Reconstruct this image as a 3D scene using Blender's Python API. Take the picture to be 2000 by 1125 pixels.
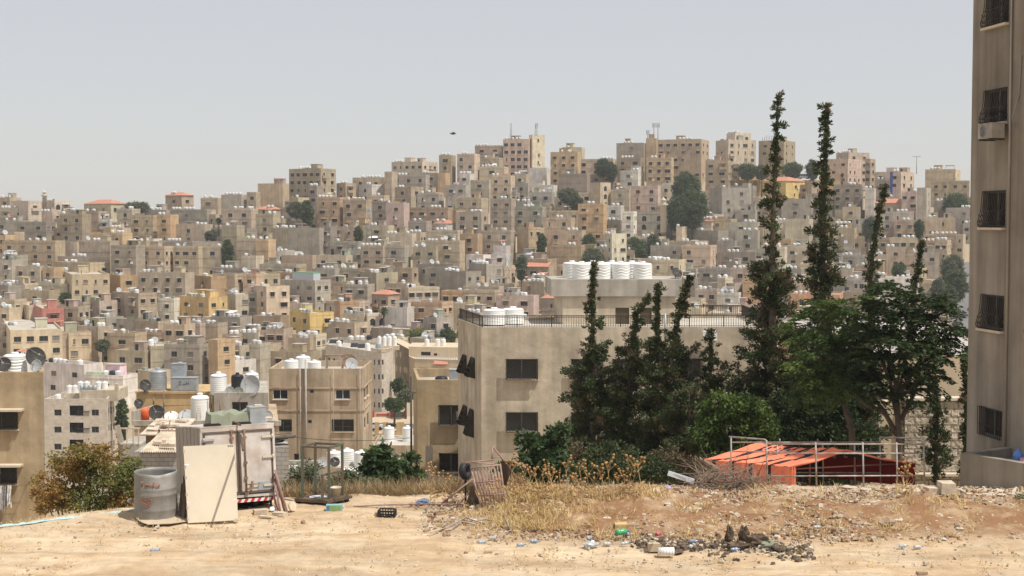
import bpy, math, random
import numpy as np
from mathutils import Vector, Matrix
for o in list(bpy.data.objects): bpy.data.objects.remove(o)
S = bpy.context.scene; COL = S.collection; R = math.radians
# ------------------------------------------------ camera, sky, sun, exposure
FPX, HZ, CAMZ = 2747.0, 430.0, 7.6           # focal length and horizon in the photo's pixels, eye height
PIT = math.atan((562.5 - HZ) / FPX)
cd = bpy.data.cameras.new('camera'); cam = bpy.data.objects.new('camera', cd); COL.objects.link(cam); S.camera = cam
cam.location = (0, 0, CAMZ); cam.rotation_euler = (math.pi / 2 - PIT, 0, 0)
cd.sensor_width = 36; cd.lens = 36 * FPX / 2000; cd.clip_start = 0.5; cd.clip_end = 5000
SUNV = Vector((0.40, -0.24, 0.90)).normalized()
W = bpy.data.worlds.new('World'); S.world = W; W.use_nodes = True
nt = W.node_tree; sky = nt.nodes.new('ShaderNodeTexSky'); sky.sky_type = 'NISHITA'; sky.sun_disc = False
sky.sun_elevation = math.asin(SUNV.z); sky.sun_rotation = math.atan2(SUNV.x, SUNV.y)
sky.air_density = 1.0; sky.dust_density = 0.6; sky.ozone_density = 1.0; sky.altitude = 300
hz = nt.nodes.new('ShaderNodeMix'); hz.data_type = 'RGBA'; hz.inputs['Factor'].default_value = 0.66; hz.inputs['B'].default_value = (7.8, 7.5, 7.45, 1)
nt.links.new(sky.outputs[0], hz.inputs['A']); nt.links.new(hz.outputs['Result'], nt.nodes['Background'].inputs[0])   # dusty whitish air over the blue
nt.nodes['Background'].inputs[1].default_value = 0.1
sl = bpy.data.lights.new('sun', 'SUN'); sl.energy = 4.6; sl.angle = R(0.5); sl.color = (1.0, 0.95, 0.87)
so = bpy.data.objects.new('sun', sl); COL.objects.link(so)
so.rotation_euler = (-SUNV).to_track_quat('-Z', 'Y').to_euler(); so.location = (0, 0, 80)
S.view_settings.view_transform = 'Standard'; S.view_settings.look = 'None'
S.view_settings.gamma = 1; S.view_settings.exposure = 0.0; S.view_settings.use_curve_mapping = False
S.cycles.max_bounces = 5; S.cycles.diffuse_bounces = 3; S.cycles.volume_bounces = 0
S.cycles.transparent_max_bounces = 8; S.cycles.use_denoising = True
HAZE = 0.00022                                 # density of the dusty air
rnd = random.Random(11)
U = rnd.uniform

def P(px, py, Y):
    "world point seen at photo pixel (px,py) at forward distance Y"
    u = (px - 1000) / FPX; v = (562.5 - py) / FPX; c, s = math.cos(PIT), math.sin(PIT)
    k = Y / (v * s + c)
    return Vector((u * k, Y, CAMZ + (v * c - s) * k))
def proj(p):
    c, s = math.cos(PIT), math.sin(PIT); dz = p[2] - CAMZ
    f = p[1] * c - dz * s
    return 1000 + FPX * p[0] / f, 562.5 - FPX * (p[1] * s + dz * c) / f
def smooth(a, b, x):
    t = min(1, max(0, (x - a) / (b - a))); return t * t * (3 - 2 * t)

# ------------------------------------------------ naming
def tag(o, label=None, cat=None, group=None, kind=None):
    if label: o['label'] = label
    if cat: o['category'] = cat
    if group: o['group'] = group
    if kind: o['kind'] = kind
    return o
def thing(name, label, cat, loc=(0, 0, 0), rz=0, group=None):
    o = bpy.data.objects.new(name, None); COL.objects.link(o); o.empty_display_size = 0.2
    o.location = loc; o.rotation_euler = (0, 0, rz)
    return tag(o, label, cat, group)
def link(name, me, parent=None, loc=(0, 0, 0), rz=0, color=None):
    o = bpy.data.objects.new(name, me); COL.objects.link(o)
    if parent: o.parent = parent
    o.location = loc; o.rotation_euler = (0, 0, rz)
    if color: o.color = (*color[:3], 1)
    return o
def copy_tree(o, parent=None):
    c = o.copy(); COL.objects.link(c)
    if parent: c.parent = parent
    for ch in list(o.children): copy_tree(ch, c)
    return c

# ------------------------------------------------ materials
def mat(name, color=(.5, .5, .5), rough=.85, var=.12, scale=3.0, metal=0, spec=.25, color2=None, bump=0, bscale=None, obcol=False, streak=0, detail=6, alt=None):
    m = bpy.data.materials.new(name); m.use_nodes = True; t = m.node_tree; N = t.nodes; L = t.links
    b = N['Principled BSDF']; b.inputs['Roughness'].default_value = rough; b.inputs['Metallic'].default_value = metal
    b.inputs['Specular IOR Level'].default_value = spec
    tc = N.new('ShaderNodeTexCoord'); oi = N.new('ShaderNodeObjectInfo')
    add = N.new('ShaderNodeVectorMath'); add.operation = 'ADD'
    mul = N.new('ShaderNodeVectorMath'); mul.operation = 'SCALE'; mul.inputs[0].default_value = (37, 91, 53)
    L.new(oi.outputs['Random'], mul.inputs['Scale']); L.new(tc.outputs['Object'], add.inputs[0]); L.new(mul.outputs[0], add.inputs[1])
    n1 = N.new('ShaderNodeTexNoise'); n1.inputs['Scale'].default_value = scale; n1.inputs['Detail'].default_value = detail; n1.inputs['Roughness'].default_value = .62
    L.new(add.outputs[0], n1.inputs['Vector'])
    r = N.new('ShaderNodeMapRange'); r.inputs[1].default_value = .3; r.inputs[2].default_value = .7
    r.inputs[3].default_value = 1 - var; r.inputs[4].default_value = 1 + var
    L.new(n1.outputs['Fac'], r.inputs[0])
    if obcol: src = oi.outputs['Color']
    else:
        rgb = N.new('ShaderNodeRGB'); rgb.outputs[0].default_value = (*color, 1); src = rgb.outputs[0]
    if color2:
        mx = N.new('ShaderNodeMix'); mx.data_type = 'RGBA'; n3 = N.new('ShaderNodeTexNoise')
        n3.inputs['Scale'].default_value = scale * (alt or .37); n3.inputs['Detail'].default_value = 5; L.new(add.outputs[0], n3.inputs['Vector'])
        rr = N.new('ShaderNodeMapRange'); rr.inputs[1].default_value = .42; rr.inputs[2].default_value = .6; L.new(n3.outputs['Fac'], rr.inputs[0])
        L.new(rr.outputs[0], mx.inputs['Factor']); L.new(src, mx.inputs['A']); mx.inputs['B'].default_value = (*color2, 1); src = mx.outputs['Result']
    last = r.outputs[0]
    if streak:
        mp = N.new('ShaderNodeMapping'); mp.inputs['Scale'].default_value = (1.6, 1.6, .12); L.new(add.outputs[0], mp.inputs['Vector'])
        n2 = N.new('ShaderNodeTexNoise'); n2.inputs['Scale'].default_value = 1.0; n2.inputs['Detail'].default_value = 4; L.new(mp.outputs[0], n2.inputs['Vector'])
        r2 = N.new('ShaderNodeMapRange'); r2.inputs[1].default_value = .35; r2.inputs[2].default_value = .65
        r2.inputs[3].default_value = 1 - streak; r2.inputs[4].default_value = 1 + streak * .6; L.new(n2.outputs['Fac'], r2.inputs[0])
        mm = N.new('ShaderNodeMath'); mm.operation = 'MULTIPLY'; L.new(last, mm.inputs[0]); L.new(r2.outputs[0], mm.inputs[1]); last = mm.outputs[0]
    vm = N.new('ShaderNodeVectorMath'); vm.operation = 'SCALE'; L.new(src, vm.inputs[0]); L.new(last, vm.inputs['Scale'])
    L.new(vm.outputs[0], b.inputs['Base Color'])
    if bump:
        bn = N.new('ShaderNodeTexNoise'); bn.inputs['Scale'].default_value = bscale or scale * 4; bn.inputs['Detail'].default_value = 5
        L.new(tc.outputs['Object'], bn.inputs['Vector'])
        bp = N.new('ShaderNodeBump'); bp.inputs['Strength'].default_value = 1; bp.inputs['Distance'].default_value = bump
        L.new(bn.outputs['Fac'], bp.inputs['Height']); L.new(bp.outputs[0], b.inputs['Normal'])
    return m
def brick_mat(name, c1, c2, mortar, bw, bh, mort=.02, bump=.02, swap=True, var=.15):
    m = mat(name, c1, .9, var, 1.2); t = m.node_tree; N = t.nodes; L = t.links; b = N['Principled BSDF']
    src = b.inputs['Base Color'].links[0].from_node
    tc = N.new('ShaderNodeTexCoord'); sp = N.new('ShaderNodeSeparateXYZ'); cb = N.new('ShaderNodeCombineXYZ'); ad = N.new('ShaderNodeMath')
    L.new(tc.outputs['Object'], sp.inputs[0]); L.new(sp.outputs[0], ad.inputs[0]); L.new(sp.outputs[1], ad.inputs[1])
    L.new(ad.outputs[0], cb.inputs[0]); L.new(sp.outputs[2], cb.inputs[1])
    br = N.new('ShaderNodeTexBrick'); br.inputs['Scale'].default_value = 1; br.inputs['Brick Width'].default_value = bw; br.inputs['Row Height'].default_value = bh
    br.inputs['Mortar Size'].default_value = mort; br.inputs['Color1'].default_value = (*c1, 1); br.inputs['Color2'].default_value = (*c2, 1); br.inputs['Mortar'].default_value = (*mortar, 1)
    L.new(cb.outputs[0], br.inputs['Vector']); L.new(br.outputs['Color'], src.inputs[0])
    bp = N.new('ShaderNodeBump'); bp.inputs['Distance'].default_value = bump; bp.invert = True; L.new(br.outputs['Fac'], bp.inputs['Height']); L.new(bp.outputs[0], b.inputs['Normal'])
    return m
def leaf_mat(name, c1, c2, scale=.8, trans=.25):
    m = mat(name, c1, .6, .35, 9, color2=c2, alt=scale / 9, spec=.3); t = m.node_tree; N = t.nodes; b = N['Principled BSDF']
    tr = N.new('ShaderNodeBsdfTranslucent'); mx = N.new('ShaderNodeMixShader'); mx.inputs[0].default_value = trans
    t.links.new(b.inputs['Base Color'].links[0].from_socket, tr.inputs['Color'])
    out = N['Material Output']; t.links.new(b.outputs[0], mx.inputs[1]); t.links.new(tr.outputs[0], mx.inputs[2]); t.links.new(mx.outputs[0], out.inputs['Surface'])
    return m
M = {}
M['plaster'] = mat('house_plaster', obcol=True, var=.2, scale=.45, streak=.13, rough=.92, spec=.1, detail=8)
M['roofslab'] = mat('roof_concrete', (.46, .42, .36), var=.2, scale=.3, spec=.1)
M['glass'] = mat('dark_glass', (.025, .028, .03), .25, .3, 1.0, spec=.4)
M['frame'] = mat('window_frame', (.16, .15, .135), .6, .1)
M['sill'] = mat('stone_sill', (.58, .50, .39), .9, .1)
M['white'] = mat('white_plastic', (.80, .80, .77), .5, .05, 1.5, spec=.3, streak=.05)
M['tank'] = mat('roof_tank_plastic', obcol=True, var=.06, scale=1.5, rough=.5, spec=.3, streak=.08)
M['black'] = mat('black_plastic', (.025, .025, .028), .5, .2, 2)
M['galv'] = mat('galvanised_metal', (.36, .39, .41), .55, .2, 2.5, metal=.35)
M['redroof'] = mat('red_tiles', (.47, .215, .145), .9, .2, 1.2)
M['concrete'] = mat('concrete', (.40, .365, .31), .95, .2, .8, streak=.2, bump=.006)
M['darkmetal'] = mat('dark_metal', (.06, .055, .05), .6, .2)
M['steel'] = mat('steel', (.28, .28, .27), .6, .2, 4)
M['bark'] = mat('bark', (.13, .10, .075), .95, .3, 6)
M['hleaf'] = leaf_mat('hill_leaves', (.10, .135, .045), (.06, .09, .035), .5)
M['hleaf2'] = leaf_mat('olive_leaves', (.15, .165, .095), (.10, .12, .06), .5)
M['yleaf'] = leaf_mat('yellow_green_leaves', (.24, .24, .05), (.14, .17, .05), .5)

# ------------------------------------------------ mesh builder
class MB:
    def __init__(s): s.v = []; s.f = []; s.m = []; s.sm = []
    def face(s, pts, m=0, sm=False):
        n = len(s.v); s.v += [tuple(p) for p in pts]; s.f.append(tuple(range(n, n + len(pts)))); s.m.append(m); s.sm.append(sm)
    def box(s, c, d, m=0, rot=None, taper=1.0):
        h = Vector(d) / 2; n = len(s.v); c = Vector(c)
        for k in range(8):
            x, y, z = (1 if k & 1 else -1), (1 if k & 2 else -1), (1 if k & 4 else -1)
            q = Vector((x * h.x * (taper if z > 0 else 1), y * h.y * (taper if z > 0 else 1), z * h.z))
            if rot is not None: q = rot @ q
            s.v.append(tuple(c + q))
        for f in ((0, 2, 3, 1), (4, 5, 7, 6), (0, 1, 5, 4), (2, 6, 7, 3), (0, 4, 6, 2), (1, 3, 7, 5)):
            s.f.append(tuple(n + i for i in f)); s.m.append(m); s.sm.append(False)
    def tube(s, pts, r, m=0, n=6, sm=True, cap=True):
        pts = [Vector(p) for p in pts]; rs = r if isinstance(r, (list, tuple)) else [r] * len(pts); base = len(s.v)
        for i, p in enumerate(pts):
            d = (pts[min(i + 1, len(pts) - 1)] - pts[max(i - 1, 0)]).normalized()
            a = d.cross(Vector((0, 0, 1)) if abs(d.z) < .95 else Vector((1, 0, 0))).normalized(); b = d.cross(a)
            for k in range(n):
                t = 2 * math.pi * (k + .5) / n; s.v.append(tuple(p + (a * math.cos(t) + b * math.sin(t)) * rs[i]))
        for i in range(len(pts) - 1):
            for k in range(n):
                q = base + i * n; k2 = (k + 1) % n
                s.f.append((q + k, q + n + k, q + n + k2, q + k2)); s.m.append(m); s.sm.append(sm)
        if cap:
            s.f.append(tuple(base + k for k in range(n))); s.m.append(m); s.sm.append(False)
            q = base + (len(pts) - 1) * n; s.f.append(tuple(q + n - 1 - k for k in range(n))); s.m.append(m); s.sm.append(False)
    def lathe(s, prof, c=(0, 0, 0), n=16, m=0, mats=None, sm=True, rot=None, sx=1, sy=1):
        base = len(s.v); c = Vector(c)
        for (r, z) in prof:
            for k in range(n):
                t = 2 * math.pi * k / n; q = Vector((r * math.cos(t) * sx, r * math.sin(t) * sy, z))
                if rot is not None: q = rot @ q
                s.v.append(tuple(c + q))
        for i in range(len(prof) - 1):
            for k in range(n):
                q = base + i * n; k2 = (k + 1) % n
                s.f.append((q + k, q + k2, q + n + k2, q + n + k)); s.m.append(mats[i] if mats else m); s.sm.append(sm)
        if prof[0][0] > 1e-3: s.f.append(tuple(base + n - 1 - k for k in range(n))); s.m.append(mats[0] if mats else m); s.sm.append(False)
        if prof[-1][0] > 1e-3:
            q = base + (len(prof) - 1) * n; s.f.append(tuple(q + k for k in range(n))); s.m.append(mats[-1] if mats else m); s.sm.append(False)
    def prism(s, poly, z0, z1, m=0, top=True, bottom=False):
        n = len(poly)
        for i in range(n):
            a, b = poly[i], poly[(i + 1) % n]
            s.face([(a[0], a[1], z0), (b[0], b[1], z0), (b[0], b[1], z1), (a[0], a[1], z1)], m)
        if top: s.face([(p[0], p[1], z1) for p in poly], m)
        if bottom: s.face([(p[0], p[1], z0) for p in reversed(poly)], m)
    def facade(s, p0, p1, z0, z1, ops=(), rec=.14, m=0, mrev=None):
        "wall from p0 to p1 with real recessed openings (u0,u1,za,zb) in metres along the wall / absolute z"
        p0 = Vector((p0[0], p0[1], 0)); p1 = Vector((p1[0], p1[1], 0)); d = p1 - p0; Lw = d.length; d /= Lw; nrm = Vector((d.y, -d.x, 0))
        ops = [o for o in ops if o[0] > .02 and o[1] < Lw - .02 and o[2] > z0 + .02 and o[3] < z1 - .02]
        us = sorted({0, Lw} | {o[0] for o in ops} | {o[1] for o in ops}); zs = sorted({z0, z1} | {o[2] for o in ops} | {o[3] for o in ops})
        q = lambda u, z, e=0: tuple(p0 + d * u - nrm * e + Vector((0, 0, z)))
        for i in range(len(us) - 1):
            for j in range(len(zs) - 1):
                cu, cz = (us[i] + us[i + 1]) / 2, (zs[j] + zs[j + 1]) / 2
                if any(o[0] < cu < o[1] and o[2] < cz < o[3] for o in ops): continue
                s.face([q(us[i], zs[j]), q(us[i + 1], zs[j]), q(us[i + 1], zs[j + 1]), q(us[i], zs[j + 1])], m)
        for (a, b, za, zb) in ops:
            k = m if mrev is None else mrev
            s.face([q(a, za), q(b, za), q(b, za, rec), q(a, za, rec)], k); s.face([q(a, zb, rec), q(b, zb, rec), q(b, zb), q(a, zb)], k)
            s.face([q(a, za), q(a, za, rec), q(a, zb, rec), q(a, zb)], k); s.face([q(b, za, rec), q(b, za), q(b, zb), q(b, zb, rec)], k)
    def mesh(s, name, mats, origin=(0, 0, 0)):
        me = bpy.data.meshes.new(name); o = Vector(origin)
        me.from_pydata([tuple(Vector(p) - o) for p in s.v] if o.length else s.v, [], s.f)
        for m in (mats if isinstance(mats, (list, tuple)) else [mats]): me.materials.append(m)
        me.polygons.foreach_set('material_index', s.m); me.polygons.foreach_set('use_smooth', s.sm); me.update()
        return me
    def build(s, name, mats, parent=None, origin=None, color=None, loc=None):
        if origin is None: origin = parent.location if parent and parent.parent is None and parent.rotation_euler.z == 0 else (0, 0, 0)
        return link(name, s.mesh(name, mats, origin), parent, loc or ((0, 0, 0) if parent else origin), 0, color)

# ------------------------------------------------ terrain
TY = [-200, 30, 42.0, 43.6, 48, 60, 80, 110, 140, 200, 250, 265, 284, 310, 340, 375, 405, 435, 465, 495, 530, 560, 590, 640]
TZ = [0, 0, 0, -.45, -3.4, -6.6, -9.6, -14, -18.5, -32, -43, -33.4, -31.3, -30.6, -30.2, -27, -22, -16, -8.6, -.4, 8.6, 19, 29.4, 40]
CX = [-400, -185, -110, -75, -45, -10, 80, 95, 130, 170, 400]
CZ = [5, 7, 8.5, 12, 16, 22, 24, 22, 20, 16, 10]
def hump(x, y):
    h = .42 * smooth(-2.6, 1.2, x) * smooth(32.6, 36.4, y) * (1 - .0 * x)
    h *= 1 - smooth(37.4, 40.3, y)
    return h * (.86 + .2 * math.sin(x * 1.3) * math.sin(x * .57 + 2))
EX = [-30, -13, -11.5, -9.6, -7, -4, -1, 2, 40]
EY = [-8.5, -7.4, -6.3, -5.0, -4.1, -3.6, -3.0, -2.6, -2.6]          # the lot ends nearer to the viewer on the left
def ground(x, y):
    y0 = y
    if y > 30: y = y - (float(np.interp(x, EX, EY)) * (1 - smooth(44, 90, y)) if y > 33 else 0)
    z = float(np.interp(y, TY, TZ))
    if y > 440:
        cap = float(np.interp(x * 530 / max(y, 300), CX, CZ)); z = z if z < cap - 3 else min(z, cap) if z > cap else z
        if y > 640: z -= (y - 640) * .06
    return z + hump(x, y0) if y0 < 45 else z
# ------------------------------------------------ the ground as one sheet
def build_ground():
    xs = sorted(set([-900, -600, -420, -300] + list(np.arange(-240, -20, 12.)) + list(np.arange(-20, 20.01, .13)) + list(np.arange(24, 250, 12.)) + [300, 420, 600, 900]))
    ys = sorted(set([-150, -60, -20, 5, 15, 22] + list(np.arange(26, 29, .3)) + list(np.arange(29, 41, .11)) + list(np.arange(41, 48, .5)) + list(np.arange(48, 150, 6.)) + list(np.arange(150, 660, 8.)) + [700, 800, 1000, 1300]))
    r = np.random.RandomState(3); V = []; nx = len(xs)
    ph = r.uniform(0, 6.28, (26, 2)); fr = r.uniform(.5, 7, 26); an = r.uniform(0, 6.28, 26)
    X, Y = np.meshgrid(xs, ys); B = np.zeros_like(X)
    for (p, q), f, a in zip(ph, fr, an): B += np.sin(f * (X * math.cos(a) + Y * math.sin(a)) + p) / f * .02
    N1 = r.normal(0, 1, X.shape); rough = np.vectorize(lambda x, y: hump(x, y))(X, Y)
    near = (np.abs(X) < 21) & (Y > 26) & (Y < 47)
    Z = np.vectorize(ground)(X, Y) + np.where(near, B + N1 * (.006 + .035 * np.clip(rough * 2.2, 0, 1)), 0)
    V = np.stack([X, Y, Z], -1).reshape(-1, 3)
    Fc = [(j * nx + i, j * nx + i + 1, (j + 1) * nx + i + 1, (j + 1) * nx + i) for j in range(len(ys) - 1) for i in range(nx - 1)]
    me = bpy.data.meshes.new('ground'); me.from_pydata(V.tolist(), [], Fc); me.polygons.foreach_set('use_smooth', [True] * len(Fc)); me.update()
    m = mat('dry_earth', (.51, .40, .27), .97, .17, 2.6, color2=(.46, .335, .21), alt=.3, spec=.05, bump=.02, bscale=9, detail=10)
    t = m.node_tree; N = t.nodes; L = t.links; b = N['Principled BSDF']; src = b.inputs['Base Color'].links[0].from_socket
    # faint tracks: noise drawn out along the lot
    tc0 = N.new('ShaderNodeTexCoord'); mp = N.new('ShaderNodeMapping'); mp.inputs['Scale'].default_value = (.16, 1.5, 1); mp.inputs['Rotation'].default_value = (0, 0, .06); L.new(tc0.outputs['Object'], mp.inputs['Vector'])
    n0 = N.new('ShaderNodeTexNoise'); n0.inputs['Scale'].default_value = 1.0; n0.inputs['Detail'].default_value = 7; n0.inputs['Roughness'].default_value = .65; L.new(mp.outputs[0], n0.inputs['Vector'])
    r0 = N.new('ShaderNodeMapRange'); r0.inputs[1].default_value = .36; r0.inputs[2].default_value = .64; r0.inputs[3].default_value = .8; r0.inputs[4].default_value = 1.16; L.new(n0.outputs['Fac'], r0.inputs[0])
    v0 = N.new('ShaderNodeVectorMath'); v0.operation = 'SCALE'; L.new(src, v0.inputs[0]); L.new(r0.outputs[0], v0.inputs['Scale']); src = v0.outputs[0]
    # reddish soil on the rubble mound and pale stony hillside, both by place
    tc = N.new('ShaderNodeTexCoord'); sp = N.new('ShaderNodeSeparateXYZ'); L.new(tc.outputs['Object'], sp.inputs[0])
    def rng(sock, a, b_, c=0, d=1):
        q = N.new('ShaderNodeMapRange'); q.inputs[1].default_value = a; q.inputs[2].default_value = b_; q.inputs[3].default_value = c; q.inputs[4].default_value = d; L.new(sock, q.inputs[0]); return q.outputs[0]
    def mul(a, b_):
        q = N.new('ShaderNodeMath'); q.operation = 'MULTIPLY'; L.new(a, q.inputs[0]); L.new(b_, q.inputs[1]); return q.outputs[0]
    nz = N.new('ShaderNodeTexNoise'); nz.inputs['Scale'].default_value = 1.1; nz.inputs['Detail'].default_value = 9; nz.inputs['Roughness'].default_value = .7; L.new(tc.outputs['Object'], nz.inputs['Vector'])
    f1 = mul(mul(rng(sp.outputs[0], -2.5, .8), rng(sp.outputs[1], 32.6, 33.8)), rng(nz.outputs['Fac'], .36, .54, .3, 1))
    f1 = mul(f1, rng(sp.outputs[1], 39, 41, 1, 0))
    m1 = N.new('ShaderNodeMix'); m1.data_type = 'RGBA'; L.new(f1, m1.inputs['Factor']); L.new(src, m1.inputs['A']); m1.inputs['B'].default_value = (.25, .14, .075, 1)
    # pale gravel patch along the crest at the right
    ga = mul(mul(rng(sp.outputs[0], 6.5, 8), rng(sp.outputs[1], 36.0, 36.8)), rng(n0.outputs['Fac'], .4, .56))
    mg = N.new('ShaderNodeMix'); mg.data_type = 'RGBA'; L.new(ga, mg.inputs['Factor']); L.new(m1.outputs['Result'], mg.inputs['A']); mg.inputs['B'].default_value = (.56, .48, .37, 1); m1 = mg
    # whitish gravel flecks
    vo = N.new('ShaderNodeTexVoronoi'); vo.inputs['Scale'].default_value = 7; L.new(tc.outputs['Object'], vo.inputs['Vector'])
    f2 = mul(rng(vo.outputs['Distance'], .10, .17, .8, 0), rng(nz.outputs['Fac'], .45, .6))
    m2 = N.new('ShaderNodeMix'); m2.data_type = 'RGBA'; L.new(f2, m2.inputs['Factor']); L.new(m1.outputs['Result'], m2.inputs['A']); m2.inputs['B'].default_value = (.62, .54, .42, 1)
    m3 = N.new('ShaderNodeMix'); m3.data_type = 'RGBA'; L.new(rng(sp.outputs[1], 43, 60), m3.inputs['Factor']); L.new(m2.outputs['Result'], m3.inputs['A']); m3.inputs['B'].default_value = (.36, .29, .20, 1)
    L.new(m3.outputs['Result'], b.inputs['Base Color']); me.materials.append(m)
    return tag(link('ground', me), 'dry sandy lot falling away to a valley and a built up hillside', None, None, 'structure')
build_ground()

# ------------------------------------------------ hillside houses
PAL = dict(t=(.475, .39, .285), b=(.42, .335, .235), o=(.51, .365, .22), y=(.58, .43, .185), g=(.39, .35, .29), w=(.63, .59, .53), p=(.51, .40, .325),
           c=(.60, .52, .395), r=(.44, .20, .165), n=(.33, .285, .23), k=(.52, .28, .155), e=(.55, .455, .32))
CNAME = dict(t='tan', b='brown', o='ochre', y='yellow', g='grey', w='whitish', p='pinkish', c='cream', r='red', n='dark grey', k='orange', e='sandy')
YB = [300, 350, 400, 450, 500, 550, 600, 650, 700, 750, 800, 850, 950]
DB = [590, 560, 530, 495, 465, 435, 405, 375, 340, 310, 284, 265, 250]
depth_of = lambda y: float(np.interp(y, YB, DB))
WIN = {}
def window_mesh(w, h, style):
    sh = rnd.random() < .16; k = (round(w, 1), round(h, 1), style, sh)
    if k in WIN: return WIN[k]
    mb = MB(); w, h = k[0], k[1]
    mb.face([(-w / 2, .10, -h / 2), (w / 2, .10, -h / 2), (w / 2, .10, h / 2), (-w / 2, .10, h / 2)], 1)
    for x in (-w / 2 + .04, 0, w / 2 - .04): mb.box((x, .08, 0), (.06, .05, h - .02), 0)
    mb.box((0, .078, h / 2 - .05), (w - .02, .05, .08), 0)
    if style in 'sh': mb.box((0, -.04, -h / 2 - .05), (w + .16, .22, .09), 2)
    if style == 'h': mb.box((0, -.22, h / 2 + .10), (w + .3, .5, .09), 2)
    WIN[k] = mb.mesh('window', [M['frame'], M['shutter' if sh else 'glass'], M['sill']]); return WIN[k]
def arch_mesh():
    if 'arch' not in WIN:
        mb = MB(); pts = [(-.75, -.9)] + [(.75, -.9)] + [(.75 * math.cos(a), .3 + .75 * math.sin(a)) for a in np.linspace(0, math.pi, 9)]
        mb.face([(x, -.02, z) for x, z in pts], 1)
        mb.tube([(x, -.03, z) for x, z in pts[2:]], .08, 2, 4); mb.box((0, -.03, 0), (.06, .03, 1.7), 0)
        WIN['arch'] = mb.mesh('window', [M['frame'], M['glass'], M['sill']])
    return WIN['arch']
def tank_mesh(r=.62, h=1.45, n=14, seam=5):
    mb = MB(); pr = [(r * .97, 0), (r, .05)]
    for i in range(seam):
        z = .1 + (h * .78 - .1) * i / seam; dz = (h * .78 - .1) / seam
        pr += [(r, z), (r * 1.03, z + dz * .35), (r * 1.03, z + dz * .6), (r, z + dz * .9)]
    pr += [(r, h * .8), (r * .93, h * .89), (r * .6, h * .96), (.26, h * .975), (.26, h), (.0, h * 1.01)]
    mb.lathe(pr, n=n); return mb.mesh('water_tank', M['tank'])
M['shutter'] = mat('closed_shutter', (.22, .205, .18), .8, .15); M['tin'] = mat('grey_tin_sheet', (.42, .43, .43), .6, .2, .8)
def clutter(root, w, dep, H, par, c0, red, opsF, opsS):
    "roof rooms, walls, sheds and balconies that make each house its own"
    r = rnd.random
    if not red and w > 4:
        if r() < .45:
            mb = MB(); hw, hd, hh = U(1.6, min(4, w * .5)), U(1.8, min(4, dep * .5)), U(1.9, 2.6); x = -U(hw / 2 + .3, max(hw / 2 + .4, w - hw / 2 - .3)); y = U(dep * .45, max(dep * .46, dep - hd / 2 - .3))
            mb.box((x, y, H - par + hh / 2), (hw, hd, hh)); link('roof_room', mb.mesh('roof_room', M['plaster']), root, color=tuple(a * U(.85, 1.1) for a in c0))
            mb = MB(); mb.box((x, y, H - par + hh + .07), (hw + .25, hd + .25, .14)); link('roof_slab', mb.mesh('roof_slab', M['roofslab']), root)
            if r() < .6: mb = MB(); mb.box((x - hw * .2, y - hd / 2 - .02, H - par + .95), (.8, .06, 1.8)); link('door', mb.mesh('door', M['glass']), root)
        if r() < .35:
            mb = MB(); L_ = U(1.5, w * .6); x = -U(L_ / 2 + .2, max(L_ / 2 + .3, w - L_ / 2)); h_ = U(.6, 1.4); mb.box((x, U(.3, .8), H - par + h_ / 2), (L_, .2, h_)); link('roof_wall', mb.mesh('roof_wall', M['plaster']), root, color=tuple(a * U(.8, 1.15) for a in c0))
        if r() < .28:
            mb = MB(); L_ = U(1.5, min(4, w * .6)); x = -U(L_ / 2 + .2, max(L_ / 2 + .3, w - L_ / 2)); y = U(1.2, dep * .6); t = Matrix.Rotation(U(-.2, .25), 3, 'X'); mb.box((x, y, H + U(.9, 1.6)), (L_, U(1.4, 2.6), .07), 0, t); link('sheet_roof', mb.mesh('sheet_roof', [rnd.choice((M['tin'], M['tin'], M['white'], M['roofslab'], M['redroof']))]), root)
            mb = MB(); [mb.box((x + sx * L_ * .45, y, H + .3), (.1, .1, 1.9)) for sx in (-1, 1)]; link('posts', mb.mesh('posts', M['frame']), root)
        if r() < .3:
            mb = MB(); mb.box((-U(.6, max(.7, w - .6)), U(.6, 1.4), H - par + .55), (U(.8, 1.4), .9, U(.7, 1.1))); link('metal_tank', mb.mesh('metal_tank', M['galv']), root)
    for ops, rz, Lw in ((opsF, 0, w), (opsS, 1, dep)):
        if ops and r() < .3 and Lw > 3.5:
            u0, u1, z0, z1 = rnd.choice(ops); u = (u0 + u1) / 2; bw = min(U(2.2, 3.4), Lw * .6); z = z0 - .75; o = U(.7, 1.1); mb = MB(); u = min(max(u, bw / 2), Lw - bw / 2)
            if z > 1.5:
                mb.box((0, -o / 2, 0), (bw, o, .16)); mb.box((0, -o + .06, .5), (bw, .1, .9)); [mb.box((sx * (bw / 2 - .05), -o / 2, .5), (.1, o - .1, .898)) for sx in (-1, 1)]
                if r() < .5: mb.box((0, -o / 2, 2.35), (bw + .1, o, .12))
                link('balcony', mb.mesh('balcony', M['plaster']), root, (-w + u, 0, z) if not rz else (0, u, z), 0 if not rz else math.pi / 2, c0)
        if len(ops) > 1 and r() < .4:
            u0, u1, z0, z1 = rnd.choice(ops); mb = MB(); mb.box((0, -.2, 0), (.75, .35, .55)); u = u1 + .5
            if u < Lw - .5: link('air_conditioner', mb.mesh('air_conditioner', M['white']), root, (-w + u, 0, z0 + .2) if not rz else (0, u, z0 + .2), 0 if not rz else math.pi / 2)
TANK = tank_mesh()
TANKS = []      # (loc, scale, house, count)
HOUSES = []
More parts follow.
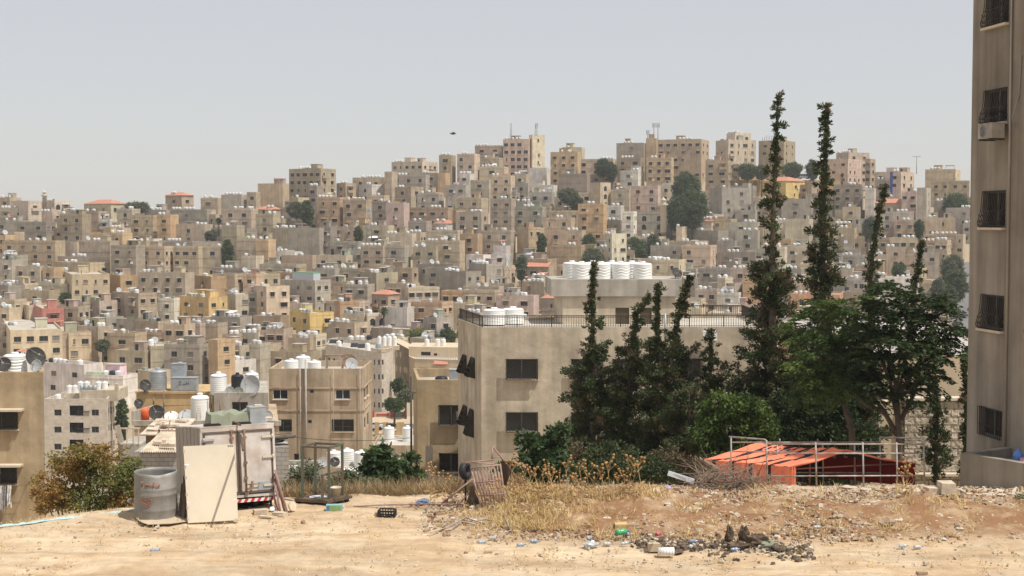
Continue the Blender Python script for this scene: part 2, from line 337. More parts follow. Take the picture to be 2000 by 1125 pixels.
def house(xl, xc, xr, yt, yb, col, nf=0, ns=0, tanks='', fl='', label=None, d=None, sub=None):
    if d is None: d = depth_of(yb)
    if xr - xc < 4: xr = xc + 4
    wpx, spx = max(xc - xl, 1), xr - xc
    th = math.atan2(spx * 1.0, wpx * .85 + 1e-6); th = min(max(th, R(17)), R(68)); k = 1
    Cn = P(xc, yt, d); a = Vector((-math.cos(th), math.sin(th), 0)); b = Vector((math.sin(th), math.cos(th), 0))
    def solve(v, px):
        q = (px - 1000) / FPX * (1 + (CAMZ - Cn.z) / d * math.tan(PIT)); den = v.x - q * v.y
        return (q * Cn.y - Cn.x) / den
    w = solve(a, xl); dep = solve(b, xr); dep0 = dep
    w = max(w, 2.2); dep = min(max(dep, 5.5), 15)
    zg = min(ground(*((Cn + a * w * f + b * dep * g).xy)) for f in (0, 1) for g in (0, 1)) - .6
    if 'F' in fl: zg = Cn.z - 3.2
    H = max(Cn.z - zg, 2.6); par = .55 if 'T' not in fl else .2
    root = thing('house', 'house', 'house', (Cn.x, Cn.y, zg), -th, 'houses on the hillside'); root.empty_display_size = 1
    c0 = PAL[col]; c0 = (c0[0] * 1.015, c0[1] * .99, c0[2] * .94); j = U(.86, 1.17); gq = U(0, .22); gm = sum(c0) / 3; c0 = tuple(min(.75, (x * (1 - gq) + gm * gq) * j * U(.97, 1.03)) for x in c0)
    mb = MB(); opsF = []; opsS = []; ww = rnd.choice((1.3, 1.5, 1.7)); wh = rnd.choice((1.15, 1.3)); st = rnd.choice('sssh' if col in 'wcgy' else 'sh')
    if 'q' in fl: ww, wh = .8, 1.1
    rows = min(5, int((H - par - .3) / 3.0 + .35)) or 1
    if 'Z' in fl: rows = 1
    for side, n, Lw, ops in ((0, nf, w, opsF), (1, ns, dep, opsS)):
        if n <= 0: continue
        if side and dep0 < 3: n = max(1, n)
        for r_ in range(rows):
            zc = H - par - 1.75 - 3.0 * r_
            if zc < 1.1: continue
            for i in range(n):
                if rnd.random() < (.07, .12, .2, .35, .5)[r_]: continue
                wj = ww if rnd.random() > .18 else (.6 if rnd.random() < .6 else 2.1)
                wj = min(wj, Lw / n * .72)
                u = Lw * (i + .5) / n + U(-.06, .06) * Lw / n
                if wj < .35: continue
                wj = round(wj, 1); hh = round(wh, 1)
                ops.append((u - wj / 2, u + wj / 2, zc - hh / 2, zc + hh / 2))
    arch = 'A' in fl
    mb.facade((-w, 0), (0, 0), 0, H, [] if arch else opsF); mb.facade((0, 0), (0, dep), 0, H, [] if arch else opsS)
    mb.facade((0, dep), (-w, dep), 0, H); mb.facade((-w, dep), (-w, 0), 0, H)
    t_ = .18
    for (x0, x1, y0, y1) in ((-w + t_, -t_, t_, t_), (-t_, -t_, t_, dep - t_), (-w + t_, -t_, dep - t_, dep - t_), (-w + t_, -w + t_, t_, dep - t_)):
        mb.face([(x0, y0, H - par), (x1, y1, H - par), (x1, y1, H), (x0, y0, H)])
    o = [(-w, 0), (0, 0), (0, dep), (-w, dep)]; i_ = [(-w + t_, t_), (-t_, t_), (-t_, dep - t_), (-w + t_, dep - t_)]
    for q in range(4): mb.face([(*o[q], H), (*o[(q + 1) % 4], H), (*i_[(q + 1) % 4], H), (*i_[q], H)])
    if 'B' in fl or rnd.random() < .4:
        for r_ in range(rows):
            z = H - par - .1 - 3.0 * r_
            if z > .5: mb.box((-w / 2, -.025, z), (w + .08, .05, .22)); mb.box((.025, dep / 2, z - .003), (.05, dep, .22))
    mb.build('wall', [M['plaster']], root, color=c0)
    rb = MB(); rb.face([(*p, H - par) for p in i_]); 
    if 'R' not in fl: rb.build('roof', M['roofslab'], root)
    else:
        rb = MB(); e = .35; cx, cy = -w / 2, dep / 2; pts = [(-w - e, -e), (e, -e), (e, dep + e), (-w - e, dep + e)]; hr = min(1.7, dep * .22)
        rdg = [(-w * .72, cy), (-w * .28, cy)]
        q0, q1, q2, q3 = [(*p, H - .02) for p in pts]; r0, r1 = [(*p, H + hr) for p in rdg]
        rb.face([q0, q1, r1, r0]); rb.face([q1, q2, r1]); rb.face([q2, q3, r0, r1]); rb.face([q3, q0, r0]); rb.face([q3, q2, q1, q0])
        rb.build('roof', M['redroof'], root)
    if 'H' in fl:
        hb = MB(); hw, hd, hh = min(3.2, w * .4), min(3.0, dep * .5), 2.3; hx = -w * U(.25, .75); hy = dep * .5
        hb.box((hx, hy, H - par + hh / 2), (hw, hd, hh)); hb.box((hx, hy, H - par + hh + .06), (hw + .3, hd + .3, .12)); hb.build('stair_hut', M['plaster'], root, color=c0)
    for ops, rz in ((opsF, 0), (opsS, math.pi / 2)):
        for (u0, u1, z0, z1) in ops:
            me = arch_mesh() if arch else window_mesh(u1 - u0, z1 - z0, st)
            u = (u0 + u1) / 2; loc = (-w + u, 0, (z0 + z1) / 2) if rz == 0 else (0, u, (z0 + z1) / 2)
            link('window', me, root, loc, rz)
    zt = H - par if 'R' not in fl else H + .2
    clutter(root, w, dep, H, par, c0, 'R' in fl, opsF, opsS)
    for spec in [x for x in tanks.split(',') if x]:
        kind = ''
        if '@' in spec: n, t0 = spec.split('@'); n = int(n); t0 = float(t0)
        else: n = int(spec); t0 = U(.1, .7)
        for q in range(n):
            s_ = U(.9, 1.08); x = -w + t0 * w + q * 1.38; x = min(x, -.75)
            yy = U(.9, 1.3) + (0 if q % 2 == 0 or rnd.random() < .7 else 1.3)
            TANKS.append((root.matrix_basis @ Vector((x, min(yy, dep - .8), zt)), s_, len(HOUSES), n))
    HOUSES.append(dict(o=root, x=(xl + xr) / 2, y=yt, xl=xl, xr=xr, yb=yb, d=d, w=w, H=H, col=col, nf=nf, ns=ns, tanks=tanks, fl=fl, label=label, C=Cn, key=sub))
    return root
TRACE = {}
TRACE[(0, 360)] = '''
0 75 110 103 185 t 1 1 4@.05
90 220 305 128 290 c 0 1 -
0 200 208 185 275 g 2 0 6@.05
305 425 552 130 215 c 0 2 3@.5 A #sandy school-like block with two arched windows beside the minaret
660 865 990 150 240 c 2 2 - R #cream villa with a red tiled roof on the left skyline
1295 1420 1505 85 180 t 1 1 2@.3 R #tan house with red roof top and a thin mast, left skyline
1570 1700 1735 105 185 t 1 0 3@.2
1730 1885 1890 80 185 g 0 0 5@.2
1930 2000 2010 60 185 t 1 0 -
470 640 660 230 440 b 2 0 1@.1 B
660 770 780 210 350 t 0 0 3@.1
765 860 866 270 355 w 1 0 2@.1
915 1030 1030 190 340 t 1 0 2@.8
1025 1195 1200 240 400 b 2 0 - B
1230 1330 1335 236 430 o 1 0 2@.1 B
1330 1615 1618 195 310 g 1 0 7@.05
1370 1600 1620 312 430 t 1 0 1@.7
1740 1960 1965 190 360 t 2 0 6@.4 B
1850 2000 2005 425 600 t 0 0 2@.5
1735 1850 1855 320 560 b 0 0 -
115 360 390 290 430 n 2 2 - B
20 430 445 440 600 b 4 0 3@.5
0 40 52 395 545 o 1 1 -
52 110 116 372 480 t 2 0 -
445 600 602 450 545 t 0 0 -
600 860 866 440 560 b 0 0 2@.5
435 860 864 565 630 n 1 0 4@.3
870 1060 1085 475 700 n 2 0 - B
1090 1285 1320 485 670 t 2 2 -
1090 1200 1220 425 490 w 1 0 3@.1
1230 1500 1502 442 495 g 0 0 4@.3
1355 1550 1575 485 670 t 3 0 1@.1 B
1575 1730 1735 485 665 t 1 0 1@.8
115 310 350 640 765 t 2 0 2@.7
335 420 424 650 770 o 1 0 -
420 700 860 612 705 e 0 2 4@.3
470 560 860 703 905 e 1 4 5@.1 H #long sandy house with two rows of four windows on its sunlit right face
860 940 1065 712 850 o 0 1 1@.3
1080 1445 1500 690 890 t 4 0 3@.1 H
1505 1650 1835 720 860 o 1 0 2@.5 #bright ochre house with a blank sunlit right face beside the yellow house
1395 1630 1780 882 1060 y 2 2 5@.3 H #yellow house with two windows over two on its sunlit right face
880 1080 1230 850 1060 t 2 2 1@.8
655 775 880 910 1060 t 1 1 2@.5
235 330 500 970 1170 r 0 1 4@.1 #red house with a plain shaded left face in the left of the town
540 650 655 920 1060 t 1 0 -
180 380 425 830 935 b 1 0 2@.4
1235 1360 1395 890 1030 w 1 0 1@.2
105 225 385 945 1070 e 1 1 -
1780 1840 1930 860 1010 c 0 1 4@.1
1665 1835 1895 700 850 e 1 1 -
1900 2000 2005 700 850 o 1 0 -
0 90 95 590 760 g 1 0 2@.2
0 130 170 555 650 g 0 0 3@.4
0 60 104 790 920 n 1 0 4@.1
1890 2000 2005 560 690 c 0 0 1@.2
1935 2100 2104 840 1010 g 2 0 -
0 70 75 965 1090 e 1 0 2@.5
'''
TRACE[(500, 230)] = '''
15 208 212 512 700 b 0 0 - #brown blank-walled block rising left of the big tan apartment house
260 505 625 395 640 b 5 2 2@.5 H #big tan apartment house with a stair hut alone on the left ridge
250 330 390 622 690 e 1 1 1@.7
415 475 480 530 740 n 1 0 3@.1
480 655 665 620 840 o 2 0 4@.05 B #ochre three-storey house with paired wide windows below the tan apartment house
680 860 875 640 860 b 2 0 5@.2 B
755 1000 1005 465 565 t 2 0 3@.3,3@.6
805 905 1000 520 590 w 1 1 2@.5
1060 1300 1420 340 425 c 5 3 3@.1 H #long cream apartment house with arched windows on its right face at the ridge
1005 1060 1065 420 600 t 0 0 -
1060 1325 1330 445 545 g 3 0 4@.1
1085 1210 1310 540 670 b 1 1 2@.2
1430 1525 1530 290 425 t 1 0 3@.2 #narrow tan tower house with three roof tanks just left of the pinkish blocks
1570 1705 1750 280 445 p 2 0 2@.3 B #pinkish apartment house with a curved stair beside it at the ridge
1710 1920 1965 215 335 p 2 2 4@.05
1745 1940 1970 380 445 c 1 0 5@.1
1740 1900 1925 310 385 t 1 0 1@.3
1420 1480 1484 430 530 o 0 0 -
1480 1640 1645 525 700 g 2 0 2@.4
1675 1820 1825 485 650 g 1 0 -
1590 1670 1675 435 525 w 1 0 4@.05
1830 1990 1995 450 650 t 2 0 2@.1
1260 1430 1434 590 675 g 2 0 1@.2
880 1060 1065 650 800 n 1 0 1@.5
1015 1155 1165 665 840 p 1 0 1@.1
1175 1500 1510 700 815 b 4 0 3@.6
1560 1760 1815 735 895 t 2 1 4@.6
1555 1760 1815 625 730 t 2 0 -
1830 1995 2000 630 850 t 2 0 2@.5
120 240 250 860 1045 b 0 0 4@.3 
250 495 500 860 1065 n 0 0 2@.05 #wide dark blank-walled block with no windows left of the lattice mast
495 580 585 850 1045 n 1 0 - B
585 770 775 850 965 b 2 0 1@.6
610 800 810 965 1065 g 2 0 1@.1
0 95 105 950 1140 o 0 0 2@.3
0 135 150 750 945 b 1 0 2@.7
0 150 160 715 765 t 0 0 2@.6 R
820 990 1005 1000 1140 t 2 0 5@.05
1000 1160 1195 1000 1140 g 1 0 -
1000 1220 1225 905 995 e 2 0 3@.1,1@.8
1225 1405 1410 1010 1140 b 2 0 1@.1
1395 1590 1595 960 1140 t 1 0 3@.4
1595 1700 1745 905 1065 o 0 1 -
1760 1990 2000 880 1065 t 2 0 3@.5
1340 1575 1580 878 955 t 0 0 3@.3
1395 1500 1560 825 885 w 0 0 3@.1 R #small white hut with a low red roof in mid slope below the ridge
1190 1330 1335 805 905 n 1 0 2@.3
120 300 304 1045 1115 w 1 0 2@.4
200 440 446 1075 1150 b 0 0 1@.6
1855 1950 1955 1000 1105 w 1 0 - #small white house with red edged roof slabs in mid slope
630 700 750 510 600 b 1 1 2@.5
870 1000 1004 605 680 e 1 0 1@.6
1300 1420 1424 430 520 n 1 0 2@.1
'''
TRACE[(1000, 200)] = '''
-70 130 135 285 495 p 4 0 3@.1,2@.5 #tall pinkish block next to the slim stair tower on the ridge
132 160 216 252 490 c 0 1 - q #slim pale stair tower carrying a lattice mast on the ridge
300 512 517 385 650 o 3 0 3@.4 H #ochre four-storey block left of the ridge trees
385 545 550 350 445 c 0 0 1@.3
515 790 794 440 535 t 3 0 4@.7
815 1030 1048 315 435 n 1 0 3@.3
1045 1130 1136 280 425 o 0 1 -
1135 1480 1585 285 565 b 6 2 4@.5 H #largest apartment block, six windows wide with a pale right face, on the ridge
1590 1690 1905 290 480 c 1 4 - #pale apartment block with staggered top stepping down on its right side
1675 1745 1865 236 305 c 0 2 5@.1
820 1005 1030 430 530 b 2 1 4@.2 B
1050 1245 1250 430 645 o 3 0 2@.2 B
845 985 1032 530 645 w 1 0 4@.7 #small white house in front of a brown block below the ridge
1510 1690 1720 450 700 b 2 3 1@.3 #tall tan corner block right of the big green tree
1720 1770 1775 480 645 b 1 0 - 
1775 1965 1968 555 628 y 0 0 - Z
1540 1640 1850 665 890 g 0 2 1@.9 #broad grey block with openings below the tall tan corner block
605 690 770 625 810 t 0 1 - A
770 915 920 680 810 t 1 0 2@.3
930 1140 1145 650 810 p 2 0 - B
1150 1250 1254 640 745 c 1 0 -
365 585 590 555 700 n 0 0 1@.3
610 795 800 560 630 n 2 0 2@.7
130 270 275 510 580 w 1 0 1@.2
160 325 330 645 715 w 1 0 -
25 125 130 630 710 g 1 0 -
330 500 505 740 840 t 2 0 2@.1,2@.4
515 715 720 790 1070 o 2 0 2@.4 B #tall ochre house of three window rows left of the pale corner house
720 850 856 805 905 w 1 0 2@.5
860 950 970 850 1080 w 1 2 - #pale corner house with a sunlit right face left of the grey hall
975 1200 1250 855 1015 g 2 0 - A #grey stone hall with large arched windows below the green trees
620 850 855 920 1015 n 3 0 5@.2
710 770 850 1030 1140 c 1 3 2@.1 q
240 460 465 900 1005 t 2 0 2@.5
0 235 240 815 965 g 2 0 3@.4 B
40 220 225 980 1140 p 2 0 - B
270 545 550 1000 1140 t 2 0 3@.6
1340 1560 1572 925 995 c 0 1 5@.4 R #cream house with flat red roof right of the car park
1335 1610 1840 1000 1075 n 0 0 4@.2
1670 1920 1930 935 1065 g 1 0 3@.6
1740 1900 1905 840 905 g 1 0 -
1290 1330 1335 970 1075 e 0 0 1@.1
130 310 320 700 805 g 2 0 1@.6
0 110 115 560 640 t 1 0 2@.2
1060 1140 1145 780 860 p 1 0 -
'''
TRACE[(1450, 160)] = '''
125 325 420 455 620 b 2 2 - H #tan block with a cream right face and rods on its roof, between the spires
605 825 950 600 755 p 3 3 - B #apartment house with stacked balconies on the right ridge
730 830 990 550 605 p 0 2 6@.05
955 1000 1028 600 745 b 1 1 -
1030 1240 1365 700 870 p 2 2 2@.7 H #pinkish house with a tall blue window strip on the right ridge
1425 1665 1760 680 770 e 1 1 3@.2 H #sandy villa with a rooftop room and a small dome at far right ridge
1470 1775 1780 770 910 b 4 0 - B
1240 1360 1365 855 1060 p 2 0 2@.9
1360 1440 1470 825 1140 g 0 1 -
160 340 485 772 905 y 0 1 - R #pale yellow house with small red roof behind the tall spire tree
705 930 975 800 1010 n 3 1 2@.6
955 1030 1035 830 1070 w 0 0 2@.1
1030 1300 1310 945 1030 t 0 0 - R #tan house under a broad red roof right of the leaning spire tree
1085 1340 1350 1012 1140 g 3 0 3@.5
1430 1665 1670 1060 1140 t 1 0 1@.3
670 880 920 910 1000 c 1 1 4@.1,3@.6
780 915 920 975 1100 t 1 0 1@.4
300 540 545 912 1040 g 1 1 -
0 45 50 790 985 g 1 0 -
1495 1585 1592 930 1055 n 0 0 2@.3
540 700 704 870 1010 n 2 0 -
420 540 640 800 880 b 1 1 -
1040 1230 1234 760 860 n 2 0 2@.1
'''
TRACE[(1400, 400)] = '''
1360 1560 1572 258 440 t 3 0 3@.5
1485 1740 1762 372 480 g 2 1 -
1700 1800 1835 275 470 t 2 2 5@.2
1630 1890 1930 230 300 t 2 1 2@.2,4@.5
1250 1350 1354 260 370 b 1 0 2@.2
530 722 768 110 300 e 0 2 -
870 1075 1115 180 330 b 1 1 2@.5
890 980 985 380 480 g 1 0 1@.2
985 1060 1064 300 420 n 2 0 -
1000 1160 1165 575 690 g 3 0 2@.3
575 960 1012 700 850 k 2 2 3@.1 #orange house with a few windows half hidden behind the cypresses
1260 1580 1592 572 720 w 0 1 4@.6
1590 1720 1726 682 760 n 1 0 -
0 66 102 572 690 c 0 2 2@.1
100 440 445 500 600 p 2 0 3@.1
200 420 425 590 700 o 1 0 -
0 140 145 280 340 n 1 0 2@.3
140 320 325 200 300 g 1 0 2@.4,1@.9
0 300 305 370 440 n 2 0 3@.3
540 740 745 320 460 t 2 0 2@.3
470 530 548 330 500 c 0 0 -
1320 1470 1480 330 470 b 1 1 2@.1
1380 1640 1645 120 240 b 3 0 2@.3
1620 1760 1765 100 200 t 1 0 2@.3
1880 1925 1930 230 380 t 1 0 -
920 1060 1065 500 600 t 1 0 2@.2
1160 1300 1305 450 560 b 1 0 2@.5
1440 1560 1600 380 470 t 0 1 -
0 170 175 690 790 w 1 0 3@.2
150 420 425 780 860 p 3 0 -
'''
TRACE[(900, 420)] = '''
0 130 145 145 335 o 1 0 -
165 390 396 150 300 b 2 0 2@.6
440 530 630 95 310 o 0 2 - B
700 940 950 235 370 o 0 0 2@.6
245 350 356 300 390 w 1 0 -
65 200 330 385 560 g 0 2 4@.2
520 690 710 395 510 b 2 0 - #brown house with a sloping red roof sheet below the olive trees
15 265 275 590 720 t 3 0 - 
275 570 605 630 760 p 2 0 3@.5 #pink house with two windows left of the rooftop room with big tanks
630 780 785 650 720 g 1 0 - R #grey house with red roof just left of the rooftop room
545 650 705 520 630 e 0 3 3@.1
0 55 160 480 590 o 1 2 3@.2
1490 1705 1755 352 620 e 2 2 3@.1,2@.4 q #sandy block with slit windows behind the rooftop room with big tanks
1730 1950 1998 238 410 t 2 1 2@.5,1@.8
1480 1725 1730 238 350 g 2 0 3@.2
1140 1180 1250 145 390 c 1 2 - q
1700 1830 1835 500 600 n 1 0 2@.3
1830 2000 2004 580 700 p 2 0 3@.2
'''
TRACE[(0, 600)] = '''
0 80 490 180 370 e 2 4 3@.1
505 535 700 200 330 e 0 2 -
605 765 838 150 305 t 1 1 3@.9
730 830 905 78 145 g 1 1 3@.4
840 1055 1060 205 315 b 1 0 3@.2
1060 1235 1320 110 200 b 0 1 3@.7
1280 1440 1445 135 290 e 2 1 2@.3
905 1130 1134 340 495 b 2 0 -
1130 1176 1280 304 490 e 0 0 1@.4
1285 1560 1630 295 530 g 2 1 - HB #grey concrete-framed block with two windows over two, lower left town
1630 1700 1740 255 540 o 1 1 -
1730 1870 1945 300 450 t 2 1 7@.2
1770 1830 1900 415 510 w 1 1 4@.1
345 655 800 450 720 w 2 3 4@.1,1@.8 S #white stone house with two broad windows behind the balcony block
660 960 965 535 780 w 1 0 3@.5 
1080 1170 1240 500 570 e 0 0 -
340 480 700 190 330 t 0 1 -
0 180 184 400 520 t 1 0 -
1445 1560 1564 130 240 t 1 0 3@.5
1560 1700 1705 130 230 b 1 0 2@.4
1740 1850 1880 210 300 b 0 0 4@.5
1840 1990 1995 200 290 g 1 0 5@.1
1935 2100 2160 290 430 t 1 2 -
1580 1740 1745 80 140 c 1 0 2@.5
'''
TRACE[(480, 500)] = '''
-60 35 272 140 265 e 1 3 4@.5
15 160 345 237 480 e 2 2 1@.6 #sandy house, taller on its left half, with two window columns, mid town
275 540 665 190 430 g 3 2 - HB #grey block with a blue-white shed on its roof in mid town
345 500 690 445 630 y 2 2 4@.4 #yellow house with two windows each side in the middle of town
700 735 840 355 490 o 0 1 3@.1
985 1110 1180 300 400 t 2 1 - R #tan house with a plain red pitched roof in the middle of town
1270 1530 1622 362 545 o 4 2 1@.6 B #ochre house with four big dark windows near the cypress in mid town
1240 1270 1515 245 370 c 0 4 4@.1
670 850 975 522 670 e 2 1 4@.1
920 950 1045 452 565 c 0 2 4@.1 A #cream house with two arched windows beside the fan palm
760 920 925 450 560 t 1 0 3@.1
1050 1260 1265 402 565 w 1 0 -
1390 1490 1600 482 660 g 2 1 -
980 1290 1430 572 660 g 0 0 -
1530 1720 1840 122 310 n 0 2 4@.1
1700 1975 1982 240 350 t 3 0 1@.4
1750 1880 1990 62 240 n 0 2 5@.1
890 1020 1190 130 255 t 1 1 3@.5
760 950 955 222 330 g 2 0 4@.3
160 295 320 570 690 t 2 0 2@.1
30 110 115 690 880 g 1 0 4@.3
330 500 505 640 730 b 0 0 2@.5
560 680 684 530 620 g 0 0 1@.8
1620 1780 1790 370 470 e 1 0 1@.3
1080 1230 1260 640 720 c 0 0 4@.1
60 270 280 470 560 b 1 0 2@.3
290 430 434 370 460 p 0 0 1@.6
180 320 325 590 680 t 1 0 -
0 100 105 560 680 c 0 1 3@.2
'''
for (ox, oy), txt in TRACE.items():
    for ln in txt.strip().split('\n'):
        lab = None
        if '#' in ln: ln, lab = ln.split('#'); lab = lab.strip()
        q = ln.split(); v = [float(a) for a in q[:5]]; fl = q[9] if len(q) > 9 else ''
        house(ox + v[0] / 4, ox + v[1] / 4, ox + v[2] / 4, oy + v[3] / 4, oy + v[4] / 4, q[5], int(q[6]), int(q[7]), '' if q[8] == '-' else q[8], fl, lab)
NTRACED = len(HOUSES)
# fill the gaps that the traced houses leave with further houses, row by row
def fill_gaps():
    cs = 4; cov = np.zeros((1125 // cs + 2, 2000 // cs + 2), int) - 1; dep = np.full(cov.shape, 1e9)
    def rect(xl, xr, yt, yb): return slice(max(0, int(yt / cs)), max(0, int(yb / cs))), slice(max(0, int(xl / cs)), max(0, int(xr / cs)))
    for i, h in enumerate(HOUSES):
        r = rect(h['xl'], h['xr'], h['y'], h['yb'] + 6); sel = dep[r] > h['d']; dep[r] = np.where(sel, h['d'], dep[r]); cov[r] = np.where(sel, i, cov[r])
    yb = 392.
    cols = 'tttttbbbbooggggeeewcnnp'
    while yb < 830 and len(HOUSES) < 440:
        d = depth_of(yb); s = FPX / d; x = U(-20, 10)
        while x < 1905:
            wf, ws = U(5, 12) * s, U(.3, 4) * s; H = rnd.choice((2.8, 3.2, 3.4, 5.8, 6.2)) * s; xl, xc, xr = x, x + wf, x + wf + ws; x += (wf + ws) * U(.75, 1.2)
            ridge = float(np.interp((xl + xr) / 2, [0, 450, 650, 800, 950, 1450, 1600, 1900], [400, 392, 362, 330, 300, 300, 330, 345]))
            if yb - H < ridge + 12 or (1836 < (xl + xr) / 2 and yb > 470): continue
            if 1840 > xl and xr > 1838 and yb > 500: continue
            if xr < 235 and yb > 770 or (235 < xc < 740 and yb > 745) or (740 < xc < 905 and yb > 690) or (xc > 900 and yb > 660): continue
            r = rect(xl, xr, yb - H, yb); c = cov[r]; dd = dep[r]
            if c.size == 0: continue
            free = (c < 0).mean(); hid = ((c >= 0) & (dd > d)).mean()
            if free > .2 and hid < .34:
                nt_ = rnd.choice((0, 1, 2, 3, 4))
                house(xl, xc, xr, yb - H, yb, rnd.choice(cols), rnd.choice((1, 2, 2, 3)), rnd.choice((0, 1, 2)), '%d' % nt_ if nt_ else '', rnd.choice(('', '', 'H', 'B')))
                sel = dd > d; dep[r] = np.where(sel, d, dd); cov[r] = np.where(sel, len(HOUSES), c)
        yb += 9
fill_gaps()
print('houses', NTRACED, len(HOUSES), 'tanks', len(TANKS), 'objs', len(bpy.data.objects))
# ------------------------------------------------ nearer buildings
M['stucco_grey'] = mat('grey_beige_stucco', (.53, .455, .345), .95, .2, .9, streak=.17, bump=.05, bscale=1.3, spec=.05, color2=(.47, .40, .30))
M['stucco_tan'] = mat('tan_stucco', (.42, .33, .215), .95, .22, .6, streak=.2, bump=.04, bscale=1.6, spec=.05, color2=(.38, .285, .17))
M['stucco_brown'] = mat('weathered_brown_render', (.40, .305, .205), .95, .24, .35, streak=.2, bump=.02, bscale=2, spec=.05, color2=(.45, .36, .26))
M['stucco_ochre'] = mat('ochre_render', (.50, .36, .19), .95, .16, .5, streak=.15, spec=.05)
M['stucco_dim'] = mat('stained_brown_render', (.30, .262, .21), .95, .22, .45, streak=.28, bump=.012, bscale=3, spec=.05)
M['whitestone'] = brick_mat('white_stone_courses', (.60, .53, .44), (.53, .46, .37), (.47, .41, .33), .6, .28, .012, .01)
M['cmu'] = brick_mat('concrete_block', (.38, .36, .32), (.33, .31, .28), (.24, .22, .20), .4, .2, .012, .01)
M['rustic'] = brick_mat('rough_stone_courses', (.52, .45, .35), (.44, .38, .29), (.25, .21, .16), .62, .34, .03, .06, var=.3)
def rough(m, scale, dist):
    t = m.node_tree; N = t.nodes; bp0 = N['Principled BSDF'].inputs['Normal'].links[0].from_node; tc = N.new('ShaderNodeTexCoord'); nz = N.new('ShaderNodeTexNoise'); nz.inputs['Scale'].default_value = scale; nz.inputs['Detail'].default_value = 6
    t.links.new(tc.outputs['Object'], nz.inputs['Vector']); bp = N.new('ShaderNodeBump'); bp.inputs['Distance'].default_value = dist; t.links.new(nz.outputs['Fac'], bp.inputs['Height']); t.links.new(bp0.outputs[0], bp.inputs['Normal']); t.links.new(bp.outputs[0], N['Principled BSDF'].inputs['Normal'])
rough(M['rustic'], 5, .35)
M['creamwall'] = mat('cream_wall', (.58, .47, .33), .95, .08, .6, streak=.06)
M['iron'] = mat('dark_iron_bars', (.045, .038, .03), .6, .2)
M['alu'] = mat('aluminium_frame', (.62, .62, .60), .5, .05)
M['room_shade'] = mat('dark_room', (.03, .026, .022), .8, .3, 2)  # near-black pane standing in for the unlit room behind
M['doorbrown'] = mat('brown_metal_door', (.10, .075, .05), .7, .15)
M['dusty'] = mat('dusty_shaded_casing', (.40, .36, .31), .7, .2, 4, streak=.2)  # dirt plus the shade on the casing, both put into the tint
M['framegrey'] = mat('weathered_pipe', (.40, .37, .33), .7, .2, 2)
M['dish'] = mat('dish_grey', (.42, .43, .43), .6, .12, 2)
M['dishdark'] = mat('dish_dark', (.06, .055, .05), .7, .25, 2)
M['rustymetal'] = mat('rusty_metal', (.20, .12, .075), .8, .35, 5, color2=(.28, .18, .12))
M['woodpale'] = mat('sun_bleached_wood', (.58, .49, .38), .9, .2, 3, streak=.2)
M['woodbrown'] = mat('brown_wood', (.20, .115, .055), .85, .25, 4, streak=.2)
def hit(px, py, p0, p1):
    "photo pixel -> (metres along the wall, world z)"
    D = P(px, py, 1) - Vector((0, 0, CAMZ)); d = Vector((p1[0] - p0[0], p1[1] - p0[1])); Lw = d.length; d /= Lw
    n = Vector((-d.y, d.x)); t = (n.x * p0[0] + n.y * p0[1]) / (n.x * D.x + n.y * D.y)
    q = Vector((D.x * t, D.y * t)); return (q - Vector(p0[:2])).dot(d), CAMZ + D.z * t
def wall_rz(p0, p1): return math.atan2(p1[1] - p0[1], p1[0] - p0[0])
def grille(w, h, kind, out=.07):
    if kind == 'diamond': out = .32
    mb = MB()
    if kind == 'bars':
        n = max(5, int(w / .11))
        for i in range(n + 1): mb.tube([(-w / 2 + w * i / n, -out, -h / 2), (-w / 2 + w * i / n, -out, h / 2)], .011, 0, 4)
        for z in (-h * .48, -.1, h * .48): mb.tube([(-w / 2, -out, z), (w / 2, -out, z)], .014, 0, 4)
    elif kind == 'diamond':
        s = .16
        for sg in (1, -1):
            k = -int((w + h) / s)
            while k * s < w + h:
                c = k * s; pts = []
                for (x0, z0) in ((-w / 2, None), (w / 2, None), (None, -h / 2), (None, h / 2)):
                    if x0 is not None:
                        z = sg * (x0 + w / 2) + c - h / 2
                        if -h / 2 - 1e-6 <= z <= h / 2 + 1e-6: pts.append((x0, z))
                    else:
                        x = sg * (z0 + h / 2 - c) - w / 2
                        if -w / 2 - 1e-6 <= x <= w / 2 + 1e-6: pts.append((x, z0))
                if len(pts) >= 2:
                    a, b = min(pts), max(pts)
                    if (a[0] - b[0]) ** 2 + (a[1] - b[1]) ** 2 > .01: mb.tube([(a[0], -out, a[1]), (b[0], -out, b[1])], .013, 0, 3, cap=False)
                k += 1
        for z in (-h / 2, h / 2): mb.tube([(-w / 2, -out, z), (w / 2, -out, z)], .02, 0, 4)
        for x in (-w / 2, 0, w / 2): mb.tube([(x, -out, -h / 2), (x, -out, h / 2)], .02, 0, 4)
        for z in (-h / 2, -h / 6, h / 6, h / 2): [mb.tube([(x, 0, z), (x, -out, z)], .016, 0, 4) for x in (-w / 2, w / 2)]
    elif kind == 'belly':
        n = max(7, int(w / .1)); prof = [(h * .5, .03), (h * .2, .05), (-h * .05, .08), (-h * .22, .13), (-h * .36, .18), (-h * .46, .16), (-h * .5, .08)]
        for i in range(n + 1):
            x = -w / 2 + w * i / n; mb.tube([(x, -o, z) for z, o in prof], .012, 0, 4)
        for z, o in (prof[0], prof[2], prof[4], prof[6]):
            mb.tube([(-w / 2, 0, z), (-w / 2, -o, z), (w / 2, -o, z), (w / 2, 0, z)], .014, 0, 4)
        for x in (-w / 2, w / 2):
            for q in (-.15, -.3, -.42):
                mb.tube([(x, 0, h * q), (x, -.1, h * q - .05), (x, -.15, h * q)], .012, 0, 4)
    return mb
